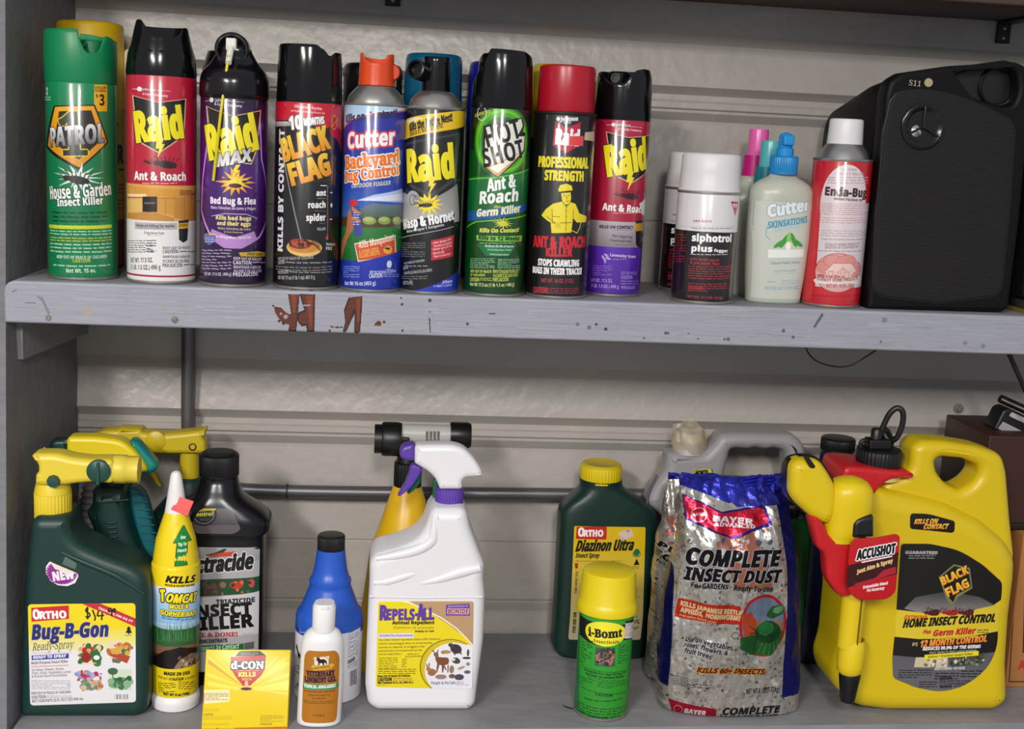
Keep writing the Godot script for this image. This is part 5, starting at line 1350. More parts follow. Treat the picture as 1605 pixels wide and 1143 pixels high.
	l.e(226.5, 23.6, 1.9, 1.9, "5c5a64")
	l.e(237.4, 30.1, 1.7, 1.7, "5c5a64")
	l.e(333.6, 8.7, 2.9, 2.9, "7c7c88")
	l.e(424.1, 29.9, 2.2, 2.2, "7c7c88")
	l.e(444.4, 32.6, 2.4, 2.4, "7c7c88")
	l.e(332.1, 31.6, 1.2, 1.2, "5c5a64")
	l.e(137, 34.8, 1, 1, "5c5a64")
	l.e(126.6, 29.7, 1, 1, "5c5a64")
	l.e(164.9, 34.4, 1.4, 1.4, "5c5a64")
	l.p([265.8, 3.5, 267.8, 5.9, 259.6, 20, 257.7, 18.8], "5a545c")
	return l

func print_green_can() -> Lab:
	var l := lab(105.2, 187.1, "0b7a48", 4.5)
	l.p([-53.6, -1.1, 53.6, -1.1, 53.6, 35.5, -53.6, 35.5], "0c8a54", "0b7a48")
	l.e(-32.7, 9.3, 2.2, 4.1, "e8f0e4")
	l.e(-32.7, 9.3, 1, 1.9, "1c4a30")
	l.fine(-44.2, 14.1, 19.2, 4.6, 2, "cfe6d6", -0.003, 1)
	l.p([19.6, 0.9, 34.1, -0, 33.9, 25.4, 19.3, 26.1], "e8b418")
	l.t("DOLLAR", 20.6, 4.7, 12.5, 2.4, "201a10", {r = -2.5})
	l.t("GENERAL", 20.5, 7.6, 12.5, 2.2, "201a10", {r = -2.4})
	l.t("$", 21.2, 13.1, 2.4, 3.1, "201a10", {r = -3.4})
	l.t("3", 25.1, 20, 5.2, 10.2, "201a10", {b = 0.2})
	l.p([-20.7, 22.7, 20.2, 19.7, 34.9, 55.1, 4.7, 82.3, -38.7, 61.7], "1a160c")
	l.p([-19, 23.8, 19.1, 21, 32.9, 54.6, 4.7, 80.1, -32.3, 60.8], "f0a818", "d89010")
	l.p([-14.3, 27.8, 16.6, 25.3, 25.9, 53.4, 4.8, 72.5, -20.7, 57.6], "2c2216")
	l.t("1", -12.2, 68.5, 24.1, 38.9, "4a5040", {f = 3, o = "e8d030", ow = 1.0, b = 1.2, c2 = "1e2418", r = -3.3})
	l.t("PATROL", -26.2, 61.7, 58.2, 17.4, "f0f0f0", {c2 = "6a6a6e", o = "20201c", ow = 0.7, k = 0.1, b = 0.5, r = -7.0})
	l.star(4.6, 89.7, 8.4, 26.6, 13, "e6ece6", 0.5, 1)
	l.bug(3.9, 92.2, 10.8, "20241e", 0.15, 3)
	l.t("House & Garden", -28.5, 112.3, 67.7, 12.5, "f4f6f2", {o = "0a3c22", ow = 0.7, b = 0.2, r = -5.5})
	l.t("Insect Killer", -17.9, 118.3, 45.9, 7.2, "f4f6f2", {o = "0a3c22", ow = 0.5, b = 0.2, r = -4.7})
	l.fine(-25, 123, 57.9, 12.5, 3, "064426", -0.032, 1)
	l.p([-32.3, 137, 39.4, 135, 39.4, 138.5, -32.4, 140.5], "c8d818")
	l.fine(-30, 141.6, 69.4, 5.8, 2, "a8d4b4", -0.026, 2)
	l.fine(-30.3, 148.4, 69.6, 5.1, 2, "d8c83c", -0.025, 7)
	l.fine(-30.5, 154, 69.7, 10.9, 3, "a8d4b4", -0.024, 3)
	l.t("KEEP OUT OF REACH OF CHILDREN", -19.6, 168.9, 51.3, 3, "d8ecd8", {r = -1.4})
	l.t("CAUTION", -2.2, 172, 16.3, 3.3, "e0d028", {r = -2.1})
	l.fine(-25.1, 174.7, 62.5, 3.6, 1, "a8d4b4", -0.017, 4)
	l.t("Net Wt. 15 oz.", -9, 182.4, 28.6, 4, "eaf4ea", {r = -1.7})
	return l

func print_red_can() -> Lab:
	var l := lab(105.3, 197.9, "e8e6e4", 4.5)
	l.p([-53.6, -1.7, 53.6, -1.7, 53.6, 105.5, -53.6, 105.5], "c01838", "b81634")
	l.p([-26.1, 13.8, -17.4, 13.9, -17.4, 14.4, -26.1, 14.3], "f0e0e0")
	l.e(-16.4, 13.9, 2.9, 2.2, "f0f0f0")
	l.t("Johnson", -13.8, 15, 13.6, 2.4, "e8e8ee", {o = "3a1420", ow = 0.3, r = 1.5})
	l.l([0.4, 14.1, 14, 14.5], 0.4, "f0d0d0")
	l.t("A Family Company", -13, 19.3, 24.4, 2.2, "f6e4e4", {r = 2.2})
	l.p([-28.4, 17.7, -27.5, 17.7], "c01838")
	l.p([-26.2, 19.6, 3.3, 25.3, 31, 20.3, 28.5, 55.6, 3.2, 73.7, -18.9, 63.1], "d8b890")
	l.p([-24.3, 20.7, 3.3, 26, 29.5, 21.3, 27.2, 55, 3.3, 72.3, -17.6, 62.1], "0c0c0a")
	l.p([-20.2, 23.2, 3.4, 28, 26.1, 23.8, 24.2, 54.4, 3.3, 70.2, -14.9, 60.9], "15140e", "242218")
	l.t("Raid", -19.5, 63.8, 47.3, 27.9, "f4e410", {b = 1.3, o = "1a1806", ow = 0.9, r = -8.2})
	l.p([0.9, 60.2, 8, 58.9, 5.6, 64.8, 8.5, 64.7, 1.6, 78.7, 3.3, 69.3, -0.1, 69.5], "f4e020")
	l.bug(10.9, 84.2, 9.8, "2a1016", 0.1, 3)
	l.bug(-7.1, 83, 3.4, "2a1016", 0.3, 3)
	l.t("Ant & Roach", -23.2, 100.1, 53.8, 7.9, "f8f4f2", {b = 0.25, o = "8a0c24", ow = 0.3, r = -1.1})
	l.fine(-13.3, 102, 33.8, 2.5, 1, "e8b8b8", -0.040, 1)
	l.p([-53.6, 104, 53.6, 104, 53.6, 138.7, -53.6, 138.7], "e0a850")
	l.p([-36.6, 106.3, 55.1, 108.6, 55.5, 115.3, -36.7, 114.7], "d89838")
	l.p([-36.7, 114.7, -9.2, 113.1, -9.2, 115.5, -36.8, 117.2], "f4e0b0")
	l.p([-36.8, 117, 36.7, 115.1, 36.7, 117.1, -36.8, 118.7], "c06a28")
	l.p([-36.8, 119.2, -9.2, 117, 3.2, 138.7, -37.2, 141.4], "e4b868")
	l.p([-13.3, 115.8, 1.3, 115, 1.3, 129.9, -13.4, 130.6], "241c14")
	l.p([-11.4, 121.1, -0.4, 120.5, -0.4, 122.3, -11.4, 122.8], "7a6a50")
	l.p([1.3, 117, 17.9, 116.5, 17.9, 133, 1.3, 129.9], "d09840")
	l.p([17.9, 116.5, 52.7, 111.1, 53.8, 141.3, 17.9, 135.5], "c88a34")
	l.l([29.3, 113.5, 29.4, 137.1], 0.5, "8a5a20")
	l.l([9.2, 116.7, 9.2, 131.6], 0.5, "9a6a28")
	l.p([-37.1, 133.3, -1.6, 129.8, 17.9, 135.5, 17.9, 139.2, -37.2, 141.4], "c48c40")
	l.p([23.3, 108, 41.3, 108.2, 41.3, 113.7, 23.3, 113.5], "b07028")
	l.dots(32.7, 108, 53, 118.7, 8, 1.6, ["8a7a50", "6a4a30"], 3)
	l.p([-53.6, 138.7, 53.6, 138.7, 53.6, 198.4, -53.6, 198.4], "e9e7e6")
	l.p([-23.1, 141, 20.6, 140.2, 20.6, 146.7, -23.1, 147.5], "b8b4b6")
	l.t("Keeps on killing for weeks", -20.6, 145.3, 38.6, 2.7, "303038", {r = -1.3})
	l.fine(-19.6, 146.5, 27.6, 2, 1, "909098", -0.052, 1)
	l.t("Fragrance Free", -11.5, 151.9, 19.5, 2.5, "50505a", {r = -1.1})
	l.fine(-8, 152.7, 13.6, 1.5, 1, "9a9aa2", -0.043, 1)
	l.p([22.2, 138, 35.2, 137.2, 33, 157.4, 27.6, 159.7, 22.8, 156.6], "22222a")
	l.p([21.7, 140.5, 35.2, 139.8, 34.4, 145.8, 21.7, 146], "d8a828")
	l.t("ATTACK", 22.8, 144, 10.1, 2.5, "302008", {r = -1.5})
	l.fine(-37.6, 159.6, 35.9, 13, 6, "6a6a74", -0.074, 2)
	l.fine(-9.3, 157.3, 10.1, 12.8, 5, "5a5a64", -0.050, 5)
	l.t("KEEP OUT OF REACH", 6.6, 166.1, 30.2, 2.8, "3c3c46")
	l.t("CAUTION:", 6.6, 170.1, 15.8, 3.3, "30303a", {r = -1.7})
	l.fine(23.4, 167.2, 25.4, 3, 1, "6a6a74", 0.058, 1)
	l.t("MANTENER FUERA DEL", 6.6, 174.4, 30.9, 2.5, "40404a", {r = 1.0})
	l.t("ALCANCE DE LOS NIÑOS", 6.5, 178.9, 29.3, 3, "40404a", {r = 1.2})
	l.t("PRECAUCIÓN:", 6.5, 183.5, 20.5, 3.5, "30303a")
	l.fine(28.3, 180.5, 20.8, 3.1, 1, "6a6a74", 0.074, 1)
	l.t("NET WT. 17.5 OZ.", -29.7, 181.3, 27.1, 4.6, "3a3a44", {r = -5.0})
	l.t("(1 LB. 1.5 OZ.) 496 g", -29.7, 188, 34.4, 4.6, "3a3a44", {r = -3.7})
	l.p([-53.6, 191.8, 53.6, 191.8, 53.6, 193.6, -53.6, 193.6], "a01838")
	return l

func print_purple_can() -> Lab:
	var l := lab(102.7, 180, "3c1458", 4.5)
	l.p([-52.3, -3.4, 52.3, -3.4, 52.3, 27.3, -52.3, 27.3], "1c1024", "3c1460")
	l.p([-52.3, 27.3, 52.3, 27.3, 52.3, 77.6, -52.3, 77.6], "3c1460", "4a1a78")
	l.p([-52.3, 77.6, 52.3, 77.6, 52.3, 140.9, -52.3, 140.9], "4a1a78", "301048")
	l.p([-52.3, 140.9, 52.3, 140.9, 52.3, 182.9, -52.3, 182.9], "2a0e40", "1e0a30")
	l.t("Johnson", -16.4, 4.7, 14.4, 3.5, "c8c4cc", {o = "1a1020", ow = 0.3, r = -3.3})
	l.e(-20.1, 2.7, 2.6, 2.4, "dcdce0")
	l.l([-29.5, 4.1, -23.4, 3.5], 0.4, "dcd4e0")
	l.l([-1.6, 2.9, 12.7, 3.6], 0.4, "dcd4e0")
	l.t("A Family Company", -16.4, 7.8, 27.2, 2.4, "f0e8f4", {r = 1.2})
	l.l([-23.3, 16.6, -26.8, 50.2], 2.6, "b070d0")
	l.l([-26.8, 50.2, -33.8, 79.6], 2.6, "b070d0")
	l.l([-33.8, 79.6, -36.9, 109.2], 2.6, "b070d0")
	l.l([-36.9, 109.2, -22.3, 130.2], 2.6, "b070d0")
	l.l([-22.3, 130.2, -5.2, 141.3], 2.6, "b070d0")
	l.l([-5.2, 141.3, 11.8, 142], 2.6, "b070d0")
	l.l([11.8, 142, 32.2, 133.7], 2.6, "b070d0")
	l.l([32.2, 133.7, 48.3, 117.1], 2.6, "b070d0")
	l.l([48.3, 117.1, 48.9, 89.7], 2.6, "b070d0")
	l.l([48.9, 89.7, 34.6, 57.5], 2.6, "b070d0")
	l.l([34.6, 57.5, 30.5, 14.1], 2.6, "b070d0")
	l.l([-23.3, 16.6, -26.8, 50.2], 1.0, "e8b8f0")
	l.l([-26.8, 50.2, -33.8, 79.6], 1.0, "e8b8f0")
	l.l([-33.8, 79.6, -36.9, 109.2], 1.0, "e8b8f0")
	l.l([-36.9, 109.2, -22.3, 130.2], 1.0, "e8b8f0")
	l.l([-22.3, 130.2, -5.2, 141.3], 1.0, "e8b8f0")
	l.l([-5.2, 141.3, 11.8, 142], 1.0, "e8b8f0")
	l.l([11.8, 142, 32.2, 133.7], 1.0, "e8b8f0")
	l.l([32.2, 133.7, 48.3, 117.1], 1.0, "e8b8f0")
	l.l([48.3, 117.1, 48.9, 89.7], 1.0, "e8b8f0")
	l.l([48.9, 89.7, 34.6, 57.5], 1.0, "e8b8f0")
	l.l([34.6, 57.5, 30.5, 14.1], 1.0, "e8b8f0")
	l.p([-19, 126.3, 4.4, 133.5, 25.2, 127.3, 29.3, 136.1, 11.8, 144.5, -5.2, 144.3, -20.6, 135.5], "b888cc")
	l.t("For Killing Mites, Lice & Ticks", -14.2, 135, 36.5, 2.5, "f6eef8", {a = -0.8})
	l.p([-28.1, 8.3, 2.1, 16.7, 32.7, 9.6, 27.7, 47.9, 21.3, 62.5, -19.6, 59.5], "d8b890")
	l.p([-25.8, 9.5, 2.3, 17.5, 31.1, 10.8, 26.5, 47.2, 20.5, 61.2, -18.2, 58.3], "0c0c0a")
	l.p([-21.2, 12.2, 2.7, 19.4, 27.6, 13.4, 23.9, 46.5, 18.8, 59.3, -15.1, 56.6], "1c140e", "242218")
	l.t("Raid", -21.6, 59.6, 52.9, 32.3, "f4e410", {b = 1.3, o = "1a1806", ow = 0.9, r = -14.2})
	l.t("MAX", -13.1, 65.9, 37.5, 11.5, "b8b8bc", {k = 0.25, o = "141014", ow = 0.6, b = 0.8, c2 = "f0f0f0", r = -12.0})
	l.star(5.3, 80, 9.2, 19.4, 14, "f0a828", 0.7, 4)
	l.star(5.3, 80, 6.3, 13.1, 14, "f8d850", 0.7, 2)
	l.p([5.6, 63.1, 10, 62.9, 6.6, 68.3, 9.5, 68.2, 2, 75.3, 4.3, 69.4, 2.4, 69.5], "f8e428")
	l.e(5.1, 83.4, 6.3, 2.2, "3c2810")
	l.e(-2.8, 77.4, 3.9, 1.2, "4a3014")
	l.e(14.1, 79.2, 2.9, 1.2, "4a3014")
	l.t("Bed Bug & Flea", -20.5, 101.9, 47.2, 6.3, "f4ecf6", {b = 0.2, r = -1.1})
	l.t("Mata Chinches de cama y Pulgas", -19.8, 106.8, 46, 2.7, "e8d8f0", {r = -0.5})
	l.l([-19.1, 114, -5.5, 110.8, 16.5, 110.8, 28.9, 115.1], 0.6, "e8b8f0")
	l.t("Kills bed bugs", -13.8, 116.8, 35.3, 3.9, "e8dc8c", {b = 0.15})
	l.t("and their eggs", -12.6, 122.1, 33.6, 3.7, "e8dc8c", {b = 0.15})
	l.t("Mata chinches de cama", -11.5, 126.2, 32.6, 2.2, "d8c8a0", {r = 0.5})
	l.t("y sus huevos", -5.3, 129.1, 18.5, 1.7, "d8c8a0", {r = 1.2})
	l.p([-31.5, 133.4, -13.7, 132.5, -14.8, 138.2, -21.5, 142.9, -29.4, 139.2], "5a6aa8")
	l.t("GIA KERING", -28.9, 133.6, 14.7, 2, "e0c860", {r = -4.2})
	l.fine(-28.5, 135.1, 13.2, 5.9, 3, "c8d0f0", -0.080, 1)
	l.p([8.9, 148.2, 29.5, 147.3, 46.8, 149.7, 47.1, 153.5, 10.9, 151.9], "c8a838")
	l.t("SPRAY 2 WAYS", 17.5, 150.9, 20.9, 2.7, "2a1c10", {r = 4.1})
	l.fine(-34.8, 147.4, 36.9, 21.2, 7, "a898b8", -0.073, 2)
	l.t("KEEP OUT OF REACH OF", 4.1, 155.2, 32.9, 2.7, "e4dcec", {r = 3.0})
	l.t("CAUTION:", 3.7, 159.9, 19.6, 3.7, "f0e8f4", {r = 1.0})
	l.fine(24.4, 157.1, 24.3, 3.2, 1, "b8a8c8", 0.069, 1)
	l.t("MANTENER FUERA DEL", 4.2, 163.9, 32.3, 3, "d8cce4", {r = 1.9})
	l.t("ALCANCE DE LOS NIÑOS", 4.2, 167.6, 33, 2.7, "d8cce4", {r = 1.8})
	l.t("PRECAUCIÓN:", 3.8, 171.8, 27.6, 3.7, "f0e8f4")
	l.t("NET WT. 17.5 OZ. (496 g)", -29.2, 173, 31.6, 3, "e0d4ea", {r = -3.5})
	return l

func print_black_can() -> Lab:
	var l := lab(103.2, 179.4, "141214", 4.5)
	l.p([-48.1, -2.7, 51.9, -9.3, 51.9, 52.3, 34.5, 33.9, 14.7, 24.9, -0.2, 19, -15.4, 17.3, -48.1, 19], "c81830")
	l.p([-48.1, 19.5, -16.8, 18.8, -16.7, 23.1, -48.1, 24.8], "c8c4c4", "8a8688")
	l.t("Kills German Roaches", -12.9, 5.3, 27.2, 2.8, "f4e0e0", {r = 3.1})
	l.t("on Non-Porous Surfaces for", -16.7, 9.2, 34.2, 1.9, "f0d8d8", {r = 2.0})
	l.t("10", -17.5, 26.5, 12.7, 12.4, "f8f6f4", {b = 1.2, o = "50101c", ow = 0.6, r = -6.9})
	l.t("MONTHS", -2.5, 22, 20, 6.7, "f8f6f4", {b = 0.5, o = "50101c", ow = 0.5, r = -8.4})
	l.ring(29.7, 17.5, 4.3, 7.2, 1.2, "b89838")
	l.l([25, 22.1, 35.4, 13.4], 1.2, "b89838")
	l.t("KILLS BY CONTACT", -24.4, 145.2, 118.4, 8, "e4e0e0", {b = 0.6, r = -90})
	l.p([-25.7, 34, -9.7, 34.3, 4.9, 30.7, 23.7, 21.6, 27.1, 48.6, 30.2, 74.2, 3.4, 76.1, -14.1, 79.4, -21.1, 55.5], "2c2620")
	l.p([-24.2, 35.8, -4.7, 34.5, 22.5, 23.6, 25.9, 53.5, 27.9, 72, 4.8, 73.6, -12.6, 76.8], "141210")
	l.t("BLACK", -23.7, 57.6, 50.8, 21.7, "f4d040", {b = 1.0, c2 = "e89018", o = "181008", ow = 0.5, r = -18.0})
	l.t("FLAG", -13.6, 79.8, 41.9, 20.3, "f4d040", {b = 1.0, c2 = "e89018", o = "181008", ow = 0.5, r = -17.6})
	l.l([-24.4, 55.7, -3.8, 131.6], 1.2, "b0b0b4")
	l.l([-22.9, 62.8, -3.9, 130.1], 0.4, "40404a")
	l.fine(14.4, 78.1, 7.2, 2.4, 1, "e8e4e4", -0.019, 1)
	l.t("ant", 10.5, 88.9, 10.2, 5.4, "f4f2f0", {b = 0.2, r = -1.1})
	l.fine(11.1, 90.9, 9.7, 2, 1, "908c8c", -0.017, 1)
	l.t("roach", 2.9, 101.2, 17.6, 6.1, "f4f2f0", {b = 0.2, r = -2.8})
	l.fine(8.8, 103.2, 11.7, 1.5, 1, "908c8c", -0.014, 1)
	l.t("spider", 1.2, 113.7, 19.6, 6.4, "f4f2f0", {b = 0.2, r = -1.8})
	l.fine(14.2, 115.3, 6.7, 1.5, 1, "908c8c", -0.002, 1)
	l.t("KILLER", 12.3, 122.7, 8.8, 2.7, "d8d4d4", {r = -1.7})
	l.l([22.5, 78, 24, 129.7], 0.4, "b8b4b4")
	l.e(23.4, 130.2, 1.7, 2.2, "c84838")
	l.bug(27.7, 85.8, 1.5, "e8e4e4", 0.0, 3)
	l.e(28.1, 98.1, 1.5, 2.2, "e8e4e4")
	l.bug(28.2, 112, 1.5, "e8e4e4", 0.0, 3)
	l.t("FRAGRANCE", 22.1, 137.6, 13.4, 2.5, "f0ecec", {r = 3.8})
	l.t("FREE", 22.2, 142.1, 8.2, 3.2, "f0ecec", {r = 2.0})
	l.e(-0.7, 140.4, 18.3, 8.4, "e8b868")
	l.e(-1.2, 138.6, 16.3, 6.7, "c88838")
	l.e(-4.7, 136.6, 11.3, 4.9, "7a2c1c")
	l.e(-5.3, 135.1, 9.9, 3.5, "9a3c24")
	l.dots(-14.4, 133.2, 4.6, 138.4, 22, 2, ["4a1c10", "b85030", "2c100a"], 5)
	l.l([1, 138.6, 13.2, 129.2], 0.5, "40200c")
	l.l([1.7, 138, 13.8, 131.1], 0.5, "40200c")
	l.l([2.4, 137.5, 14.3, 133.1], 0.5, "40200c")
	l.l([3.1, 137, 14.9, 135.1], 0.5, "40200c")
	l.l([3.8, 136.5, 15.5, 137.1], 0.5, "40200c")
	l.l([4.6, 136, 16.1, 139.1], 0.5, "40200c")
	l.l([5.3, 135.5, 16.7, 141], 0.5, "40200c")
	l.l([6, 134.9, 17.3, 143], 0.5, "40200c")
	l.l([6.7, 134.4, 17.9, 145], 0.5, "40200c")
	l.t("KEEP OUT OF REACH OF CHILDREN", -31, 154.6, 40, 3, "b8b4b4", {r = -5.8})
	l.t("CAUTION", -30.9, 159, 10.3, 3.5, "c8c4c4", {r = -11.2})
	l.fine(-19.6, 154, 50.4, 3.5, 1, "8a8686", -0.020, 1)
	l.fine(-35.8, 160, 67.5, 5.5, 2, "7a7676", -0.037, 2)
	l.t("PRECAUCIÓN", -30.7, 168.6, 14.6, 3.3, "c0bcbc", {r = -9.6})
	l.fine(-15.2, 163.5, 47.2, 3, 1, "8a8686", -0.009, 1)
	l.t("NET WT 17 oz (1 lb 1 oz) 481.9 g", -30.6, 173.6, 41.5, 3.5, "c8c4c4", {r = -4.4})
	return l

func print_fogger_can() -> Lab:
	var l := lab(97.4, 180.2, "2030a8", 4.5)
	l.p([-49.7, -3.3, 49.7, -3.3, 49.7, 25.7, -49.7, 25.7], "9cc8e8", "c8dcf0")
	l.p([-47.6, 25.5, -21.1, 14.1, 3, 7.5, 44.1, 3.3, 48, 93.6, -47.7, 96.7], "2a2c98", "2848b8")
	l.l([-47.6, 25, -21.2, 13.7], 1.6, "e85848")
	l.l([-21.2, 13.7, 3, 7], 1.6, "e85848")
	l.l([3, 7, 44, 2.8], 1.6, "e85848")
	l.l([-47.6, 23.9, -21.2, 12.5], 0.8, "f8e8e0")
	l.l([-21.2, 12.5, 3, 5.9], 0.8, "f8e8e0")
	l.l([3, 5.9, 43.7, 1.7], 0.8, "f8e8e0")
	l.t("Kills on Contact!", -35.9, 18.3, 60.1, 7.3, "20285c", {b = 0.35, r = -8.1})
	l.t("Cutter", -30.7, 42.8, 53.3, 14.8, "f6f4fa", {b = 0.6, o = "d83838", ow = 1.6, k = 0.1, r = -7.0})
	l.t("Backyard", -34.7, 63.7, 64.7, 12.6, "f07818", {b = 0.6, o = "f4f4fa", ow = 1.2, k = 0.05, f = 3, r = -8.3})
	l.t("Bug Control", -35.5, 75.8, 65.3, 9.7, "f07818", {b = 0.6, o = "f4f4fa", ow = 1.2, k = 0.05, f = 3, r = -9.6})
	l.t("OUTDOOR FOGGER", -23.7, 81.1, 42.6, 4.1, "e8e0a0", {k = 0.2, r = -7.2})
	l.p([-47.7, 85, 48, 79.5, 48, 117.2, -47.7, 120.1], "2448b0", "4878b8")
	l.p([-17.1, 92.7, 0.8, 86.2, 35.9, 79.3, 48, 93.7, 1, 92.1], "b8c8ec")
	l.p([-17.1, 92.7, 5.4, 87.8, 36.3, 84, 36.9, 91], "dce4f8")
	l.p([-15.5, 101.3, -0.1, 94.7, 37.4, 96.1, 38.6, 107.4, -15.3, 109.3], "6a7a88", "486050")
	l.p([-47.7, 110.7, 38.5, 106.2, 40, 119.6, -47.7, 122.9], "50402c")
	l.p([-47.7, 120.1, 39.7, 116.8, 46.7, 150.5, -47.7, 153.1], "2e7a34", "1e6a2c")
	l.e(-3.1, 111.6, 6.9, 3.9, "88a050")
	l.e(-4, 110.3, 5.1, 2.3, "a8bc68")
	l.e(12.4, 111.1, 6.9, 3.9, "88a050")
	l.e(11.4, 109.7, 5.1, 2.3, "a8bc68")
	l.e(28.6, 111.2, 7, 4, "88a050")
	l.e(27, 109.8, 5.1, 2.3, "a8bc68")
	l.p([-47.8, 143.6, -30.8, 125.6, -27.7, 104.4, -21.8, 99.4, -12.9, 101.1, -15.1, 115.1, -26.7, 129.9, -37.7, 149.6, -47.7, 157.9], "b8704c")
	l.p([-24.4, 98.4, -13.6, 97, -9.2, 126.2, -17.9, 128.7], "404898")
	l.p([-26, 92.8, -16.9, 91.7, -15.6, 97.2, -25.1, 98.7], "d82818")
	l.fine(-20.4, 103.9, 7.1, 13.8, 6, "d0d4f0", -0.067, 1)
	l.p([-23.1, 98.3, -12.4, 103.8, -11.8, 106.1, -22.3, 103.1], "c88058")
	l.p([-22.7, 108.7, -12.1, 111.4, -11.6, 113.9, -22, 112.3], "c88058")
	l.p([-18.3, 135, 26.3, 125.1, 28.9, 145.6, -13.4, 153.2], "e8e0d0")
	l.p([-17.1, 136, 25, 126.5, 26.9, 144.3, -12.7, 151.7], "d05030")
	l.t("-Kills Mosquitoes", -13.8, 140, 40.2, 6.9, "f8f0d8", {k = 0.15, r = -14.7})
	l.t("& OTHER LISTED", -12.1, 145, 19.7, 3.5, "f0c048", {r = -12.8})
	l.t("BILLONES INSECTOS", -11.5, 149.1, 20.7, 3.7, "f0c048", {r = -13.5})
	l.e(17.1, 139.9, 5.1, 4.2, "f0a838")
	l.bug(17, 138.9, 2.6, "301808", 0.2, 3)
	l.p([-47.7, 155.5, -13.9, 153.2, 12.1, 146.3, 47.9, 138.5, 47.9, 188.8, -47.7, 191.3], "2038b0", "1c2c98")
	l.e(19.3, 154.4, 3.1, 3.8, "d8dcf4")
	l.fine(15.6, 159, 8.8, 1.9, 1, "c8ccf0", 0.032, 1)
	l.fine(-34, 158.7, 22.7, 12.2, 6, "98a4e0", -0.094, 1)
	l.t("KEEP OUT OF REACH OF CHILDREN", -1.1, 163.6, 29.9, 2.6, "dce0f8", {r = -1.4})
	l.t("CAUTION", -1.5, 168.3, 13.3, 4.2, "f0f0fc", {r = -4.1})
	l.fine(12.7, 163.6, 24.5, 4.2, 2, "a8b0e8", 0.050, 1)
	l.t("Net Wt 16 oz (453 g)", -30.1, 177.6, 35.4, 3.8, "e8e8fa", {r = -4.3})
	return l

func print_wasp_can() -> Lab:
	var l := lab(94.3, 179.9, "131214", 4.5)
	l.p([-47.7, 17, -36.6, 11.1, -10.7, 6, 45, -2.6, 45, 13.9, 8.5, 20.8, -47.7, 33.1], "f0c818", "e8bc10")
	l.p([-36.5, 12.7, -21, 8.8, -11.8, 9.4, -31, 17.2], "f4e8b0")
	l.t("Kills the Entire Nest!", -29.3, 22.7, 48.8, 7.3, "1a160a", {b = 0.25, k = 0.1, r = -14.3})
	l.t("¡Mata El Nido Entero!", -28.8, 28.1, 38.2, 5.5, "1a160a", {k = 0.1, r = -16.2})
	l.p([-40, 35.2, 27.9, 21.2, 29.6, 25.7, 25.2, 67.1, -1.8, 86.3, -27.5, 76.2], "3a3a3c")
	l.p([-36.7, 37.5, 25.3, 24, 22.2, 64.9, -2, 82.1, -26.2, 73.4], "1c1a1a")
	l.p([-47.7, 81.9, -2.9, 88.6, 27.9, 71.8, 36.6, 109.3, -40.4, 116.7], "8a8888", "c0bcb8")
	l.e(-22, 87.4, 7.8, 6.9, "a8a8ac")
	l.ring(-21.9, 89.7, 4.6, 5.5, 0.8, "48484c")
	l.ring(-18.1, 89.5, 2.8, 4.6, 0.6, "303034")
	l.t("Raid", -29.5, 72.3, 52.1, 30.8, "f4e410", {b = 1.3, o = "1a1806", ow = 0.9, r = -8})
	l.p([-4.2, 66.2, 2.7, 65, -0.7, 72.4, 2.5, 71.8, -5.8, 85.5, -2.5, 75.3, -5.2, 75.4], "f4d820")
	l.star(-4.6, 92.4, 7.8, 16.1, 13, "f4dc20", 0.75, 3)
	l.bug(-6.4, 93.9, 6, "2a2408", -0.1, 3)
	l.p([-47.7, 114.4, 25.1, 100.1, 25, 111.3, -39, 127.4], "0e0d10")
	l.l([-40.6, 129, 25.2, 114.1], 0.5, "d8d8d8")
	l.t("Wasp & Hornet", -35.8, 120, 61.9, 9.3, "f8f8f8", {b = 0.4, r = -12.0})
	l.t("Mata Avispas Y Avispones", -28.4, 122.9, 41.9, 2.8, "e8e8e8", {r = -12.8})
	l.p([-0.5, 128.3, 25.8, 122.5, 25.7, 144.2, 0.3, 148.3], "c02838")
	l.t("• Kills Wasps and", 0.6, 132.4, 21.8, 2.3, "f4d8d8", {r = -12.8})
	l.t("Hornets on Contact!", 2.6, 135.2, 21.2, 2.3, "f4d8d8", {r = -11.5})
	l.t("• Sprays up to 27 Feet", 0.8, 138.5, 23.1, 2.3, "f4d8d8", {r = -10.6})
	l.t("• Electrically", 1, 142.7, 12.9, 2.3, "f4d8d8", {r = -11.4})
	l.t("Non-Conductive*", 3, 145.4, 20, 2.1, "f4d8d8", {r = -9.3})
	l.fine(-38.4, 133, 32.4, 15.2, 7, "70707a", -0.081, 1)
	l.t("OUT OF REACH OF CHILDREN", -31.4, 155.1, 25.8, 2.3, "c8c8cc", {r = -12.4})
	l.t("CAUTION", -32.4, 160.6, 8.1, 3.8, "d0d0d4", {r = -17.5})
	l.fine(-27.8, 154.7, 24.9, 2.8, 1, "8a8a92", -0.080, 1)
	l.t("FUERA DEL ALCANCE DE LOS NIÑOS", -31, 165, 33.2, 2.8, "c8c8cc", {r = -10.3})
	l.fine(-35.3, 166.4, 32.8, 4.2, 2, "8a8a92", -0.090, 1)
	l.p([-9.1, 177.5, 32.5, 161.2, 44.9, 152.1, 44.8, 188.2, -33.5, 189.5, -34, 182.4], "2438b8")
	l.t("Johnson", 12.3, 171.2, 14.1, 3.3, "e0e4fa", {k = 0.2, r = -1.1})
	l.t("A FAMILY COMPANY", 3.6, 175, 22.6, 2.1, "c8d0f4", {r = -2.0})
	l.t("NET WT 17.5 oz (496 g)", -31.7, 175.6, 14, 3.8, "d0d0d8", {r = -10.7})
	return l

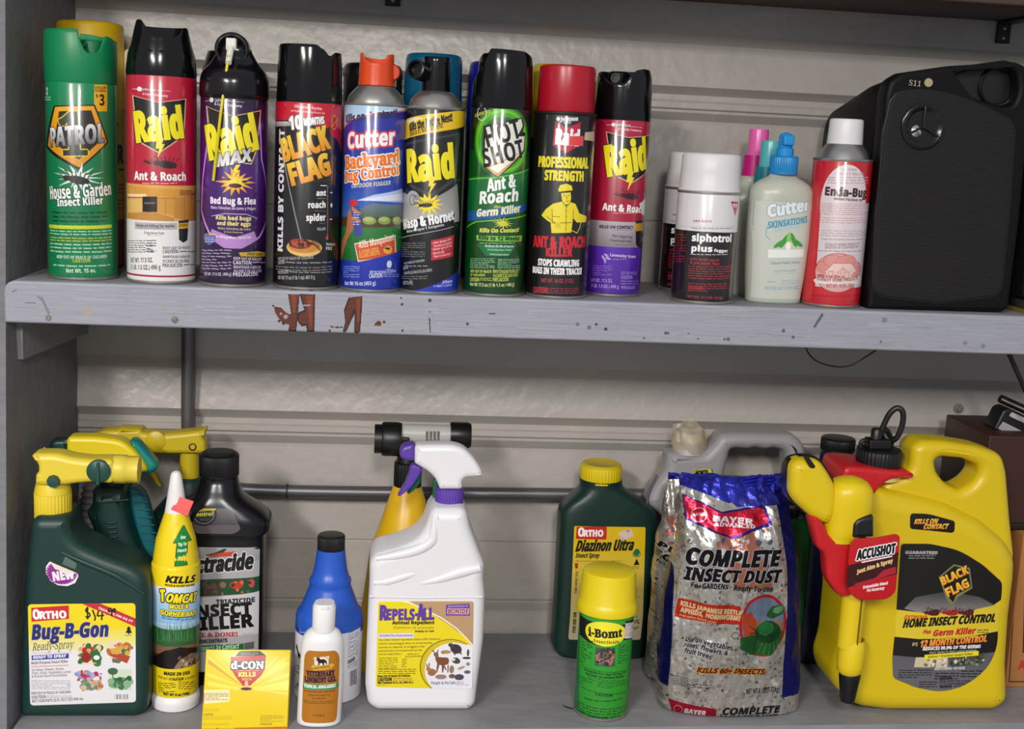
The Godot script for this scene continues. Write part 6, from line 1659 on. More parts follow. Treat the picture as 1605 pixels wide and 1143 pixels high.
func print_green_black_can() -> Lab:
	var l := lab(96.4, 183.9, "103c14", 4.5)
	l.p([-49.2, -4.4, 49.2, -4.4, 49.2, 41.9, -49.2, 41.9], "141412", "143014")
	l.p([-49.2, 41.9, 49.2, 41.9, 49.2, 191.7, -49.2, 191.7], "0c5a1c", "0a3c14")
	l.e(-1.1, 32.2, 32.7, 34.6, "246a1c")
	l.e(-1.1, 32.2, 30.8, 32.7, "4a9c20")
	l.e(-1.1, 32.2, 28.9, 30.7, "6cc828")
	l.e(-1.1, 32.2, 26.1, 27.7, "48a424")
	l.e(-1.1, 32.2, 22.8, 24.2, "2c7c20")
	l.e(-1.1, 32.2, 20.5, 22.8, "1c5a1c")
	l.ring(-24.4, 6.2, 6.3, 7, 0.9, "d8dcd0")
	l.t("GUARANTEED", -33.9, 10.1, 20.6, 3.3, "e0d868", {k = 0.1, r = -13.2})
	l.p([-43.4, 70, 40.1, 58.2, 44.5, 95.7, -50.4, 108.4], "0d7a34", "0c5c2c")
	l.l([-50.3, 72.2, -3.7, 67.5, 39.9, 57.5], 1, "7cd838")
	l.p([-21.3, 18.2, 19.7, 8, 23.1, 16, 20.7, 21.9, 26, 23.1, 25.9, 40.5, -3.7, 67.9, -19.2, 57.9], "0a0a0a")
	l.p([-19, 19.6, 18.5, 9.4, 21, 16.3, 14.3, 26.9, 24.6, 26, 24.1, 38.7, -3.8, 65.6, -17.8, 56.9], "e8e6dc")
	l.p([-16.4, 58.7, 24.2, 39.4, -3.7, 67], "d8a868")
	l.p([-13.3, 58.6, 19.8, 42.6, -3.9, 63.2], "f4efe4")
	l.t("HOT", -15.3, 38.8, 36.9, 19.3, "121212", {b = 0.2, r = -18.4})
	l.t("SHOT", -17.5, 58.3, 44.3, 17.8, "121212", {b = 0.2, r = -16})
	l.t("Ant &", -13.7, 82.1, 31.7, 12.2, "f4f8f2", {k = 0.15, b = 0.4, o = "0a4420", ow = 0.3, r = -12.6})
	l.t("Roach", -21.8, 94.5, 42.8, 11.8, "f4f8f2", {k = 0.15, b = 0.4, o = "0a4420", ow = 0.3, r = -6.8})
	l.t("Plus", -5.8, 98.7, 7, 3.3, "e8e860", {k = 0.2, r = -10.5})
	l.p([-42.5, 103.6, -9.4, 98.9, 34.8, 91.5, 36.2, 99.3, -11.4, 109.1, -41, 113.2], "1c58a0")
	l.t("Germ Killer", -24.8, 107.6, 49.8, 7.1, "f0ecc0", {k = 0.2, b = 0.35, r = -8.3})
	l.l([-44.9, 120.2, -25.1, 112.6, 37.1, 103.9], 1, "7cd838")
	l.star(3.3, 112.6, 4.3, 11.4, 13, "d8d048", 0.55, 6)
	l.t("Kills On Contact!", -20.3, 122.6, 43.3, 3.8, "e8e460", {k = 0.15, b = 0.25, r = -2.6})
	l.p([-24.3, 125.8, 29.3, 124.6, 28, 130.4, -23.4, 131], "7cc83c")
	l.t("Kills to 12 Weeks", -21.1, 129.8, 45.2, 3.8, "103414", {k = 0.1, b = 0.25, r = -0.7})
	l.fine(-19.8, 132.6, 38.1, 1.9, 1, "a8d8a8", -0.040, 1)
	l.p([-23.2, 134.8, 19.8, 134, 11.6, 145, -12.2, 145.5], "12743c")
	l.t("Reduces 99.9% of Germs", -13.6, 136.9, 30.4, 2.4, "e8f4e8", {k = 0.1, r = -1.0})
	l.t("Insects May Leave Behind", -10.9, 140.1, 25, 1.9, "d0e8d0", {k = 0.1, r = -0.9})
	l.t("UNSCENTED", -8.3, 144.7, 19.8, 1.7, "c8e0c8", {r = -0.5})
	l.fine(-31.5, 149.6, 29.1, 10.6, 6, "98c89c", -0.080, 2)
	l.fine(0.1, 147.7, 25.9, 10.1, 6, "98c89c", 0.004, 4)
	l.t("KEEP OUT OF REACH", -30.4, 164, 24.5, 2.9, "e4e05c", {r = -3.6})
	l.t("OF CHILDREN", -30.3, 167.6, 18.1, 2.4, "e4e05c", {r = -4.3})
	l.t("CAUTION", -30.5, 173, 12.2, 3.9, "e4e05c", {r = -4.3})
	l.fine(-17.4, 168.1, 13.1, 3.4, 2, "c8d07c", -0.073, 1)
	l.t("MANTÉNGASE FUERA DEL", -4.1, 162.3, 29.5, 3.4, "e4e05c", {r = -0.7})
	l.t("ALCANCE DE LOS NIÑOS", -3.9, 166.2, 28.7, 3.1, "e4e05c", {r = -0.8})
	l.t("PRECAUCIÓN", -3.7, 171, 16.1, 3.9, "e4e05c", {r = -2.9})
	l.t("Net Wt 17.5 oz (1 lb 1.5 oz / 496 g)", -30.3, 177.4, 50.3, 3.4, "f0f0a0", {r = -2.4})
	return l

func print_pro_can() -> Lab:
	var l := lab(98.5, 180.8, "121011", 4.5)
	l.p([-17.2, 3.3, -14.6, 13, -3.8, 6.3, 9.3, 11.9, 9.7, 2.1], "121011")
	l.t("Johnson", -9.5, 6.5, 17.9, 4, "e8e8ea", {b = 0.3, r = -3.6})
	l.e(-11.6, 4.5, 1.9, 2.1, "e8e8ea")
	l.t("WAX", -6, 8.9, 7.6, 2.3, "e8e8ea", {r = -2.8})
	l.p([-14.4, 6.7, -2.9, 13.5, 11.6, 6.2, 12.1, 29.6, -1.6, 37.3, -16.1, 30.5], "b81838")
	l.t("Raid", -13.1, 28.9, 23.6, 14.5, "f4eef0", {b = 0.8, r = 1.8})
	l.p([0.3, 20.8, 16.1, 20, 16.2, 29.9, 0.4, 29.7], "e04040")
	l.p([17.7, 16.2, 34.5, 14.6, 36.8, 24.6, 17, 23.8], "c8b098")
	l.p([27.7, 25.3, 36.8, 24.6, 36.1, 29.9, 27.3, 30], "1c1a1c")
	l.t("PROFESSIONAL", -32, 52, 57.1, 10, "f0e020", {b = 0.9, r = -0.6})
	l.t("STRENGTH", -22.7, 64.8, 41.6, 9.5, "f0e020", {b = 0.9, r = -0.6})
	l.p([-7.7, 73.5, -6, 69.1, 0.1, 67.4, 5.6, 69.1, 6.9, 73.3, 5, 75.3, -7.1, 75.9], "ecd81c")
	l.p([-8.5, 75.9, 5.4, 73.9, 6.5, 75.2, -0.8, 77.4, -7.5, 77.8], "2a2408")
	l.p([-4.6, 77.1, 5, 75.8, 5.9, 81.9, 4.7, 87.2, -0.2, 88.4, -3.3, 84.2], "ecd81c")
	l.l([0.8, 78.8, 1.5, 83.1], 0.5, "2a2408")
	l.e(-1.6, 79.4, 0.7, 0.5, "2a2408")
	l.e(3.2, 78.9, 0.7, 0.5, "2a2408")
	l.l([0.6, 85, 4, 84.4], 0.5, "2a2408")
	l.p([-12.3, 88, -2.7, 85.1, 1.4, 89.7, 4.6, 85.3, 11, 87, 16.3, 96.5, 27.8, 99.5, 27.5, 105.3, 13.9, 105.7, 9.2, 101.4, 8, 115.9, -12.1, 117.3, -13.7, 106.8, -17.4, 105.1, -24.5, 100.4, -19.7, 93.8], "ecd81c")
	l.l([-2.7, 85.6, 1.4, 90.7, 5.1, 85.8], 0.5, "2a2408")
	l.l([1.4, 90.7, 2.3, 115.1], 0.5, "2a2408")
	l.l([-13, 93.3, -11.7, 106.7], 0.5, "2a2408")
	l.l([9.2, 92.3, 9.3, 103.8], 0.5, "2a2408")
	l.l([-12.1, 100.5, -4.3, 100.5], 0.5, "2a2408")
	l.l([-12.7, 107.2, 8.4, 105.8], 0.5, "2a2408")
	l.l([-18.2, 100.9, -8.8, 107], 0.5, "2a2408")
	l.l([7.9, 106.3, 7.8, 113.5, 14.7, 116.3, 18, 111, 18.9, 105.2], 0.8, "ecd81c")
	l.p([-9.3, 107, -4, 106.2, -2.7, 111.9, -8.5, 112.7], "d8c418")
	l.t("ANT & ROACH", -33.7, 132.3, 60.7, 10.6, "d02030", {b = 0.9, r = -1.9})
	l.t("KILLER", -16.4, 140.8, 27, 8.2, "d02030", {b = 0.9, r = -2.7})
	l.t("STOPS CRAWLING", -25.5, 150.6, 45.3, 6.5, "f4f2f2", {b = 0.3, r = -0.9})
	l.t("BUGS IN THEIR TRACKS!", -32.6, 159, 57.2, 6.3, "f4f2f2", {b = 0.3, r = -1.0})
	l.t("NET WT. 16 OZ. (1 LB.)", -20.2, 167.4, 34.3, 3.9, "c83848", {r = -1.8})
	l.t("CAUTION:", -30.2, 179.3, 18.5, 5.9, "b83040", {b = 0.2, r = -4.4})
	l.fine(-11.1, 172, 34.2, 6.8, 3, "a02c3c", -0.013, 1)
	return l

func print_lavender_can() -> Lab:
	var l := lab(94.9, 179.8, "5828a0", 4.5)
	l.p([-48.4, -1.9, 48.4, -1.9, 48.4, 103.9, -48.4, 103.9], "b0183a", "a81636")
	l.p([-48.4, 103.9, 48.4, 103.9, 48.4, 130.4, -48.4, 130.4], "b8b0b8", "8a8088")
	l.p([-48.4, 130.4, 48.4, 130.4, 48.4, 187.7, -48.4, 187.7], "5a2cb0", "4a2090")
	l.p([-22.2, 6, -16.2, 6, -16.2, 6.5, -22.2, 6.5], "f0e0e0")
	l.e(-14.1, 5.7, 2.2, 1.9, "f0f0f0")
	l.t("Johnson", -12, 7, 15.4, 2.9, "e8e8ee", {o = "3a1420", ow = 0.3, r = 0.9})
	l.l([3.8, 6.8, 17.2, 7.1], 0.4, "f0d0d0")
	l.t("A Family Company", -9.3, 10.8, 26.2, 2.2, "f6e4e4", {r = 1.5})
	l.p([-22.3, 12.8, 2.2, 17.5, 41, 13.1, 41, 47.8, 8.2, 64.5, -11.4, 56.6], "d8b890")
	l.p([-20.9, 13.8, 2.4, 18.3, 38.6, 14.2, 41, 47.2, 8, 63.1, -10.6, 55.6], "0c0c0a")
	l.p([-17.9, 16.2, 2.6, 20.3, 29.4, 16.6, 30.3, 46.6, 7.7, 61.1, -8.9, 54.2], "15140e", "242218")
	l.t("Raid", -16.4, 57.8, 47.3, 30.2, "f4e410", {b = 1.3, o = "1a1806", ow = 0.9, r = -12.2})
	l.p([3.9, 53.4, 10.9, 52.1, 8.5, 58.1, 12, 58, 4.7, 72, 6.2, 63.1, 3, 63.2], "f4e020")
	l.bug(9.4, 77.7, 8.9, "2a1016", 0.1, 3)
	l.bug(-5.1, 76.8, 2.9, "2a1016", 0.3, 3)
	l.t("Ant & Roach", -20.6, 92.8, 50.4, 7.1, "f8f4f2", {b = 0.25, o = "8a0c24", ow = 0.3, r = 1.8})
	l.p([21.2, 84.9, 35.6, 78.9, 41, 97.8, 27.3, 96.2], "e8e4e4")
	l.fine(-8.9, 94.7, 27.3, 2, 1, "e8b8b8", -0.032, 1)
	l.t("KILLS ON CONTACT", -22.8, 111.6, 37.2, 3, "2c2430", {b = 0.25, r = -1.2})
	l.fine(-5.4, 112.1, 18.6, 1.5, 1, "6a606a", -0.031, 1)
	l.t("No Lingering", -7.9, 120, 21.9, 2.7, "3a3240", {r = 2.1})
	l.t("Chemical Odor", -10.6, 124.6, 25.6, 2.5, "3a3240", {r = 1.4})
	l.fine(-4.4, 127.2, 18.3, 2, 1, "6a606a", -0.026, 1)
	l.p([17, 102.3, 41, 101.9, 41, 128.2, 28.3, 132.6, 20.1, 127.3], "221c2a")
	l.p([16.6, 105.3, 41, 104.9, 41, 113, 17.3, 113.3], "c89828")
	l.t("Lavender Scent", -9.1, 140, 30.2, 3, "e8e0f4", {r = 2.8})
	l.fine(-6, 142.3, 15.6, 2, 1, "a890d0", -0.033, 1)
	l.e(-16.2, 142.2, 3, 1.2, "b8a0d8", 0.9)
	l.e(-13.2, 139.5, 3, 1.2, "b8a0d8", 0.5)
	l.e(-14.4, 144.9, 3, 1.2, "b8a0d8", 1.3)
	l.e(-11, 142.6, 3, 1.2, "b8a0d8", 0.2)
	l.fine(-28.7, 151, 23.2, 11.3, 5, "8a68c8", -0.084, 1)
	l.t("NET WT. 17.5 OZ.", -30.1, 168.6, 25.3, 3.5, "b8a0dc", {r = -2.9})
	l.t("(1 LB. 1.5 OZ.) 496 g", -29.7, 174.1, 31.7, 3.5, "c0a8e0", {r = -1.9})
	l.t("KEEP OUT OF REACH", 3.7, 158.9, 21.2, 3.5, "9078c8", {r = 0.4})
	l.t("CAUTION:", 4, 163.4, 14.4, 3.5, "a890d4", {r = -0.7})
	l.fine(4.1, 164.4, 29.1, 5.5, 2, "8a70c4", 0.034, 1)
	l.t("PRECAUCIÓN:", 4.7, 173.5, 19.6, 3, "a890d4", {r = 2.2})
	return l

func print_fogger_small() -> Lab:
	var l := lab(100.8, 109.4, "dcdadc", 4.5)
	l.p([-51.4, 37.9, 51.4, 37.9, 51.4, 116.8, -51.4, 116.8], "141012")
	l.p([-57.8, 42.7, -29.8, 40.1, -27.5, 116.6, -58, 120.8], "241418")
	l.fine(-49.7, 43, 20.6, 30.3, 11, "8a2430", -0.083, 1)
	l.p([16.5, 6.4, 32.1, 6.9, 25.5, 21.5], "b8182c")
	l.p([19.5, 8.7, 23.5, 8.7, 22.5, 13.8], "f4e8e8")
	l.p([24.3, 8.7, 28.5, 9.2, 25.2, 14.3], "f4e8e8")
	l.p([22.7, 15.2, 26.4, 15.2, 25, 19], "d86068")
	l.t("vet·kem", -23, 29.1, 19.4, 2.8, "b03048", {r = -2.3})
	l.fine(-40.5, 34, 67.6, 1.4, 1, "b8b4b8", -0.046, 1)
	l.fine(-24.1, 34.3, 46.8, 2.3, 1, "8a888c", -0.039, 1)
	l.t("siphotrol", -22.4, 48.1, 44, 7, "f8f6f6", {b = 0.7, r = -0.9})
	l.t("plus", -22.1, 58.4, 21.3, 6, "f8f6f6", {b = 0.7, r = -1.3})
	l.t("fogger", 1.1, 57.8, 16.6, 2.8, "f4f0f0", {b = 0.2, r = 0.9})
	l.fine(-22.9, 61.1, 41.4, 2.1, 1, "e0dcdc", -0.043, 1)
	l.t("kills both adult", -22.9, 67.9, 30.3, 2.8, "c02c38", {r = -0.7})
	l.t("& pre-adult fleas", -22.6, 71.6, 30.9, 2.8, "c02c38", {r = -0.7})
	l.fine(-24.1, 73.1, 53.3, 14.5, 6, "a82834", -0.027, 2)
	l.fine(-23.1, 91, 45.4, 9.4, 4, "a82834", -0.035, 5)
	l.t("CAUTION", -22.6, 97.5, 15.4, 3.3, "b82c38", {r = -1.4})
	l.t("NET WT. 11.5 OZ. (326g)", -22.9, 106.1, 38, 2.4, "c03440")
	return l

func print_spray_label() -> Lab:
	var l := lab(76, 102, "c9cdc2", 4.5)
	l.t("Cutter", -18.3, 16.3, 46.2, 12.2, "e4ecee", {b = 0.8, k = 0.1, o = "9aa8b0", ow = 0.9, r = -11.9})
	l.t("SKINSATIONS", -17.7, 28.1, 44.2, 6.6, "4a98b4", {k = 0.15, b = 0.2, r = -10.4})
	l.t("INSECT REPELLENT", -10.5, 31.6, 29.5, 3.8, "9cc4d0", {r = -10.7})
	l.l([-18.9, 25.8, -19, 35.3, -14.7, 39.9], 0.8, "6ab0c8")
	l.e(-3.4, 43, 8.1, 2.4, "4a9c40", -0.6)
	l.e(14.9, 41.6, 8.1, 2.4, "4a9c40", 0.5)
	l.e(0.5, 40.5, 8.1, 2.4, "4a9c40", -1.1)
	l.e(10.7, 38.9, 8.1, 2.4, "4a9c40", 1.1)
	l.e(5.3, 39.1, 8.1, 2.4, "8cc870", 1.57)
	l.e(5.4, 45.3, 2.9, 4.3, "f4f6e8")
	l.p([-15.3, 49.9, 24.4, 48.3, 24.7, 56.5, -15.1, 58.5], "eceee8")
	l.t("Clean Fresh Scent", -11.5, 65.5, 32, 2.9, "6a8ca8", {r = -3.9})
	l.t("Repels Mosquitoes", -7.3, 73.5, 24.1, 2.4, "8cacc0", {r = -4.4})
	l.fine(-8.8, 74.1, 26.6, 2.4, 1, "a8c0cc", -0.038, 1)
	l.fine(-12.9, 82.9, 9.4, 2.4, 1, "8aa8bc", -0.037, 1)
	l.fine(1.7, 81.4, 21.7, 5.8, 3, "8ab0c4", -0.037, 1)
	l.fine(-14.9, 88.7, 38, 4.3, 2, "8aa8bc", -0.037, 1)
	return l

func print_red_white_can() -> Lab:
	var l := lab(96.5, 149.2, "c01826", 4.5)
	l.p([-49.2, -2.5, 49.2, -2.5, 49.2, 128.8, -49.2, 128.8], "c01826", "c81c28")
	l.p([-49.2, 128.8, 49.2, 128.8, 49.2, 152.8, -49.2, 152.8], "cc1e28", "c81c28")
	l.e(-5.3, 43.5, 26.3, 39.9, "dcd0d4")
	l.p([-30.4, 45.1, 36.5, 42.1, 36.4, 129.6, -28.5, 131], "d8ccd0")
	l.e(-5.6, 115.1, 24.8, 20.5, "d8a8a4")
	l.ring(-5.6, 115.1, 24.8, 20.5, 0.6, "b83038")
	l.t("FLYING", -10.2, 10.2, 14.2, 2.5, "a88890", {r = -1.8})
	l.t("INSECT KILLER", -17.2, 14.8, 31.3, 2.6, "a88890", {r = -2.2})
	l.fine(-25.5, 16.6, 47.9, 8.4, 3, "b8a0a8", -0.043, 1)
	l.t("Enda-Bug", -26.4, 35.9, 46.7, 8.4, "3c1422", {b = 0.9})
	l.t("INSECTICIDE III", -16.7, 40, 31.5, 2.1, "4a1c2c", {b = 0.2, r = 0.9})
	l.fine(-30.6, 43.7, 60.7, 13.2, 6, "c89aa0", -0.037, 2)
	l.fine(-30.1, 58.4, 56.8, 7.1, 3, "c89aa0", -0.040, 3)
	l.fine(-27.8, 71.5, 54.9, 7.5, 3, "b8a0a8", -0.037, 4)
	l.fine(-26.1, 80.4, 49.2, 2.4, 1, "a09098", -0.040, 1)
	l.t("STANLEY HOME PRODUCTS", -21.3, 88.1, 38.1, 2.8, "8a747c", {r = -3.9})
	l.t("DIVISION OF STANHOME INC.", -21, 90.9, 37.7, 2.4, "8a747c", {r = -3.9})
	l.fine(-29.8, 92.7, 53.3, 2.4, 1, "a08890", -0.043, 1)
	l.e(-19, 109.6, 9.5, 7.1, "d89088")
	l.ring(-19, 109.6, 9.5, 7.1, 0.35, "b84848")
	l.e(-11.4, 103, 10.4, 6.6, "d89088")
	l.ring(-11.4, 103, 10.4, 6.6, 0.35, "b84848")
	l.e(3, 103.5, 11.9, 7.6, "d89088")
	l.ring(3, 103.5, 11.9, 7.6, 0.35, "b84848")
	l.e(15.9, 111.8, 8.7, 8.7, "d89088")
	l.ring(15.9, 111.8, 8.7, 8.7, 0.35, "b84848")
	l.p([-18.6, 114.3, -11.2, 105.4, 8.6, 104.6, 15.9, 111.8, 9.9, 116, -17.1, 117.3], "e8c8c0")
	l.p([-7.9, 115.9, -1, 108.4, 8.4, 115.3], "d8a098")
	l.p([-17, 113, 9.4, 111.7, 10.3, 119.4, -16.3, 120.6], "e4c0b8")
	l.l([-15, 114, -10.9, 113.7, -10.3, 119.7, -14.5, 120, -15, 114], 0.35, "a84048")
	l.l([-5.7, 114.1, -2.4, 113.9, -1.9, 119.6, -5.2, 119.8, -5.7, 114.1], 0.35, "a84048")
	l.l([1, 113.8, 6.2, 113.7, 6.9, 119.4, 1.6, 119.5, 1, 113.8], 0.35, "a84048")
	l.l([-18.6, 114.3, -11.2, 105.4, 8.6, 104.6, 16, 112.2], 0.4, "a84048")
	l.dots(-25.7, 118.7, 21.4, 119.6, 14, 1.6, ["c87870", "b86058"], 4)
	l.p([-31.5, 124.6, -26.7, 121.7, -2.6, 121.6, 21.2, 118.2, 36.4, 121.6, 32.2, 126.1, -2.1, 127.3, -28.8, 127.7], "e8d8d4")
	l.t("STANLEY HOME PRODUCTS", -26.8, 125.5, 47, 3.3, "7a2830", {a = -1.0, r = -3.4})
	l.t("NET WT. 10 OZ. (283 g)", -15.8, 131.1, 31.5, 3.8, "a84850", {r = -3.8})
	l.t("CAUTION: KEEP OUT OF REACH OF CHILDREN", -33.1, 142.7, 58.3, 2.9, "8c0c18", {r = -3.1})
	l.fine(-32.3, 144.1, 68.8, 3.8, 2, "98101c", -0.023, 1)
	return l

func print_yellow_can() -> Lab:
	var l := lab(111.5, 166.8, "c8a010", 4.5)
	l.p([-56.7, -27.8, 56.7, -27.8, 56.7, -10.1, -56.7, -10.1], "1a1810")
	l.t("HORNET", -12.6, 31.2, 52.3, 13.2, "16140c", {b = 1, r = -2.4})
	l.t("KILLER", -19.6, 58.1, 69, 18.1, "16140c", {b = 1, r = -1.5})
	l.fine(6, 62.2, 46.9, 4.8, 1, "4a3c10", -0.014, 1)
	l.p([-56.7, 115.8, 56.7, 115.8, 56.7, 198.6, -56.7, 198.6], "7a1c18")
	l.fine(18.9, 77.8, 33.7, 32.4, 8, "a8341c", 0.005, 1)
	return l

func print_purple_back() -> Lab:
	var l := lab(105.2, 199.4, "40186a", 3.0)
	l.p([-53.6, 33.8, 53.6, 33.8, 53.6, 114, -53.6, 114], "40186a", "502080")
	l.t("Raid", -29.4, 65.4, 72.6, 26.8, "c8b820", {b = 1, r = -2.6})
	l.t("MAX", -12.3, 82.5, 55.5, 10.7, "b0b0b4", {b = 1, r = -1.9})
	l.fine(-33.7, 116.1, 89.1, 82.5, 10, "9a80b8", -0.025, 1)
	return l

func print_black_back() -> Lab:
	var l := lab(101.8, 213.7, "100f10", 3.0)
	l.t("ED", 29.2, 9.3, 18.7, 8.8, "b8a848", {b = 0.5, r = -90})
	l.t("SPEED", 13.2, 73.7, 47.2, 8.5, "b8a848", {b = 0.5, r = -90})
	l.fine(-14.6, 88.6, 57.6, 117.2, 10, "8a8478", -0.031, 1)
	return l

func print_bug_label() -> Lab:
	var l := lab(108.2, 112.3, "e4e2e6", 5)
	l.p([-53.8, 0.6, 55.9, -0.4, 55.7, 35.9, -54.8, 49.6], "ead218")
	l.p([-54.5, 36.5, 55.8, 25.9, 55.7, 45.8, -54.9, 59.5], "e8d640", "e6e2d8")
	l.p([-54.8, 52.1, 55.7, 51.6, 55.5, 112.9, -56, 112.7], "e4e2e6")
	l.p([-48.3, 7, -12.4, 4.1, -12.2, 18.2, -48.3, 21.4], "c82830")
	l.t("O", -46.4, 18.8, 6, 9.8, "f6f2f2", {b = 0.5, r = -3.5})
	l.t("RTHO", -40.1, 18.4, 25.2, 7.5, "f6f2f2", {b = 0.5, r = -2.6})
	l.p([-0, 2.1, 18, 1.9, 53.7, 18, 53.6, 26.9], "c02838")
	l.t("TREATS 2,700 SQ FT", 15.7, 7.3, 36.1, 2.1, "f4dcd8", {b = 0.2, r = 23.5})
	l.l([5.9, 6.3, 3.7, 8.6, 4.7, 11.2, 7.1, 11.8, 8.1, 14.4, 5.8, 17.1, 3.7, 15.4], 1.5, "181620")
	l.l([5.7, 5.3, 5.5, 18.4], 1.5, "181620")
	l.l([10.4, 8.5, 13.1, 16.4, 12.4, 20], 1.5, "181620")
	l.l([16.2, 9.4, 14.9, 15, 21.7, 14.3], 1.5, "181620")
	l.l([19.8, 11.1, 19.1, 19.3], 1.5, "181620")
	l.l([24, 13, 24.4, 13.6], 1.5, "181620")
	l.l([28.6, 6.7, 26.3, 7.2, 25.8, 10, 28.2, 10.3, 29.2, 7.7, 28.8, 14.9], 1.5, "181620")
	l.l([31.9, 6.7, 30.1, 8.4, 31.3, 11, 32.8, 9.3, 31.9, 7], 1.5, "181620")
	l.t("Bug-B-Gon", -48, 40.1, 74.9, 15.1, "242c70", {b = 0.5, k = 0.15, f = 1, o = "c8b8a0", ow = 0.5, r = -3.1})
	l.t("Ready-Spray", -48.2, 52.1, 41.7, 8.1, "3c3a20", {f = 2, k = 0.25, r = -4.6})
	l.p([44.6, 32.6, 42.1, 32.6, 44.2, 28.7, 43, 28.7, 45.4, 25.3, 47.9, 28.6, 46.6, 28.6, 48.7, 32.6, 46.2, 32.6, 46.2, 33.9, 44.6, 33.9], "1c1a14")
	l.fine(42, 34.3, 6.7, 2, 2, "6a5c18", -0.006, 1)
	l.fine(-48.8, 53.6, 39.2, 1.6, 1, "a8a0a0", -0.004, 1)
	l.p([-48.9, 56.9, -13, 54.7, -13.1, 59.7, -49, 61.8], "2c3494")
	l.t("READY TO SPRAY", -47.5, 60.5, 32.3, 3, "e8e8f4", {b = 0.3, k = 0.2, r = -3.4})
	l.t("Multi-Purpose Insect Killer", -49.1, 66.4, 35.4, 3, "4a4450", {r = -3.4})
	l.l([-49.1, 68.8, -13.2, 67], 0.6, "c84858")
	l.t("For Roses, Flowers, Shrubs,", -49.2, 73.7, 31.8, 2.7, "7a7680", {k = 0.2, r = -3.1})
	l.t("Trees, Fruits, Vegetables, Lawns", -49.3, 77, 38.4, 2.7, "7a7680", {k = 0.2, r = -2.6})
	l.t("& Around House Foundations", -49.3, 80.4, 34.8, 2.7, "7a7680", {k = 0.2, r = -2.8})
	l.fine(-49.4, 83, 37.8, 10.5, 6, "9a969e", -0.002, 4)
	l.p([-15.3, 87.3, -11.6, 87.3, -11.7, 91.3, -15.3, 91.3], "c8c4cc")
	l.t("KEEP OUT OF REACH OF CHILDREN", -49.6, 98.5, 37.9, 2.8, "5a5660", {r = -2.3})
	l.t("CAUTION", -49.4, 103, 13.6, 3.3, "4c4854", {r = -2.8})
	l.fine(-34.8, 99.4, 24.6, 3, 2, "9a969e", -0.000, 1)
	l.t("NET CONTENTS 32 FL OZ (1 QT) 946 mL", -49.2, 107, 49.9, 3, "524e5a", {r = -3.1})
	l.p([30.4, 97.7, 44.5, 97.7, 44.4, 103.7, 30.3, 103.7], "f0eef0")
	l.p([30.7, 98, 31, 98, 30.9, 103.4, 30.6, 103.4], "5a5860")
	l.p([31.8, 98, 32.4, 98, 32.3, 103.4, 31.8, 103.4], "5a5860")
	l.p([33, 98, 33.8, 98, 33.8, 103.4, 33, 103.4], "5a5860")
	l.p([34.2, 98, 34.5, 98, 34.4, 103.4, 34.1, 103.4], "5a5860")
	l.p([35.3, 98, 35.9, 98, 35.8, 103.4, 35.3, 103.4], "5a5860")
	l.p([36.5, 98, 37.3, 98, 37.2, 103.4, 36.5, 103.4], "5a5860")
	l.p([37.6, 98, 38, 98, 37.9, 103.4, 37.6, 103.4], "5a5860")
	l.p([38.8, 98, 39.4, 98, 39.3, 103.4, 38.8, 103.4], "5a5860")
	l.p([40, 98, 40.8, 98, 40.7, 103.4, 40, 103.4], "5a5860")
	l.p([41.1, 98, 41.5, 98, 41.4, 103.4, 41.1, 103.4], "5a5860")
	l.p([42.3, 98, 42.9, 98, 42.8, 103.4, 42.3, 103.4], "5a5860")
	l.p([43.5, 98, 44.3, 98, 44.3, 103.4, 43.5, 103.4], "5a5860")
	l.p([-4.8, 46.1, 19.2, 44.7, 19.6, 65.6, -3, 66.8], "e6d8c0")
	l.dots(-3.9, 46.4, 18.7, 65.6, 40, 3.2, ["a83028", "2e6a34", "d8a050", "c84838", "3c7c40", "e8c8a0"], 2)
	l.e(3.9, 58.6, 5, 5, "8c2822")
	l.e(14.8, 58.9, 4.3, 3.7, "d8e4d8")
	l.p([7.7, 52.7, 14.6, 49.3, 19.1, 59.3, 17.5, 65.1, 9.9, 63.4], "2c6a3c")
	l.e(13.9, 58.9, 3, 2.5, "e8f0e8")
	l.p([25.3, 42.6, 35.9, 40.1, 48.1, 50.8, 44.9, 65, 26.7, 60.1], "e4d4b8")
	l.p([29.8, 45.9, 37.4, 42.6, 47.3, 50.8, 43.5, 54.2], "c88848")
	l.p([31, 47.9, 40.1, 49.2, 40.4, 54.5, 30.7, 53.9], "ecdcd4")
	l.p([24.9, 55.9, 29.8, 51.7, 46.8, 57.5, 43.4, 65], "b04828")
	l.p([29.1, 59.2, 38.8, 61.7, 35.8, 65, 29.1, 63.9], "6a6a50")
	l.dots(25.3, 44.3, 48, 54.2, 18, 3, ["3c7440", "d8a048", "b86838"], 5)
	l.dots(-5.1, 74.3, 18.2, 82.6, 40, 3, ["c04048", "8c94c0", "e8e0e8", "b03040", "a8a8d0"], 7)
	l.p([-1, 84.3, 18.6, 82.6, 17.3, 89.3, 11.1, 93.5, -1.1, 93.5], "c8a078")
	l.e(3.3, 89.3, 6.4, 4, "5c8878", -0.2)
	l.e(13.4, 90.6, 3.4, 2, "7078a0")
	l.dots(-0.9, 82.6, 18, 92.6, 20, 2.4, ["b87848", "d8b890", "788868"], 9)
	l.p([25.8, 71.7, 48, 70.8, 48.2, 93.5, 25.6, 92.6], "cfdcc4")
	l.e(29.6, 73.4, 5, 3.7, "3c6848")
	l.l([29.9, 74.2, 29.3, 80.1], 1, "4a5038")
	l.e(38.7, 85.1, 10.1, 5, "4c8458")
	l.e(31.8, 87.6, 6.7, 4, "7ca478")
	l.e(43.3, 84.2, 5.7, 3.7, "3a6c4c")
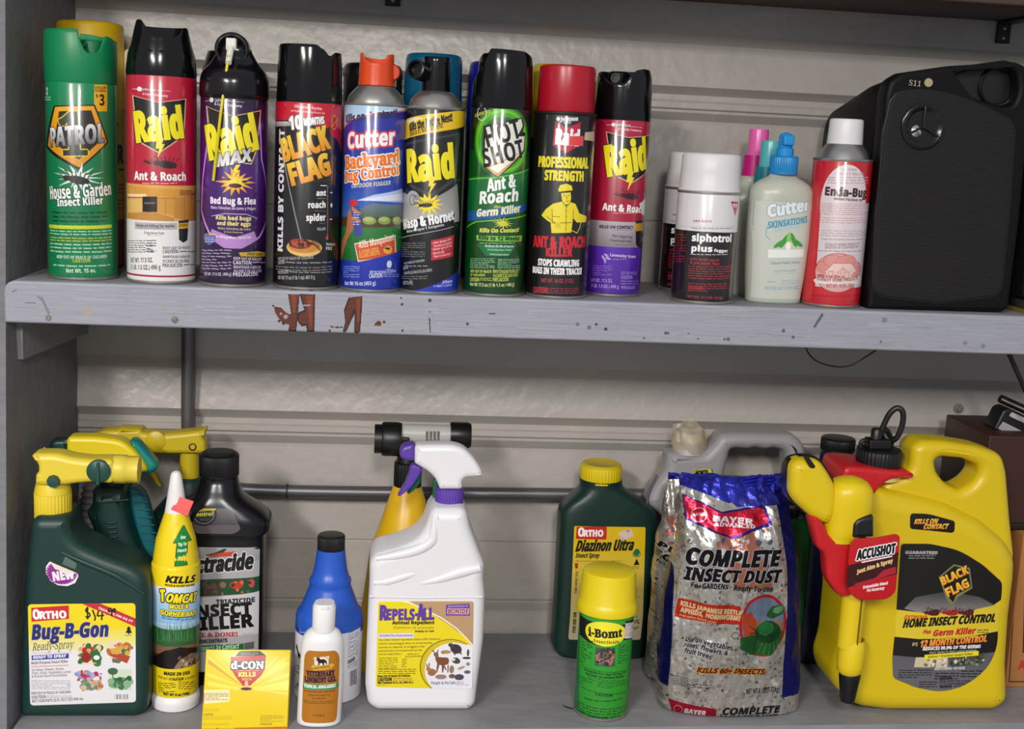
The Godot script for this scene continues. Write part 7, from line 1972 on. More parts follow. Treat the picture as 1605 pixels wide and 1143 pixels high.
	l.dots(26.5, 80.9, 47.6, 91.8, 26, 3, ["3c7450", "5c9468", "88b088", "2c5c40"], 11)
	return l

func print_new_sticker() -> Lab:
	var l := lab(64, 52, "ece4ec", 4.5)
	l.e(0, 24.4, 14.9, 12.6, "8c2890")
	l.l([13.2, 24.2, 15.9, 24.2], 0.5, "ece4ec")
	l.l([12.8, 26.7, 15.5, 27.3], 0.5, "ece4ec")
	l.l([12, 29.1, 14.4, 30.3], 0.5, "ece4ec")
	l.l([10.6, 31.3, 12.7, 33], 0.5, "ece4ec")
	l.l([8.7, 33.2, 10.5, 35.3], 0.5, "ece4ec")
	l.l([6.5, 34.7, 7.8, 37.2], 0.5, "ece4ec")
	l.l([3.9, 35.7, 4.7, 38.5], 0.5, "ece4ec")
	l.l([1.2, 36.3, 1.5, 39.2], 0.5, "ece4ec")
	l.l([-1.5, 36.3, -1.8, 39.2], 0.5, "ece4ec")
	l.l([-4.2, 35.8, -5.1, 38.6], 0.5, "ece4ec")
	l.l([-6.7, 34.8, -8.1, 37.4], 0.5, "ece4ec")
	l.l([-8.9, 33.4, -10.7, 35.6], 0.5, "ece4ec")
	l.l([-10.7, 31.5, -12.9, 33.3], 0.5, "ece4ec")
	l.l([-12, 29.4, -14.5, 30.6], 0.5, "ece4ec")
	l.l([-12.8, 27, -15.5, 27.6], 0.5, "ece4ec")
	l.l([-13.1, 24.5, -15.8, 24.6], 0.5, "ece4ec")
	l.l([-12.8, 22.1, -15.4, 21.5], 0.5, "ece4ec")
	l.l([-11.9, 19.7, -14.3, 18.5], 0.5, "ece4ec")
	l.l([-10.5, 17.5, -12.6, 15.8], 0.5, "ece4ec")
	l.l([-8.6, 15.6, -10.4, 13.5], 0.5, "ece4ec")
	l.l([-6.4, 14.1, -7.7, 11.6], 0.5, "ece4ec")
	l.l([-3.9, 13.1, -4.7, 10.3], 0.5, "ece4ec")
	l.l([-1.2, 12.5, -1.4, 9.7], 0.5, "ece4ec")
	l.l([1.6, 12.5, 1.9, 9.6], 0.5, "ece4ec")
	l.l([4.2, 13, 5.1, 10.2], 0.5, "ece4ec")
	l.l([6.7, 14, 8.1, 11.4], 0.5, "ece4ec")
	l.l([8.9, 15.4, 10.7, 13.2], 0.5, "ece4ec")
	l.l([10.7, 17.2, 12.9, 15.5], 0.5, "ece4ec")
	l.l([12.1, 19.4, 14.6, 18.2], 0.5, "ece4ec")
	l.l([12.9, 21.7, 15.5, 21.1], 0.5, "ece4ec")
	l.t("NEW", -8, 33.4, 20.2, 8.9, "f0e8f0", {b = 0.6, r = -8})
	l.p([-11.6, 13.6, 14.9, 25.5, 6.7, 25.9, -6.6, 21.2], "e4dcc8")
	return l

func print_bait_tube() -> Lab:
	var l := lab(76.2, 136.6, "e8cf14", 4.5)
	l.p([-39.1, -3.1, 39.1, -3.1, 39.1, 18.2, -39.1, 18.2], "eed41c")
	l.p([-39.1, 18.2, 39.1, 18.2, 39.1, 105.6, -39.1, 105.6], "a8c8e0")
	l.p([-39.1, 18.2, 39.1, 18.2, 39.1, 27.7, -39.1, 27.7], "dce4e8", "b8d4e8")
	l.p([-39.1, 26.7, 39.1, 26.7, 39.1, 56.2, -39.1, 56.2], "b0d0e8", "88b8dc")
	l.t("KILLS", -6.8, 12.5, 32.6, 6.8, "141208", {b = 0.9, k = 0.25, r = 5.5})
	l.t("MOLES & POCKET GOPHERS", -7.7, 16.2, 32.9, 1.9, "201c08", {b = 0.3, k = 0.2, r = 5.8})
	l.t("T", -13, 33.9, 7.8, 11.9, "f0dc20", {b = 0.8, o = "141208", ow = 1.1, k = 0.2, r = -11.9})
	l.t("OMCAT", -6.8, 32.9, 35.2, 8.8, "f0dc20", {b = 0.7, o = "141208", ow = 1.1, k = 0.2, r = 6.5})
	l.t("MOLE &", -3, 39.9, 20.1, 4.5, "f0dc28", {b = 0.4, o = "2a3c14", ow = 0.5, k = 0.1, r = 4.9})
	l.t("GOPHER BAIT", -13, 46.7, 41.1, 4.8, "f0dc28", {b = 0.4, o = "2a3c14", ow = 0.5, k = 0.1, r = 6.6})
	l.fine(-11.3, 47.8, 38.1, 4.3, 2, "2c4c70", 0.103, 1)
	l.p([-39.1, 69.4, 39.1, 69.4, 39.1, 105.6, -39.1, 105.6], "6a4838", "3c2418")
	l.p([-33.8, 61.3, 41.2, 64, 41.2, 86.6, -33.8, 83.2], "2c5c34")
	l.p([-27.7, 80.9, -26, 57.8, -24.3, 79.7], "3a7c44")
	l.p([-25.2, 80, -32.7, 64.7, -22.5, 79], "22502c")
	l.p([-23.3, 79.3, -23.2, 57.9, -20.9, 78.5], "4c9054")
	l.p([-21.6, 78.8, -20.7, 62.1, -19.5, 78.1], "1c4424")
	l.p([-20.2, 78.3, -20.5, 55.6, -18.3, 77.7], "3a7c44")
	l.p([-18.9, 77.9, -22.1, 60.4, -17.1, 77.4], "22502c")
	l.p([-17.6, 77.5, -18.7, 56.5, -15.9, 77.1], "4c9054")
	l.p([-16.5, 77.2, -17.1, 54.4, -14.9, 76.8], "1c4424")
	l.p([-15.4, 76.9, -13.5, 60.2, -13.8, 76.6], "3a7c44")
	l.p([-14.3, 76.7, -14.3, 53.7, -12.9, 76.4], "22502c")
	l.p([-13.3, 76.5, -12.7, 58.4, -11.9, 76.2], "4c9054")
	l.p([-12.4, 76.3, -14.7, 61.2, -11, 76], "1c4424")
	l.p([-11.4, 76.1, -13.7, 59.8, -10.1, 75.8], "3a7c44")
	l.p([-10.5, 75.9, -11.8, 56.3, -9.2, 75.7], "22502c")
	l.p([-9.6, 75.7, -11.2, 60, -8.3, 75.6], "4c9054")
	l.p([-8.7, 75.6, -8.5, 56.2, -7.5, 75.4], "1c4424")
	l.p([-7.9, 75.5, -9.9, 56.4, -6.7, 75.3], "3a7c44")
	l.p([-7.1, 75.4, -6.8, 54.1, -5.9, 75.2], "22502c")
	l.p([-6.2, 75.3, -5.5, 54.6, -5.1, 75.2], "4c9054")
	l.p([-5.4, 75.2, -5.7, 58.9, -4.3, 75.1], "1c4424")
	l.p([-4.6, 75.1, -5.1, 52.4, -3.5, 75], "3a7c44")
	l.p([-3.8, 75.1, -2.5, 54.2, -2.7, 75], "22502c")
	l.p([-3.1, 75, -3.3, 53, -1.9, 75], "4c9054")
	l.p([-2.3, 75, -2.5, 53.2, -1.2, 74.9], "1c4424")
	l.p([-1.5, 74.9, -1.3, 55.8, -0.4, 74.9], "3a7c44")
	l.p([-0.8, 74.9, -1, 56.5, 0.3, 74.9], "22502c")
	l.p([-0, 74.9, 1.3, 55.1, 1.1, 74.9], "4c9054")
	l.p([0.7, 74.9, -0.2, 57.9, 1.8, 74.9], "1c4424")
	l.p([1.5, 74.9, 2.1, 53.4, 2.6, 75], "3a7c44")
	l.p([2.2, 74.9, 2.4, 53.4, 3.3, 75], "22502c")
	l.p([3, 75, 3.6, 59.2, 4.1, 75], "4c9054")
	l.p([3.7, 75, 5, 52.6, 4.8, 75.1], "1c4424")
	l.p([4.5, 75.1, 4, 54.2, 5.6, 75.1], "3a7c44")
	l.p([5.2, 75.1, 5.2, 59.1, 6.3, 75.2], "22502c")
	l.p([6, 75.2, 5.9, 55.8, 7.1, 75.3], "4c9054")
	l.p([6.7, 75.3, 8, 54.1, 7.8, 75.4], "1c4424")
	l.p([7.5, 75.3, 8.5, 53, 8.6, 75.5], "3a7c44")
	l.p([8.2, 75.4, 9.5, 52.9, 9.3, 75.6], "22502c")
	l.p([9, 75.5, 8, 53.4, 10.1, 75.7], "4c9054")
	l.p([9.8, 75.7, 9.7, 59.8, 10.9, 75.9], "1c4424")
	l.p([10.5, 75.8, 9.4, 57.4, 11.7, 76], "3a7c44")
	l.p([11.3, 75.9, 12.2, 56.6, 12.5, 76.1], "22502c")
	l.p([12.1, 76.1, 12.8, 60.6, 13.3, 76.3], "4c9054")
	l.p([12.9, 76.2, 13.8, 58.2, 14.1, 76.5], "1c4424")
	l.p([13.7, 76.4, 15.4, 56.8, 14.9, 76.7], "3a7c44")
	l.p([14.5, 76.6, 15.7, 53.3, 15.8, 76.9], "22502c")
	l.p([15.4, 76.8, 15.8, 55, 16.7, 77.1], "4c9054")
	l.p([16.2, 77, 18, 57.5, 17.5, 77.3], "1c4424")
	l.p([17.1, 77.2, 17, 53.6, 18.5, 77.6], "3a7c44")
	l.p([18, 77.5, 17.7, 61.7, 19.4, 77.9], "22502c")
	l.p([18.9, 77.7, 20.6, 62, 20.4, 78.1], "4c9054")
	l.p([19.9, 78, 21, 61.9, 21.4, 78.5], "1c4424")
	l.p([20.9, 78.3, 18.8, 54.8, 22.4, 78.8], "3a7c44")
	l.p([21.9, 78.6, 21.2, 57.2, 23.5, 79.2], "22502c")
	l.p([23, 79, 21.6, 58.7, 24.6, 79.5], "4c9054")
	l.p([24.1, 79.4, 23.6, 57.9, 25.9, 80], "1c4424")
	l.p([25.3, 79.8, 24.8, 61.2, 27.2, 80.5], "3a7c44")
	l.p([26.5, 80.2, 25.6, 59.8, 28.6, 81], "22502c")
	l.p([27.9, 80.7, 28.1, 57.8, 30.2, 81.6], "4c9054")
	l.p([29.4, 81.3, 30.2, 63.4, 32, 82.3], "1c4424")
	l.p([31.1, 82, 29.9, 59.4, 34.3, 83.3], "3a7c44")
	l.p([33.1, 82.8, 33.6, 65.9, 37.8, 84.7], "22502c")
	l.p([35.9, 83.9, 39.5, 61.4, 41.4, 86.2], "4c9054")
	l.p([41.4, 86.2, 35.9, 67.8, 41.4, 86.2], "1c4424")
	l.p([41.4, 86.2, 41.4, 63.4, 41.4, 86.3], "3a7c44")
	l.p([41.4, 86.3, 41.4, 64.7, 41.3, 86.3], "22502c")
	l.p([41.4, 86.3, 41.4, 69.3, 41.3, 86.3], "4c9054")
	l.p([41.3, 86.3, 41.3, 62.8, 41.3, 86.4], "1c4424")
	l.p([41.3, 86.4, 41.3, 66.2, 41.3, 86.4], "3a7c44")
	l.p([41.3, 86.4, 41.3, 67.7, 41.3, 86.4], "22502c")
	l.p([-33.8, 80.3, 41.2, 81.1, 41.2, 89.5, -33.8, 90], "7a5844")
	l.p([-33.9, 101.6, -7.7, 85.1, 8.1, 81.4, 41.4, 89.9, 41.3, 96.2, 15.1, 93.6, 1.5, 103.4, -33.9, 112.2], "181214")
	l.p([1.5, 103.4, 8.1, 94.7, 20.4, 90.8, 41.3, 96.2, 41.3, 115.6], "8a7464")
	l.dots(5.9, 87.7, 41.3, 114, 26, 2.2, ["b8a490", "6a5444", "4a382c", "c8b8a4"], 6)
	l.p([-39.1, 104.4, 39.1, 104.4, 39.1, 138.5, -39.1, 138.5], "e8cf14")
	l.t("MADE IN USA", -9.3, 110.9, 28.7, 3.4, "1c1808", {b = 0.5, k = 0.15, r = 2.9})
	l.t("KEEP OUT OF REACH OF CHILDREN", -16.8, 115.5, 42.9, 2.2, "3a3410", {r = 3.8})
	l.t("CAUTION", -2.1, 116.5, 13.9, 3.2, "2a260c", {r = 2.9})
	l.fine(-16.8, 120.4, 20.5, 11.5, 5, "5c5414", -0.118, 3)
	l.fine(6.4, 117.7, 21.8, 9.5, 4, "5c5414", 0.282, 5)
	l.t("NET WT 6 oz (168g)", -9.8, 133.1, 29.3, 2.9, "201c08", {b = 0.2, r = 3.0})
	return l

func print_arrow() -> Lab:
	var l := lab(30, 42.2, "ecd21a", 4.5)
	l.p([0.8, -1.5, 8.8, 16.2, 5.3, 16.3, 5.8, 39.5, -6.6, 39.6, -4.9, 16.4, -8.8, 16.5], "2a3c10")
	l.p([0.8, -0.6, 8.2, 15.6, 4.6, 15.6, 5.1, 38.8, -5.9, 38.9, -4.2, 15.7, -7.9, 15.8], "1c8434")
	l.t("Use", -1.3, 12.6, 4.4, 3.1, "e8f4e4", {b = 0.1, r = 2.2})
	l.t("Tip To", -3.5, 19.3, 8, 3.1, "e8f4e4", {b = 0.1, r = 0.9})
	l.t("Punch", -3.7, 25.4, 8.2, 3.1, "e8f4e4", {b = 0.1, r = 0.9})
	l.t("Hole", -2.6, 32.5, 5.8, 3.1, "e8f4e4", {b = 0.1, r = 1.6})
	return l

func print_silver_label() -> Lab:
	var l := lab(91.9, 140.1, "a8a6a8", 4.5)
	l.p([-47.4, -9.9, 47.7, -11.3, 48, 14.7, -47.4, 28.9], "b0aeb0", "8c8a8c")
	l.t("ULTIMATE STRENGTH", 27.4, -4.3, 17.2, 1.9, "5a5a60", {r = -7.3})
	l.fine(33.5, -3.8, 11, 1.7, 1, "6a6a70", -0.014, 1)
	l.p([-10, 8.5, -0.9, 6.2, 9.2, 1.3, 12, 2.2, 7.2, 7, -9, 9.4], "2c3c24")
	l.p([-9, 9.4, 9.2, 5.4, 21, 4.2, 16.6, 9.4, -8.2, 11.1], "c83c28")
	l.t("Spectracide", -45.3, 31, 87.3, 16.9, "141416", {b = 1.1, k = 0.2, o = "e8e8e8", ow = 0.8, r = -5.2})
	l.p([-47.4, 37.5, 48.3, 33, 48.5, 50.7, -47.4, 57.1], "1c4a2c")
	l.dots(-43.3, 36.4, -4.7, 54.5, 30, 3, ["5c4030", "3c2c24", "7a5c48"], 3)
	l.dots(-7.8, 37.5, 9.6, 52.2, 16, 3, ["6a4638", "4a3028", "8a6450"], 4)
	l.e(22.2, 41.6, 7, 4.4, "b83820")
	l.e(38.1, 40.1, 3.1, 4.8, "c04848")
	l.dots(17.6, 36.8, 46.5, 49.7, 12, 2, ["e06040", "2c6a3c", "1c3c24"], 8)
	l.p([-47.4, 58.2, -4.7, 55.6, 48.5, 49.6, 49.2, 98.2, -47.3, 98.8], "c8c6c8")
	l.t("TRIAZICIDE", 1.5, 63.7, 40.2, 5.3, "2a2a30", {b = 0.4, r = -3.6})
	l.t("INSECT", -26.6, 78.4, 65.2, 12.7, "121216", {b = 1.4, r = -3.5})
	l.t("KILLER", -26.5, 93.4, 67.1, 14.1, "121216", {b = 1.4, r = -4.1})
	l.t("ONCE & DONE!", -30.2, 100.9, 54.2, 4.4, "b02838", {b = 0.6, f = 3, r = -1.7})
	l.fine(28.5, 96.1, 12.8, 3.1, 2, "8a888c", -0.006, 1)
	l.t("CONCENTRATE", -18.7, 107.9, 32.1, 4, "2a2a30", {b = 0.2, r = -3.5})
	l.p([-47.3, 112, 30.7, 107.7, 30.7, 114.4, -47.3, 119.1], "1c6430")
	l.t("Kills Insects by Contact", -26.9, 117.3, 53.6, 5.8, "c8e4c0", {k = 0.2, r = -4.5})
	l.p([31.1, 107.2, 41.4, 106.3, 41.5, 114.3, 31.2, 114.8], "5a585c")
	return l

func print_shoulder_label() -> Lab:
	var l := lab(58.4, 28.4, "5c5458", 5)
	l.p([-23.7, -7.6, 28.7, -8.5, 29, 17.2, -23.6, 18], "6a6064", "403c40")
	l.e(-12, 6.7, 13.3, 12, "121214")
	l.ring(-12, 6.7, 10.7, 9.8, 0.4, "c8c8c8")
	l.t("Month", -17.6, 3.8, 17.8, 4.7, "e8d840", {b = 0.7, k = 0.2, r = -5.1})
	l.t("Control", -23.6, 9.1, 21.4, 3.8, "e8d840", {b = 0.7, k = 0.2, r = -3.8})
	l.fine(-16, 11.5, 10.5, 1.7, 2, "a8a8a8", -0.016, 1)
	return l

func print_mouse_box() -> Lab:
	var l := lab(85.2, 78, "e4c810", 6.0)
	l.p([-50.1, -1.6, 42.8, -2, 46.9, 89.8, -44.5, 89.5], "e2c60c")
	l.p([-0.1, 38.5, -40.8, 7.9, -38.4, 7.1], "f0d848")
	l.p([-0.1, 38.5, -40, 13.4, -39.5, 9.4], "cca010")
	l.p([-0.1, 38.5, -39.7, 26, -39.9, 22], "f0d848")
	l.p([-0.1, 38.5, -39.3, 32.2, -39.4, 30.7], "f0d848")
	l.p([-0.1, 38.5, -32.9, 6.3, -30.5, 7.1], "f0d848")
	l.p([-0.1, 38.5, 41.6, 6.8, 35.2, 7.6], "f0d848")
	l.p([-0.1, 38.5, 41.9, 14, 37.7, 10], "f0d848")
	l.p([-0.1, 38.5, 42.5, 25.8, 42.3, 22.7], "f0d848")
	l.p([-0.1, 38.5, 42.7, 32.1, 42.6, 29.8], "f0d848")
	l.p([-0.1, 38.5, 43.3, 44.7, 43.2, 42.4], "f0d848")
	l.p([-0.1, 38.5, 31.1, 6, 27.9, 6.9], "f0d848")
	l.p([-0.1, 38.5, -39.4, 30.7, -39.1, 35.4, -7.2, 40], "eedc50")
	l.p([-0.1, 38.5, 42.7, 30.6, 43.1, 40, 7.1, 40], "eedc50")
	l.p([-0.1, 38.5, -17.6, 23.6, -20.9, 21.2], "f4e680")
	l.p([-0.1, 38.5, 18.3, 22.7, 22.1, 19.5], "f4e680")
	l.p([-9.7, 1, 12, 0.6, 18.6, 4.9, 17.7, 19.6, 14.4, 25.9, 3.8, 36.1, -4.2, 36.1, -12.3, 25.9, -16.6, 19.6, -18.4, 6.6], "f0dc70")
	l.p([-9.1, 1.3, 11.4, 0.9, 17.9, 5.5, -13.1, 6.4], "1a1412")
	l.t("GUARANTEED TO KILL", -8.2, 3.8, 17.8, 1.1, "c8b8a8")
	l.fine(-7.1, 4.3, 14.7, 1.3, 1, "a89888", -0.004, 1)
	l.p([-17.7, 7, 17.9, 5.3, 17.3, 19.6, 13.6, 25.9, 3.6, 35.3, -3.8, 35.7, -12.1, 25.9, -16.2, 19.6], "b82420")
	l.p([-17.3, 11.7, 17, 10.1, 16.6, 18.8, -17, 20], "1a1210")
	l.t("d-CON", -16.4, 18.7, 32.5, 6.9, "f6f4ee", {b = 1.0, f = 3, o = "141010", ow = 0.8, r = -0.4})
	l.t("KILLS", -8.7, 26.5, 17, 4.2, "f0e060", {b = 0.9, r = -1.2})
	l.t("MICE", -5, 30, 9.4, 2.1, "e8a838", {b = 0.6, r = -1.0})
	l.l([-11.4, 20.7, 11.7, 20.2], 0.4, "e8c848")
	l.p([-1.9, 30.6, 0.8, 30.6, 1.6, 36.9, -2.3, 36.9], "f0b0a0")
	l.e(-0.3, 38.5, 5.6, 1.3, "2a1812")
	l.ring(-0.3, 38.5, 7.5, 2, 0.6, "e8a040")
	l.p([-42.5, 39.3, -16.9, 39.2, -16.2, 50.9, -41.6, 53.3], "f0e0a8")
	l.p([-42.3, 42.4, -41.2, 42.4, -41.4, 53.3, -42.6, 53.3], "d05828")
	l.fine(-40.3, 42.4, 22.9, 7.8, 5, "6a4830", -0.000, 3)
	l.fine(-41.7, 57.9, 15.8, 3.5, 3, "b09c18", 0.001, 1)
	l.t("CAUTION", -40.9, 64.6, 9.2, 1.9, "6a5c10", {r = -1.8})
	l.fine(-41.3, 65.2, 29.1, 3.6, 3, "b8a418", 0.002, 2)
	l.fine(-41.6, 72.2, 26.7, 2.3, 2, "a08c14", 0.002, 3)
	l.fine(15.1, 64.2, 23.5, 7, 5, "907c14", 0.002, 4)
	l.fine(15.5, 71.8, 11.5, 2.5, 2, "5c500e", 0.002, 5)
	l.p([-10, 76.4, 43.2, 75.3, 43.9, 89.8, -9.2, 89.6], "d86018", "c83c14")
	l.p([-44.5, 76.3, -28.9, 76.1, -25.6, 77.5, -24.9, 89.5, -43.7, 89.5], "e2c60c")
	l.e(-27.2, 77.4, 1.2, 0.9, "1a1210")
	return l

func print_blue_label() -> Lab:
	var l := lab(112.1, 77.8, "e4e4e8", 3.6)
	l.p([-57.1, -15.9, 57.1, -15.9, 57.1, 5.9, -57.1, 5.9], "1838b4")
	l.p([7.3, 4.2, 12.9, -3.2, 41.7, -7.5, 49.8, 82.1, 8.8, 68.8], "e4e4ea")
	l.p([-53.9, 18, -33.9, 6.3, -11.7, 4.8, -10.3, 69, -53.9, 84], "e4e4ea")
	l.t("CONCENTRATED", -35.5, 1.2, 16.7, 2.4, "c8d0f0", {r = -17.3})
	l.t("Liniment & Tonic", -35.4, 4.7, 16.5, 2.4, "c8d0f0", {r = -14.6})
	l.t("X", -36.3, 33.3, 4.7, 13.3, "141416", {b = 1.5, r = -40.9})
	l.fine(-48.3, 44.4, 13.4, 13.7, 4, "6a6a7a", -0.403, 1)
	l.t("32", -39.8, 67.5, 8, 2.9, "2a2a34", {b = 0.4, r = -44.0})
	l.fine(-48.2, 66.9, 12.6, 5.9, 2, "5a5a68", -0.420, 1)
	l.fine(22.8, -10.1, 15.5, 39.3, 16, "8a8a98", 0.298, 3)
	l.t("CAUTION", 22.8, 34.6, 10, 3.3, "3a3a44", {b = 0.3, r = -7.2})
	l.fine(22.3, 32, 14.6, 9, 4, "7a7a88", 0.318, 5)
	l.p([25.5, 44.3, 26, 44.4, 26.6, 61.5, 26.1, 61.4], "4a4a54")
	l.p([26.8, 44.2, 27.6, 44.5, 28.2, 61.6, 27.4, 61.4], "4a4a54")
	l.p([28.1, 44.2, 29.2, 44.6, 29.8, 61.7, 28.7, 61.4], "4a4a54")
	l.p([29.4, 44.3, 30, 44.4, 30.7, 61.6, 30.1, 61.4], "4a4a54")
	l.p([30.8, 44.3, 31.7, 44.6, 32.4, 61.8, 31.5, 61.5], "4a4a54")
	l.p([32.3, 44.4, 33.5, 44.8, 34.3, 62.1, 33, 61.6], "4a4a54")
	l.p([33.9, 44.5, 34.5, 44.8, 35.3, 62.1, 34.6, 61.8], "4a4a54")
	l.p([35.5, 44.7, 36.6, 45.1, 37.5, 62.5, 36.3, 62.1], "4a4a54")
	return l

func print_gel_label() -> Lab:
	var l := lab(40.1, 78.1, "b0701c", 7)
	l.p([-7.3, 6.9, 7.9, 5.5, 7.5, 18.4, -6.7, 18.5], "e8dcc8")
	l.ring(0.5, 12.1, 7.7, 6.9, 0.4, "6a3a10")
	l.p([-4.6, 9.8, -3.6, 6.3, -1.8, 7.1, -0.6, 9, 2.9, 8.6, 5.5, 10.5, 6.3, 15.5, 4.8, 13.6, 3.7, 11.7, 3.1, 14, 3.8, 15.5, 2, 15.9, 1.6, 13.2, -1.3, 12.9, -1.6, 15.9, -3, 15.9, -2.7, 12.5, -3.5, 10.2, -4.5, 11.3], "241408")
	l.p([-9.8, 17.1, -7.7, 15.2, 4.9, 15.2, 11.1, 13.6, 13.5, 15.5, 10.7, 18.6, 3.2, 19.8, -7.6, 21], "d8a838")
	l.t("ABSORBINE", -8.3, 19.8, 18.1, 2.3, "4a2808", {f = 3, a = 0.4, r = -7.5})
	l.t("VETERINARY", -14.2, 27.5, 28, 5.4, "2a1430", {b = 0.35, f = 3, r = -1.7})
	l.t("LINIMENT GEL", -15.9, 34.1, 31.3, 5.4, "2a1430", {b = 0.35, f = 3, r = -1.5})
	l.p([-18, 36, 17.2, 35.6, 17.4, 41.1, -18.3, 41.7], "1c8458")
	l.t("TOPICAL ANALGESIC", -16.5, 40.1, 32, 3.3, "e8f0e4", {b = 0.3, f = 3, r = -1.1})
	l.t("Sore Muscle & Joint Pain Relief", -16.8, 44.6, 31.7, 1.9, "4a2810", {r = -0.7})
	l.t("Temporary Comfort for", -12.4, 48.4, 22.7, 1.9, "5a3414", {r = -1.0})
	l.t("Sore Hooves", -8, 51.9, 13.3, 2.1, "5a3414", {r = -1.7})
	l.fine(-16.6, 53.5, 31.4, 3.9, 2, "6a4018", 0.000, 3)
	l.t("12 oz (355 g)", -7.3, 69.9, 11.9, 2, "4a2c10")
	return l

func print_animal_label() -> Lab:
	var l := lab(107.8, 99.5, "e8d41c", 5)
	l.p([-23.4, -0.9, 49.9, -1.6, 52.3, 52.3, 40.7, 40.7, 21.3, 25.9, -1.2, 11.2], "b8946c")
	l.l([-34.2, -0.3, -20.2, 2.5], 1.4, "f0ead0")
	l.l([-20.2, 2.5, -4.4, 9.6], 1.4, "f0ead0")
	l.l([-4.4, 9.6, 14.7, 19.3], 1.4, "f0ead0")
	l.l([14.7, 19.3, 30.9, 30.8], 1.4, "f0ead0")
	l.l([30.9, 30.8, 40.7, 40.7], 1.4, "f0ead0")
	l.l([40.7, 40.7, 48.2, 49], 1.4, "f0ead0")
	l.p([18.6, 4.8, 43.1, 3.3, 44.1, 16.5, 19, 16.7], "6a3c9c")
	l.t("PROVEN BRANDS SINCE 1926", 20.8, 7.4, 21, 1.5, "d8c8e8", {r = -2.3})
	l.t("BONIDE", 21.1, 14.3, 21, 4.9, "a05048", {b = 1.0, o = "e8d8e8", ow = 0.5, r = -0.4})
	l.t("R", -48.7, 21.8, 6.7, 15.4, "5c3c98", {b = 0.8, r = -0.4})
	l.t("EPELS·", -42, 21.7, 31.2, 11.5, "5c3c98", {b = 0.8, r = -0.4})
	l.t("A", -10.2, 21.5, 6.2, 16.8, "5c3c98", {b = 0.8, r = -0.4})
	l.t("LL", -3.6, 21.4, 10.3, 12.5, "5c3c98", {b = 0.8, r = -2.2})
	l.t("Animal Repellent", -36.1, 26.6, 43.3, 3.6, "30280c", {b = 0.3, r = -0.8})
	l.t("Repelente de animales", -35, 31.2, 42.4, 2.6, "6a4c10", {f = 2, k = 0.2})
	l.t("Ready to Use", -12.2, 35, 19.4, 2, "3c3010", {b = 0.2, r = -1.3})
	l.p([-50.1, 36.6, -13.7, 36, -13.8, 41.3, -49.9, 41.9], "e0dcf0")
	l.t("Satisfaction Guaranteed", -48.7, 40.2, 33.9, 2.6, "5850a0", {r = -0.9})
	l.t("This exhibit blend of ingredients causes a mild irritation to", -49.5, 44.8, 63.7, 2, "6a5414", {r = -1.5})
	l.t("animal’s nasal passages. When an animal touches,", -49.4, 48.8, 55.9, 2, "6a5414", {r = -1.3})
	l.t("tastes or smells, it triggers the", -49.3, 52.8, 47.4, 2, "6a5414", {r = -1.5})
	l.t("natural instinct to escape/avoid and the", -49.2, 56.7, 44.9, 2, "6a5414", {r = -1.5})
	l.t("animal simply leaves.", -49.1, 60.4, 23.4, 2, "6a5414", {r = -1.9})
	l.t("Legible con la", -19.8, 59.9, 12.5, 1.5, "6a5414", {r = -1.7})
	l.t("de ingredientes", -21.5, 62.9, 17.5, 1.8, "6a5414", {r = -3.5})
	l.fine(-48.7, 62.7, 19.6, 13.3, 6, "7a6414", -0.004, 2)
	l.fine(-24.6, 64.3, 5, 10, 5, "7a6414", -0.004, 3)
	l.fine(-48.9, 75.2, 39.1, 6.7, 3, "6a5414", -0.003, 4)
	l.t("Keep Out Of Reach Of Children", -49.3, 84.7, 33.8, 2.3, "302808", {b = 0.1, r = -1.2})
	l.t("CAUTION", -49.1, 89.4, 14.4, 3.7, "302808", {b = 0.2, r = -2.7})
	l.fine(-33.9, 85.3, 21.3, 3.7, 2, "6a5414", -0.002, 1)
	l.t("Net Contents 32 FL. OZ. (946 mL.)", -49.1, 92, 36.7, 2.3, "302808", {b = 0.2, r = -1.1})
	l.fine(-49, 93.4, 8.4, 1, 1, "6a5414", -0.001, 1)
	l.e(24.7, 72.5, 30.9, 30.3, "8c7418")
	l.e(25, 72.6, 29.9, 29.4, "d8bc18")
	l.e(28.3, 75.8, 29, 29.6, "e8e6ec")
	l.p([28.4, 47.4, 52.1, 49, 54.5, 102.7, 11.7, 102.8], "e8e6ec")
	l.p([10.1, 61.7, 16.4, 62.5, 22.7, 62.8, 24.4, 65.8, 23.6, 70, 19.9, 71.2, 18.6, 79.2, 17.4, 79.5, 16.8, 71.7, 14.4, 70.8, 12.3, 79.5, 11.1, 79.6, 12, 69.2, 9.6, 64.2], "7a4c34")
	l.p([8.4, 57.5, 12.3, 56.5, 13.2, 61.1, 10.8, 63.8, 7.8, 59.8], "8a5838")
	l.l([8.7, 57.5, 6.4, 54.5], 1, "5a3420")
	l.l([11.8, 56.8, 12.6, 54.2], 1, "5a3420")
	l.l([19.1, 71.2, 21.7, 76.7], 1.2, "7a4c34")
	l.l([23.4, 70.8, 23.4, 79.5], 1.2, "7a4c34")
	l.e(6.8, 79.2, 4.4, 4, "9a6a44")
	l.e(3.1, 75.6, 2.5, 2.2, "a8764c")
	l.e(1.4, 72.2, 0.7, 2.7, "9a6a44", -0.3)
	l.e(3.5, 71.2, 0.7, 2.7, "8a5a3c", 0.1)
	l.e(31, 53.2, 6.3, 5, "3c3438", 0.5)
	l.e(25.6, 49.1, 3, 2.3, "4a4044", 0.4)
	l.l([35.1, 55.7, 36.8, 59.1], 1.4, "2c2428")
	l.l([28.8, 57.4, 30.5, 59.9], 1.2, "2c2428")
	l.e(20.6, 56.6, 5.3, 2, "b08c50")
	l.e(17.5, 57.5, 1.7, 1.3, "a07838")
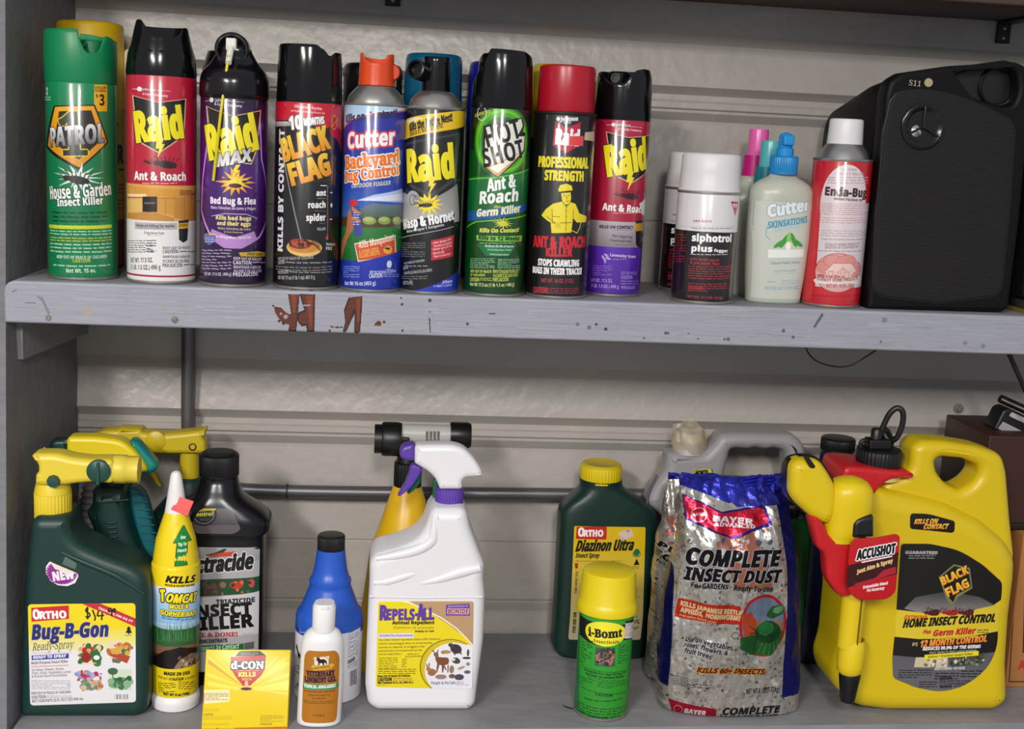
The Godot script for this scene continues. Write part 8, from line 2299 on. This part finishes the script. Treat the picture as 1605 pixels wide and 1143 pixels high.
	l.e(31.5, 66.1, 4.7, 3.3, "4a4648", 0.4)
	l.e(28.8, 64.9, 2, 1.7, "dcd8d8")
	l.e(42.5, 63.2, 4.4, 1.3, "2c2c34")
	l.e(43.8, 57.4, 1.3, 4, "4a5048")
	l.e(44.3, 69.9, 2.2, 2, "8c8894")
	l.e(37.4, 74.1, 4.4, 1.5, "a89888", -0.4)
	l.e(27.4, 75.8, 2.5, 4.4, "8c7c60")
	l.e(35.6, 84.5, 5, 3.4, "4a4858")
	l.e(16.5, 84.2, 6, 2.7, "9a7c78")
	l.e(43.9, 78.8, 3.4, 2, "5c6080")
	l.e(28, 83.4, 3.4, 2.4, "6a5c4c")
	l.t("People & Pet Safe", 6.8, 92.7, 25.3, 3.4, "5c5c9c", {r = -0.8})
	l.fine(33, 89.3, 7.9, 4.4, 3, "7878b0", -0.001, 1)
	l.fine(42.6, 92.6, 3.2, 1.3, 1, "3c3c6c", -0.001, 1)
	return l

func print_yellow_label() -> Lab:
	var l := lab(107.7, 142.1, "d8b810", 4.5)
	l.p([-55.4, -0.1, 45.6, -1.7, 50.2, 65.2, -51.6, 66.3], "d8b414")
	l.p([-53.4, 35.2, 48.1, 33.8, 55.6, 142.3, -47.3, 142.8], "d4b428", "c0b69c")
	l.p([-40.7, 2.3, -5.6, 0.9, -5.4, 17.2, -41.1, 16.9], "c0281c")
	l.t("O", -38.3, 13.7, 6.4, 10.1, "f0ecea", {b = 0.5, r = -0.8})
	l.t("RTHO", -31.9, 13.6, 22.3, 7.5, "f0ecea", {b = 0.5, r = -0.8})
	l.t("Diazinon Ultra", -40.3, 31.9, 69.4, 12.8, "1a1c14", {b = 0.5, k = 0.25, r = -2.2})
	l.t("Insect Spray", -40.2, 39.4, 28.8, 5.3, "28281a", {b = 0.15, k = 0.25, r = -0.7})
	l.fine(-40, 43, 54.8, 1.8, 1, "6a5a14", -0.012, 1)
	l.p([8.2, 8.2, 22.6, 3.5, 26.6, 12.3, 12.8, 18.7], "d4c0b4")
	l.t("15", 17.8, 8.9, 4, 3.1, "6a4a4a", {r = -20.0})
	l.l([11.6, 14.3, 16.6, 16.9], 0.4, "6a4a4a")
	l.e(31.4, 32.3, 3.6, 4.5, "1c6a4c")
	l.ring(31.6, 34.1, 4.9, 4, 0.8, "1c6a4c")
	l.p([31.9, 39.8, 29, 47.5, 35.9, 47.4], "14140e")
	l.fine(27.8, 48.8, 7.8, 4, 2, "4a4010", -0.012, 1)
	l.p([-40.7, 46.5, -36.8, 46, -36.5, 52.7, -39.5, 52.8], "a02c1c")
	l.t("CAN HARM YOU", -36, 82.9, 26.9, 3, "3a2c10", {r = -90})
	l.t("FOR USE ON", -34.9, 131.4, 24.9, 3.5, "3a3410", {b = 0.4, r = -90})
	l.l([32, 85.6, 38.7, 87.8], 0.5, "4a4430")
	l.l([34.5, 74.3, 33.9, 87.9, 32.9, 99.2], 0.5, "4a4430")
	l.dots(30.4, 110.6, 40.4, 128.7, 14, 1.6, ["4a5a3c", "7a8a5c", "8a7c50"], 3)
	return l

func print_small_green_can() -> Lab:
	var l := lab(90.5, 112.4, "249430", 4.5)
	l.p([-46.2, -8.5, 46.2, -8.5, 46.2, 117.3, -46.2, 117.3], "2c9c2c", "2c8c28")
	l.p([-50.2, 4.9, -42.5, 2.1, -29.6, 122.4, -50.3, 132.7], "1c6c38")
	l.p([-45.5, 5.8, 38.7, 9.2, 38.7, 29.8, 13.8, 25.4, -11, 31.7, -40.2, 27.4], "101210")
	l.e(-5.8, 18, 23.6, 13.3, "e8dc28")
	l.t("i-Bomt", -24.7, 23, 37.4, 8.5, "181410", {f = 3, b = 1.0, r = -3.4})
	l.t("Insecticide", -17.9, 28.5, 28, 3.6, "3a3c10", {r = -0.6})
	l.p([16.4, 6.8, 38.7, 11.2, 38.7, 29.9, 16.2, 23.9], "d8d0d4")
	l.fine(16.5, 7.5, 14.2, 15.4, 6, "8a7c84", 0.287, 1)
	l.p([15.8, 4.7, 36.8, 8.4, 38.7, 11.5, 16.4, 7.2], "101010")
	l.p([-15.5, 33.3, 5.8, 32, 6.9, 53.4, -15.2, 53.8], "2c6a44")
	l.p([-14.4, 34.1, 4.9, 33, 5.8, 52.2, -14.3, 52.6], "3c4c44")
	l.dots(-13.7, 34.6, 5.1, 51.2, 40, 3.0, ["5c6a5c", "2c3028", "8a7464", "a8685c"], 3)
	l.e(-4, 41, 3.4, 3.4, "7a6458")
	l.e(-3.4, 41, 1.3, 1.3, "c88c84")
	l.l([-4, 41, 5.4, 41.1], 0.7, "28241c")
	l.l([-4, 41, 2.2, 47.8], 0.7, "28241c")
	l.l([-4, 41, -5.6, 49.7], 0.7, "28241c")
	l.l([-4, 41, -12.1, 45.8], 0.7, "28241c")
	l.l([-4, 41, -12.5, 38.2], 0.7, "28241c")
	l.l([-4, 41, -6.5, 32.7], 0.7, "28241c")
	l.l([-4, 41, 1.4, 34.2], 0.7, "28241c")
	l.fine(-34.3, 31.8, 15.9, 24.5, 8, "12501c", -0.330, 2)
	l.fine(9.5, 29.8, 14.7, 22.1, 8, "12501c", 0.227, 3)
	l.t("For Use On Vegetables And Ornamental Plants", -30.9, 59, 53.6, 1.6, "0c3c14", {r = 2.6})
	l.t("Accepted For Use To Day Of", -28.1, 62.1, 50.1, 2.3, "0c3c14", {b = 0.25, r = 2.1})
	l.t("Harvest On Edible Plants", -25.2, 65.8, 44.5, 2.3, "0c3c14", {b = 0.25, r = 1.9})
	l.fine(-37.6, 71.6, 25.3, 10.5, 4, "12501c", -0.333, 4)
	l.fine(-11, 67.2, 37.1, 10.1, 4, "12501c", 0.107, 5)
	l.t("KEEP OUT OF REACH OF CHILDREN", -30.2, 82.7, 53.7, 1.7, "0c3c14", {r = 3.6})
	l.t("CAUTION", -12.1, 86.4, 18.2, 2.7, "0c3c14", {b = 0.1, r = 1.5})
	l.fine(-24.9, 91.3, 44.4, 3.3, 1, "12501c", -0.040, 6)
	l.fine(-36.2, 99, 74.9, 15.1, 5, "0e4618", 0.015, 7)
	l.t("NET CONTENTS: 10 FL OZ", -30.2, 110.5, 54.2, 3, "0c3c14", {b = 0.2, r = 5.5})
	return l

func print_foil_print() -> Lab:
	var l := lab(156, 258, "b8b4ae", 5.0)
	foil_ground(l)
	l.p([-91.7, 228.9, -100.2, 105.8, -88.3, 25.1, -74.9, -13.4, -71.5, 24.8, -69.4, 45.5, -69.1, 105.4, -68.3, 197.2, -67.8, 228.9], "1a1c68")
	l.p([55.3, 237.6, 50.9, 104.1, 36.2, 22.9, 31.3, -15.6, 60.8, -16.2, 84.4, 237.6], "1c1e70")
	l.p([-79.7, -16.2, 48.7, -18.9, 51.2, 9.2, 34, 15.5, -15.2, 26.8, -48.3, 15.5, -78, 7.2], "2c30a4")
	l.p([-15.4, 23.8, 35.5, 15.4, 41, 27.3, -6.1, 30.2], "3a3aa0")
	l.p([-63.7, 19.3, -23.4, 34.3, 23.2, 27.6, 30.9, 46.9, -12.3, 61.9, -60.7, 44.8], "2c2474")
	l.p([-62.5, 21.1, -21.7, 36.4, 21.1, 29.7, 27.7, 44.5, -13.1, 59.6, -59, 43.5], "c81c38")
	l.ring(-47, 39.2, 8.3, 7.4, 0.7, "f0d8dc")
	l.t("BAYER", -53.4, 40.8, 14, 3, "f0d8dc", {b = 0.1, r = -3.4})
	l.t("BAYER", -33.2, 43.7, 43.3, 5.4, "f4f0f0", {b = 0.9, k = 0.1, r = 4})
	l.t("ADVANCED", -32.2, 48.5, 44.4, 3.6, "f4f0f0", {b = 0.6, r = 3})
	l.t("COMPLETE", -59.7, 89.6, 100.2, 16.2, "16161c", {b = 1.6, k = 0.2, o = "d8d4d0", ow = 0.6, r = -0.7})
	l.t("INSECT DUST", -60.8, 105.9, 103.4, 12.7, "16161c", {b = 1.5, k = 0.2, o = "d8d4d0", ow = 0.6})
	l.t("For GARDENS", -53.7, 113.7, 38.5, 5.4, "28282e", {b = 0.2, k = 0.1})
	l.t("Ready·To·Use", -9.1, 115.1, 43.2, 5.5, "28282e", {b = 0.2, k = 0.1, r = 1.9})
	l.p([-64.4, 128.4, -0.6, 132.1, 1.7, 152.4, -67, 149.2], "c83420")
	l.t("KILLS JAPANESE BEETLES,", -61.5, 136.3, 66.8, 4.9, "f0d8a0", {b = 0.3, r = 5.3})
	l.t("APHIDS, HORNWORMS", -61.6, 143, 62.5, 4.9, "f0d8a0", {b = 0.3, r = 4.6})
	l.t("and other listed pests", -62.4, 147.3, 36.7, 2.7, "e8c090", {r = 5.3})
	l.e(25.9, 154, 26.6, 34.7, "c02830")
	l.e(25.9, 154, 23.5, 31.3, "7a8ca8")
	l.p([3.2, 149, 48.3, 148.6, 48.6, 165.7, 36.8, 182.8, 18.7, 182.9, 5.8, 165.9], "a87c50")
	l.p([0.2, 141.3, 11.9, 138.8, 18.8, 148.8, 17.2, 165.8, 5, 162.8], "c85030")
	l.p([0.7, 165.9, 14, 162.8, 26.3, 165.8, 48.3, 159.5, 47.9, 171.9, 37.1, 186.8, 16, 186.9, 1.7, 178.3], "2c6a34")
	l.e(31.9, 161.1, 14.2, 12.4, "1c4c24")
	l.e(29.1, 157.1, 9.3, 7.4, "2c7c3c")
	l.e(38.9, 138.5, 10.5, 6.2, "2c6434", -0.5)
	l.e(41.8, 136.4, 6.1, 3.7, "6aa070", -0.5)
	l.e(34.8, 167.3, 5, 4.3, "1c4424")
	l.l([19.7, 159.6, 10.2, 153.5], 0.8, "12301a")
	l.l([19.9, 162.1, 12, 160.9], 0.8, "12301a")
	l.l([20.1, 164.6, 13.8, 168.3], 0.8, "12301a")
	l.l([20.3, 167.1, 15.7, 175.7], 0.8, "12301a")
	l.l([20.6, 169.5, 17.5, 183.2], 0.8, "12301a")
	l.l([26.8, 172, 22, 186.3], 0.6, "5c9c5c")
	l.l([31, 171.9, 28, 186.3], 0.6, "5c9c5c")
	l.l([35.2, 171.9, 34.1, 186.2], 0.6, "5c9c5c")
	l.l([39.5, 171.9, 40.1, 186.2], 0.6, "5c9c5c")
	l.l([43.7, 171.9, 46.2, 186.2], 0.6, "5c9c5c")
	l.ring(-4.6, 163.5, 4.3, 3.7, 0.8, "3a3a40")
	l.t("• Use on vegetables,", -60, 172.4, 55.5, 5.2, "2a2a32", {b = 0.15, o = "d8d6d4", ow = 0.4, k = 0.1, r = 8.0})
	l.t("roses, flowers, &", -56.5, 179.2, 46.4, 4.9, "2a2a32", {b = 0.15, o = "d8d6d4", ow = 0.4, k = 0.1, r = 8.2})
	l.t("fruit trees", -56, 186, 28.1, 4.9, "2a2a32", {b = 0.15, o = "d8d6d4", ow = 0.4, k = 0.1, r = 8.6})
	l.t("KILLS 60+ INSECTS", -42, 205.8, 75, 5.6, "7a2414", {b = 0.5, k = 0.25, o = "e8a838", ow = 0.7, r = 2.3})
	l.fine(-64.1, 214.2, 25.1, 9.3, 4, "5a5a60", -0.002, 2)
	l.fine(-50.5, 219.5, 27, 5.6, 2, "5a5a60", -0.001, 3)
	l.t("CAUTION", -63.2, 225.7, 12, 2.5, "4a4a50")
	l.t("NET WT 4 LBS (1.82kg)", 13.6, 230.7, 37.6, 5.7, "3a3a40", {b = 0.1, r = -1.9})
	l.p([-66.8, 242.6, -17.1, 247.7, -17.4, 258.4, -61.1, 259.6], "a81830")
	l.ring(-56.5, 252.1, 4.4, 4.4, 0.5, "e8c0c8")
	l.t("BAYER", -50.3, 255.2, 22.4, 5, "f0e4e4", {b = 0.5, k = 0.1, r = 1.7})
	l.fine(-48.9, 257.1, 20.5, 1.9, 1, "e0b0b8", 0.002, 1)
	l.t("COMPLETE", -11.1, 254, 65, 7.6, "26262c", {b = 0.9, k = 0.2, r = -1.0})
	l.t("INSECT DUST", -13.6, 260.3, 65.1, 5.1, "26262c", {b = 0.7, k = 0.2, r = -0.4})
	return l

func print_foil_print_behind() -> Lab:
	var l := lab(126.6, 236.3, "b0aca6", 3.4)
	foil_ground(l)
	l.p([-82.5, -13.2, 53.7, -16, 55.2, 1.2, -81.2, 6.1], "24246c")
	l.p([-64.3, 27.1, -35.7, 36.7, -34.1, 58.2, -64.7, 47.6], "2c2474")
	l.p([-63.5, 29, -35.5, 38.6, -34.3, 55.7, -64.2, 46], "c01c38")
	l.ring(-50.9, 41, 6.3, 6, 0.7, "e8c8cc")
	l.l([-56.5, 41.1, -45.3, 41], 0.6, "e8c8cc")
	l.l([-51.3, 35.7, -50.5, 46.4], 0.6, "e8c8cc")
	l.t("COMPLETE", -68.3, 67, 81.9, 6.3, "16161c", {b = 1.2, k = 0.1, o = "d8d4d0", ow = 0.5, r = 18.4})
	l.t("INSECT", -68.7, 78.4, 62.8, 7, "16161c", {b = 1.2, k = 0.1, o = "d8d4d0", ow = 0.5, r = 18.3})
	l.t("For GARDENS", -65.6, 87.3, 42.7, 3.8, "3a3a40", {r = 16.7})
	l.p([-71.9, 95.4, -64.5, 90.5, -62, 103.3, -68.8, 105], "5c8080")
	l.e(-72, 130.7, 10.4, 27.2, "c02830")
	l.e(-72.6, 130.7, 7.8, 23.9, "6a7a58")
	l.dots(-78.2, 113.1, -61.7, 151.7, 24, 3, ["3c6a3c", "c8a028", "8a9c60", "4a5c48"], 4)
	l.t("roses, flowers", -74.8, 171.3, 22.2, 3.9, "d8d6d4", {b = 0.2, r = 16.8})
	l.t("fruit trees", -73.6, 179.7, 15.2, 3.9, "d8d6d4", {b = 0.2, r = 14.6})
	l.t("KILLS 60+ INSECTS", -112.6, 187.8, 57, 0, "c85a1c", {b = 0.5, k = 0.2, r = 13.0})
	return l

func print_month_label() -> Lab:
	var l := lab(28.2, 24.6, "2c7c48", 5)
	l.p([-11.4, 2.5, 7.8, 0.4, 9.5, 4.1, 9.1, 21, -11, 21.4], "e0c828")
	l.t("MONTH", -9.9, 8.9, 15.3, 5.7, "141410", {b = 0.6, k = 0.1, r = -4.9})
	l.t("CONTROL", -11.6, 17.3, 18.7, 5.4, "141410", {b = 0.6, k = 0.1, r = -2.2})
	return l

func print_navy_label() -> Lab:
	var l := lab(60, 33.6, "12163c", 3)
	l.l([-19.9, 3.4, -19.3, 17.9, -1.5, 18.2], 0.6, "b8b8c0")
	l.t("Easy", -12.5, 25.1, 9.1, 2.6, "b8b8c8", {r = -0.5})
	l.t("Splash-free", -18.1, 30.7, 17.8, 2.8, "b8b8c8", {r = -0.5})
	return l

func print_kills_label() -> Lab:
	var l := lab(55.4, 23.5, "141210", 5)
	l.t("KILLS ON", -20.4, 12.8, 26.6, 5, "f0c848", {b = 0.5, k = 0.3, c2 = "e88828", r = -2.2})
	l.t("CONTACT", -9.7, 18.3, 28.2, 5.3, "f0c848", {b = 0.5, k = 0.3, c2 = "e88828", r = -1.5})
	return l

func print_jug_label() -> Lab:
	var l := lab(152.4, 176.7, "d8c02c", 5)
	l.p([-76.3, -1.6, 57.1, -3.6, 64.9, 58.9, 49.7, 70.6, 11.2, 80.9, -35, 80.3, -68.1, 76.6], "14120f")
	l.p([-51.8, 76.4, -40.1, 63.1, -4.9, 56.2, 32.1, 62.5, 49.8, 71.6, 11.2, 80.9, -35, 80.3], "3a383a", "8a8484")
	l.t("GUARANTEED", -57.1, 15, 35.8, 3.2, "b0acac", {b = 0.2})
	l.fine(-53.1, 16.2, 29.9, 5.2, 2, "8a8684", -0.013, 1)
	l.p([-17.1, 40.6, -1.8, 26, 16.7, 29.7, 22.4, 52.6, 7.4, 62.7, 2.3, 72.7, -5, 66.1], "7a7850")
	l.p([-15.4, 41.2, -0.9, 27.9, 15.3, 31.7, 20.6, 51.3, 4.8, 60.1, 2.5, 68.7, -3.5, 62.8], "12100e")
	l.t("BLACK", -11.5, 49.7, 31.3, 9.2, "f0c038", {b = 0.8, c2 = "e89420", o = "181008", ow = 0.4, r = -26.8})
	l.t("FLAG", -4.1, 62.8, 26, 9.9, "f0c038", {b = 0.8, c2 = "e89420", o = "181008", ow = 0.4, r = -27.8})
	l.bug(-19.1, 81.5, 7.3, "4a1814", 0.1, 528)
	l.e(-16, 80.1, 4.6, 3.3, "4a1814")
	l.bug(1.3, 81.3, 7.3, "a81c20", 0.1, 590)
	l.e(4.5, 80, 4.6, 3.3, "a81c20")
	l.bug(19.5, 81.2, 7.3, "5c1c1c", 0.1, 645)
	l.e(22.6, 79.8, 4.7, 3.3, "5c1c1c")
	l.l([-26.4, 83.5, -25.2, 74.2, -21.4, 78.8], 0.5, "141010")
	l.l([-22.7, 81.5, -21, 75.8, -17.7, 78.8], 0.5, "141010")
	l.l([-19, 79.5, -16.9, 77.5, -14.1, 78.8], 0.5, "141010")
	l.l([-14.6, 83.4, -12.8, 79.1, -10.5, 78.7], 0.5, "141010")
	l.l([-10.9, 81.4, -9.4, 74.1, -6.9, 78.7], 0.5, "141010")
	l.l([-7.1, 79.4, -5.3, 75.7, -3.3, 78.7], 0.5, "141010")
	l.l([-2.7, 83.3, -1.1, 77.3, 0.3, 78.7], 0.5, "141010")
	l.l([1, 81.3, 3, 79, 4, 78.6], 0.5, "141010")
	l.l([4.7, 79.3, 6.4, 74, 7.6, 78.6], 0.5, "141010")
	l.l([9.1, 83.2, 10.6, 75.6, 11.2, 78.6], 0.5, "141010")
	l.l([12.9, 81.2, 14.7, 77.2, 14.9, 78.5], 0.5, "141010")
	l.l([16.6, 79.2, 18.9, 78.8, 18.5, 78.5], 0.5, "141010")
	l.l([21, 83.1, 22.2, 73.8, 22.1, 78.5], 0.5, "141010")
	l.l([24.8, 81.1, 26.4, 75.5, 25.8, 78.5], 0.5, "141010")
	l.t("EXTREME", -50.5, 88, 26.3, 4, "c84c20", {b = 0.4, k = 0.3})
	l.t("HOME INSECT CONTROL", -50.8, 97.9, 105.1, 8.9, "181410", {b = 0.5, k = 0.25, r = -4.2})
	l.t("Plus", -27.7, 104.8, 9.8, 4, "b02c28", {b = 0.2, k = 0.3, r = -4.2})
	l.t("Germ Killer", -16.2, 107.4, 48.8, 6.7, "b82428", {b = 0.5, k = 0.25, r = -3.9})
	l.fine(33.9, 99.1, 12.6, 5, 2, "4a4018", -0.006, 1)
	l.p([-64.8, 107.7, -31.6, 110.8, 14.6, 109.9, 69.8, 98.8, 80, 180.2, -57.1, 180.1], "16120f")
	l.p([-62.5, 129, -2.5, 134.5, 72.8, 122.4, 80, 180.2, -57.1, 180.1], "5a5860", "6a686c")
	l.t("UP TO", -38, 118.8, 5.9, 4, "e8d8a0")
	l.t("12 MONTH CONTROL", -29.3, 120.1, 76.5, 7.3, "f0a838", {b = 0.7, k = 0.2, c2 = "e8782c", o = "181008", ow = 0.3, r = -5.3})
	l.t("REDUCES 99.9% OF THE GERMS", -25.6, 123.8, 65.4, 3.7, "e8e4e4", {b = 0.4, k = 0.1, r = -2.9})
	l.t("THAT INSECTS MAY LEAVE BEHIND", -17.9, 127.5, 53.5, 2.3, "b8b4b4", {r = -3.1})
	l.p([-32.6, 131.5, 3.9, 132.1, 4.5, 143.5, -33.4, 143], "c8bca0")
	l.p([5.8, 134.4, 45.8, 125.9, 44.7, 139.4, 8.4, 142.8], "4a4c40")
	l.dots(-32.5, 132.9, 3.4, 142.9, 18, 2.4, ["b07c50", "e0d8c8", "7a6a50", "d8c8b0"], 3)
	l.dots(7.7, 131.1, 44.8, 140, 24, 2, ["8a8c7c", "c8c8bc", "2c3028", "6a7058"], 5)
	l.p([-23, 128.8, 38.2, 123.9, 38.1, 129.3, -22.4, 134.2], "e8d828")
	l.t("Indoor • Outdoor Insect Killer", -18.6, 132.5, 50.2, 2.7, "3a3410", {r = -4.4})
	l.t("NON-STAINING • NO ODOR", -9.5, 146.3, 34.2, 3, "c8c4c8", {b = 0.1, r = -1.8})
	l.fine(-50.2, 145.7, 38.4, 10.8, 4, "1c1a20", -0.003, 2)
	l.fine(-8.8, 149, 28, 9.1, 3, "1c1a20", -0.002, 3)
	l.t("CAUTION", -2.5, 157.7, 13.3, 3.7, "121016", {b = 0.1, r = -3.0})
	l.fine(20.8, 146.2, 30.1, 9.5, 3, "1c1a20", -0.002, 4)
	l.fine(-25.6, 159.1, 21.3, 8.1, 3, "1c1a20", -0.001, 5)
	l.t("PRECAUCIÓN", -1.4, 167.2, 13.3, 3.4, "121016", {b = 0.1, r = -3.0})
	l.fine(-2.5, 158.1, 36, 5.1, 2, "1c1a20", -0.002, 6)
	l.fine(14, 162.5, 16.7, 4.1, 2, "1c1a20", -0.001, 7)
	return l

func print_tag() -> Lab:
	var l := lab(66.5, 73.3, "b8141c", 5)
	l.p([-31.5, 35.8, 29.2, 18.4, 31.8, 42.5, 20.9, 44.5, -18.5, 56.1, -29.2, 59.9], "3a0c10")
	l.p([-18.7, 54.2, 2.7, 47.5, 11.1, 39, 23.6, 35.2, 24.4, 42.6, 17.2, 44.5, 10.1, 47.4, -16.6, 56.4], "a82030")
	l.t("ACCUSHOT", -18.7, 28.7, 42.3, 9.9, "121212", {b = 0.9, k = 0.2, o = "f0eef0", ow = 1.2, r = -11.8})
	l.p([-13.7, 30.4, 18.6, 23.2, 18.4, 24.9, -13.2, 31.9], "e8d8dc")
	l.t("Just Aim & Spray", -17.2, 43.4, 39.9, 4.1, "e8c884", {b = 0.4, k = 0.2, r = -19.1})
	l.t("Extendable Wand", -9, 59.3, 26.6, 3, "e8dce0", {b = 0.2, k = 0.2, r = -11.1})
	l.t("For Accuracy", -4.6, 62.7, 19.2, 3, "e8dce0", {b = 0.2, k = 0.2, r = -9.5})
	return l

func print_carton_print() -> Lab:
	var l := lab(144.6, 184.4, "a8703c", 3)
	l.l([-78.4, 1.2, -67.5, 177.6, -42.5, 177.6], 1.2, "2a1a10")
	l.l([-68.6, 1, -54.9, 141.6, -47.1, 141.6], 1.6, "2a1a10")
	l.t("A", -58.4, 162.5, 8.5, 10.1, "b83028", {b = 0.8, r = -5.0})
	return l
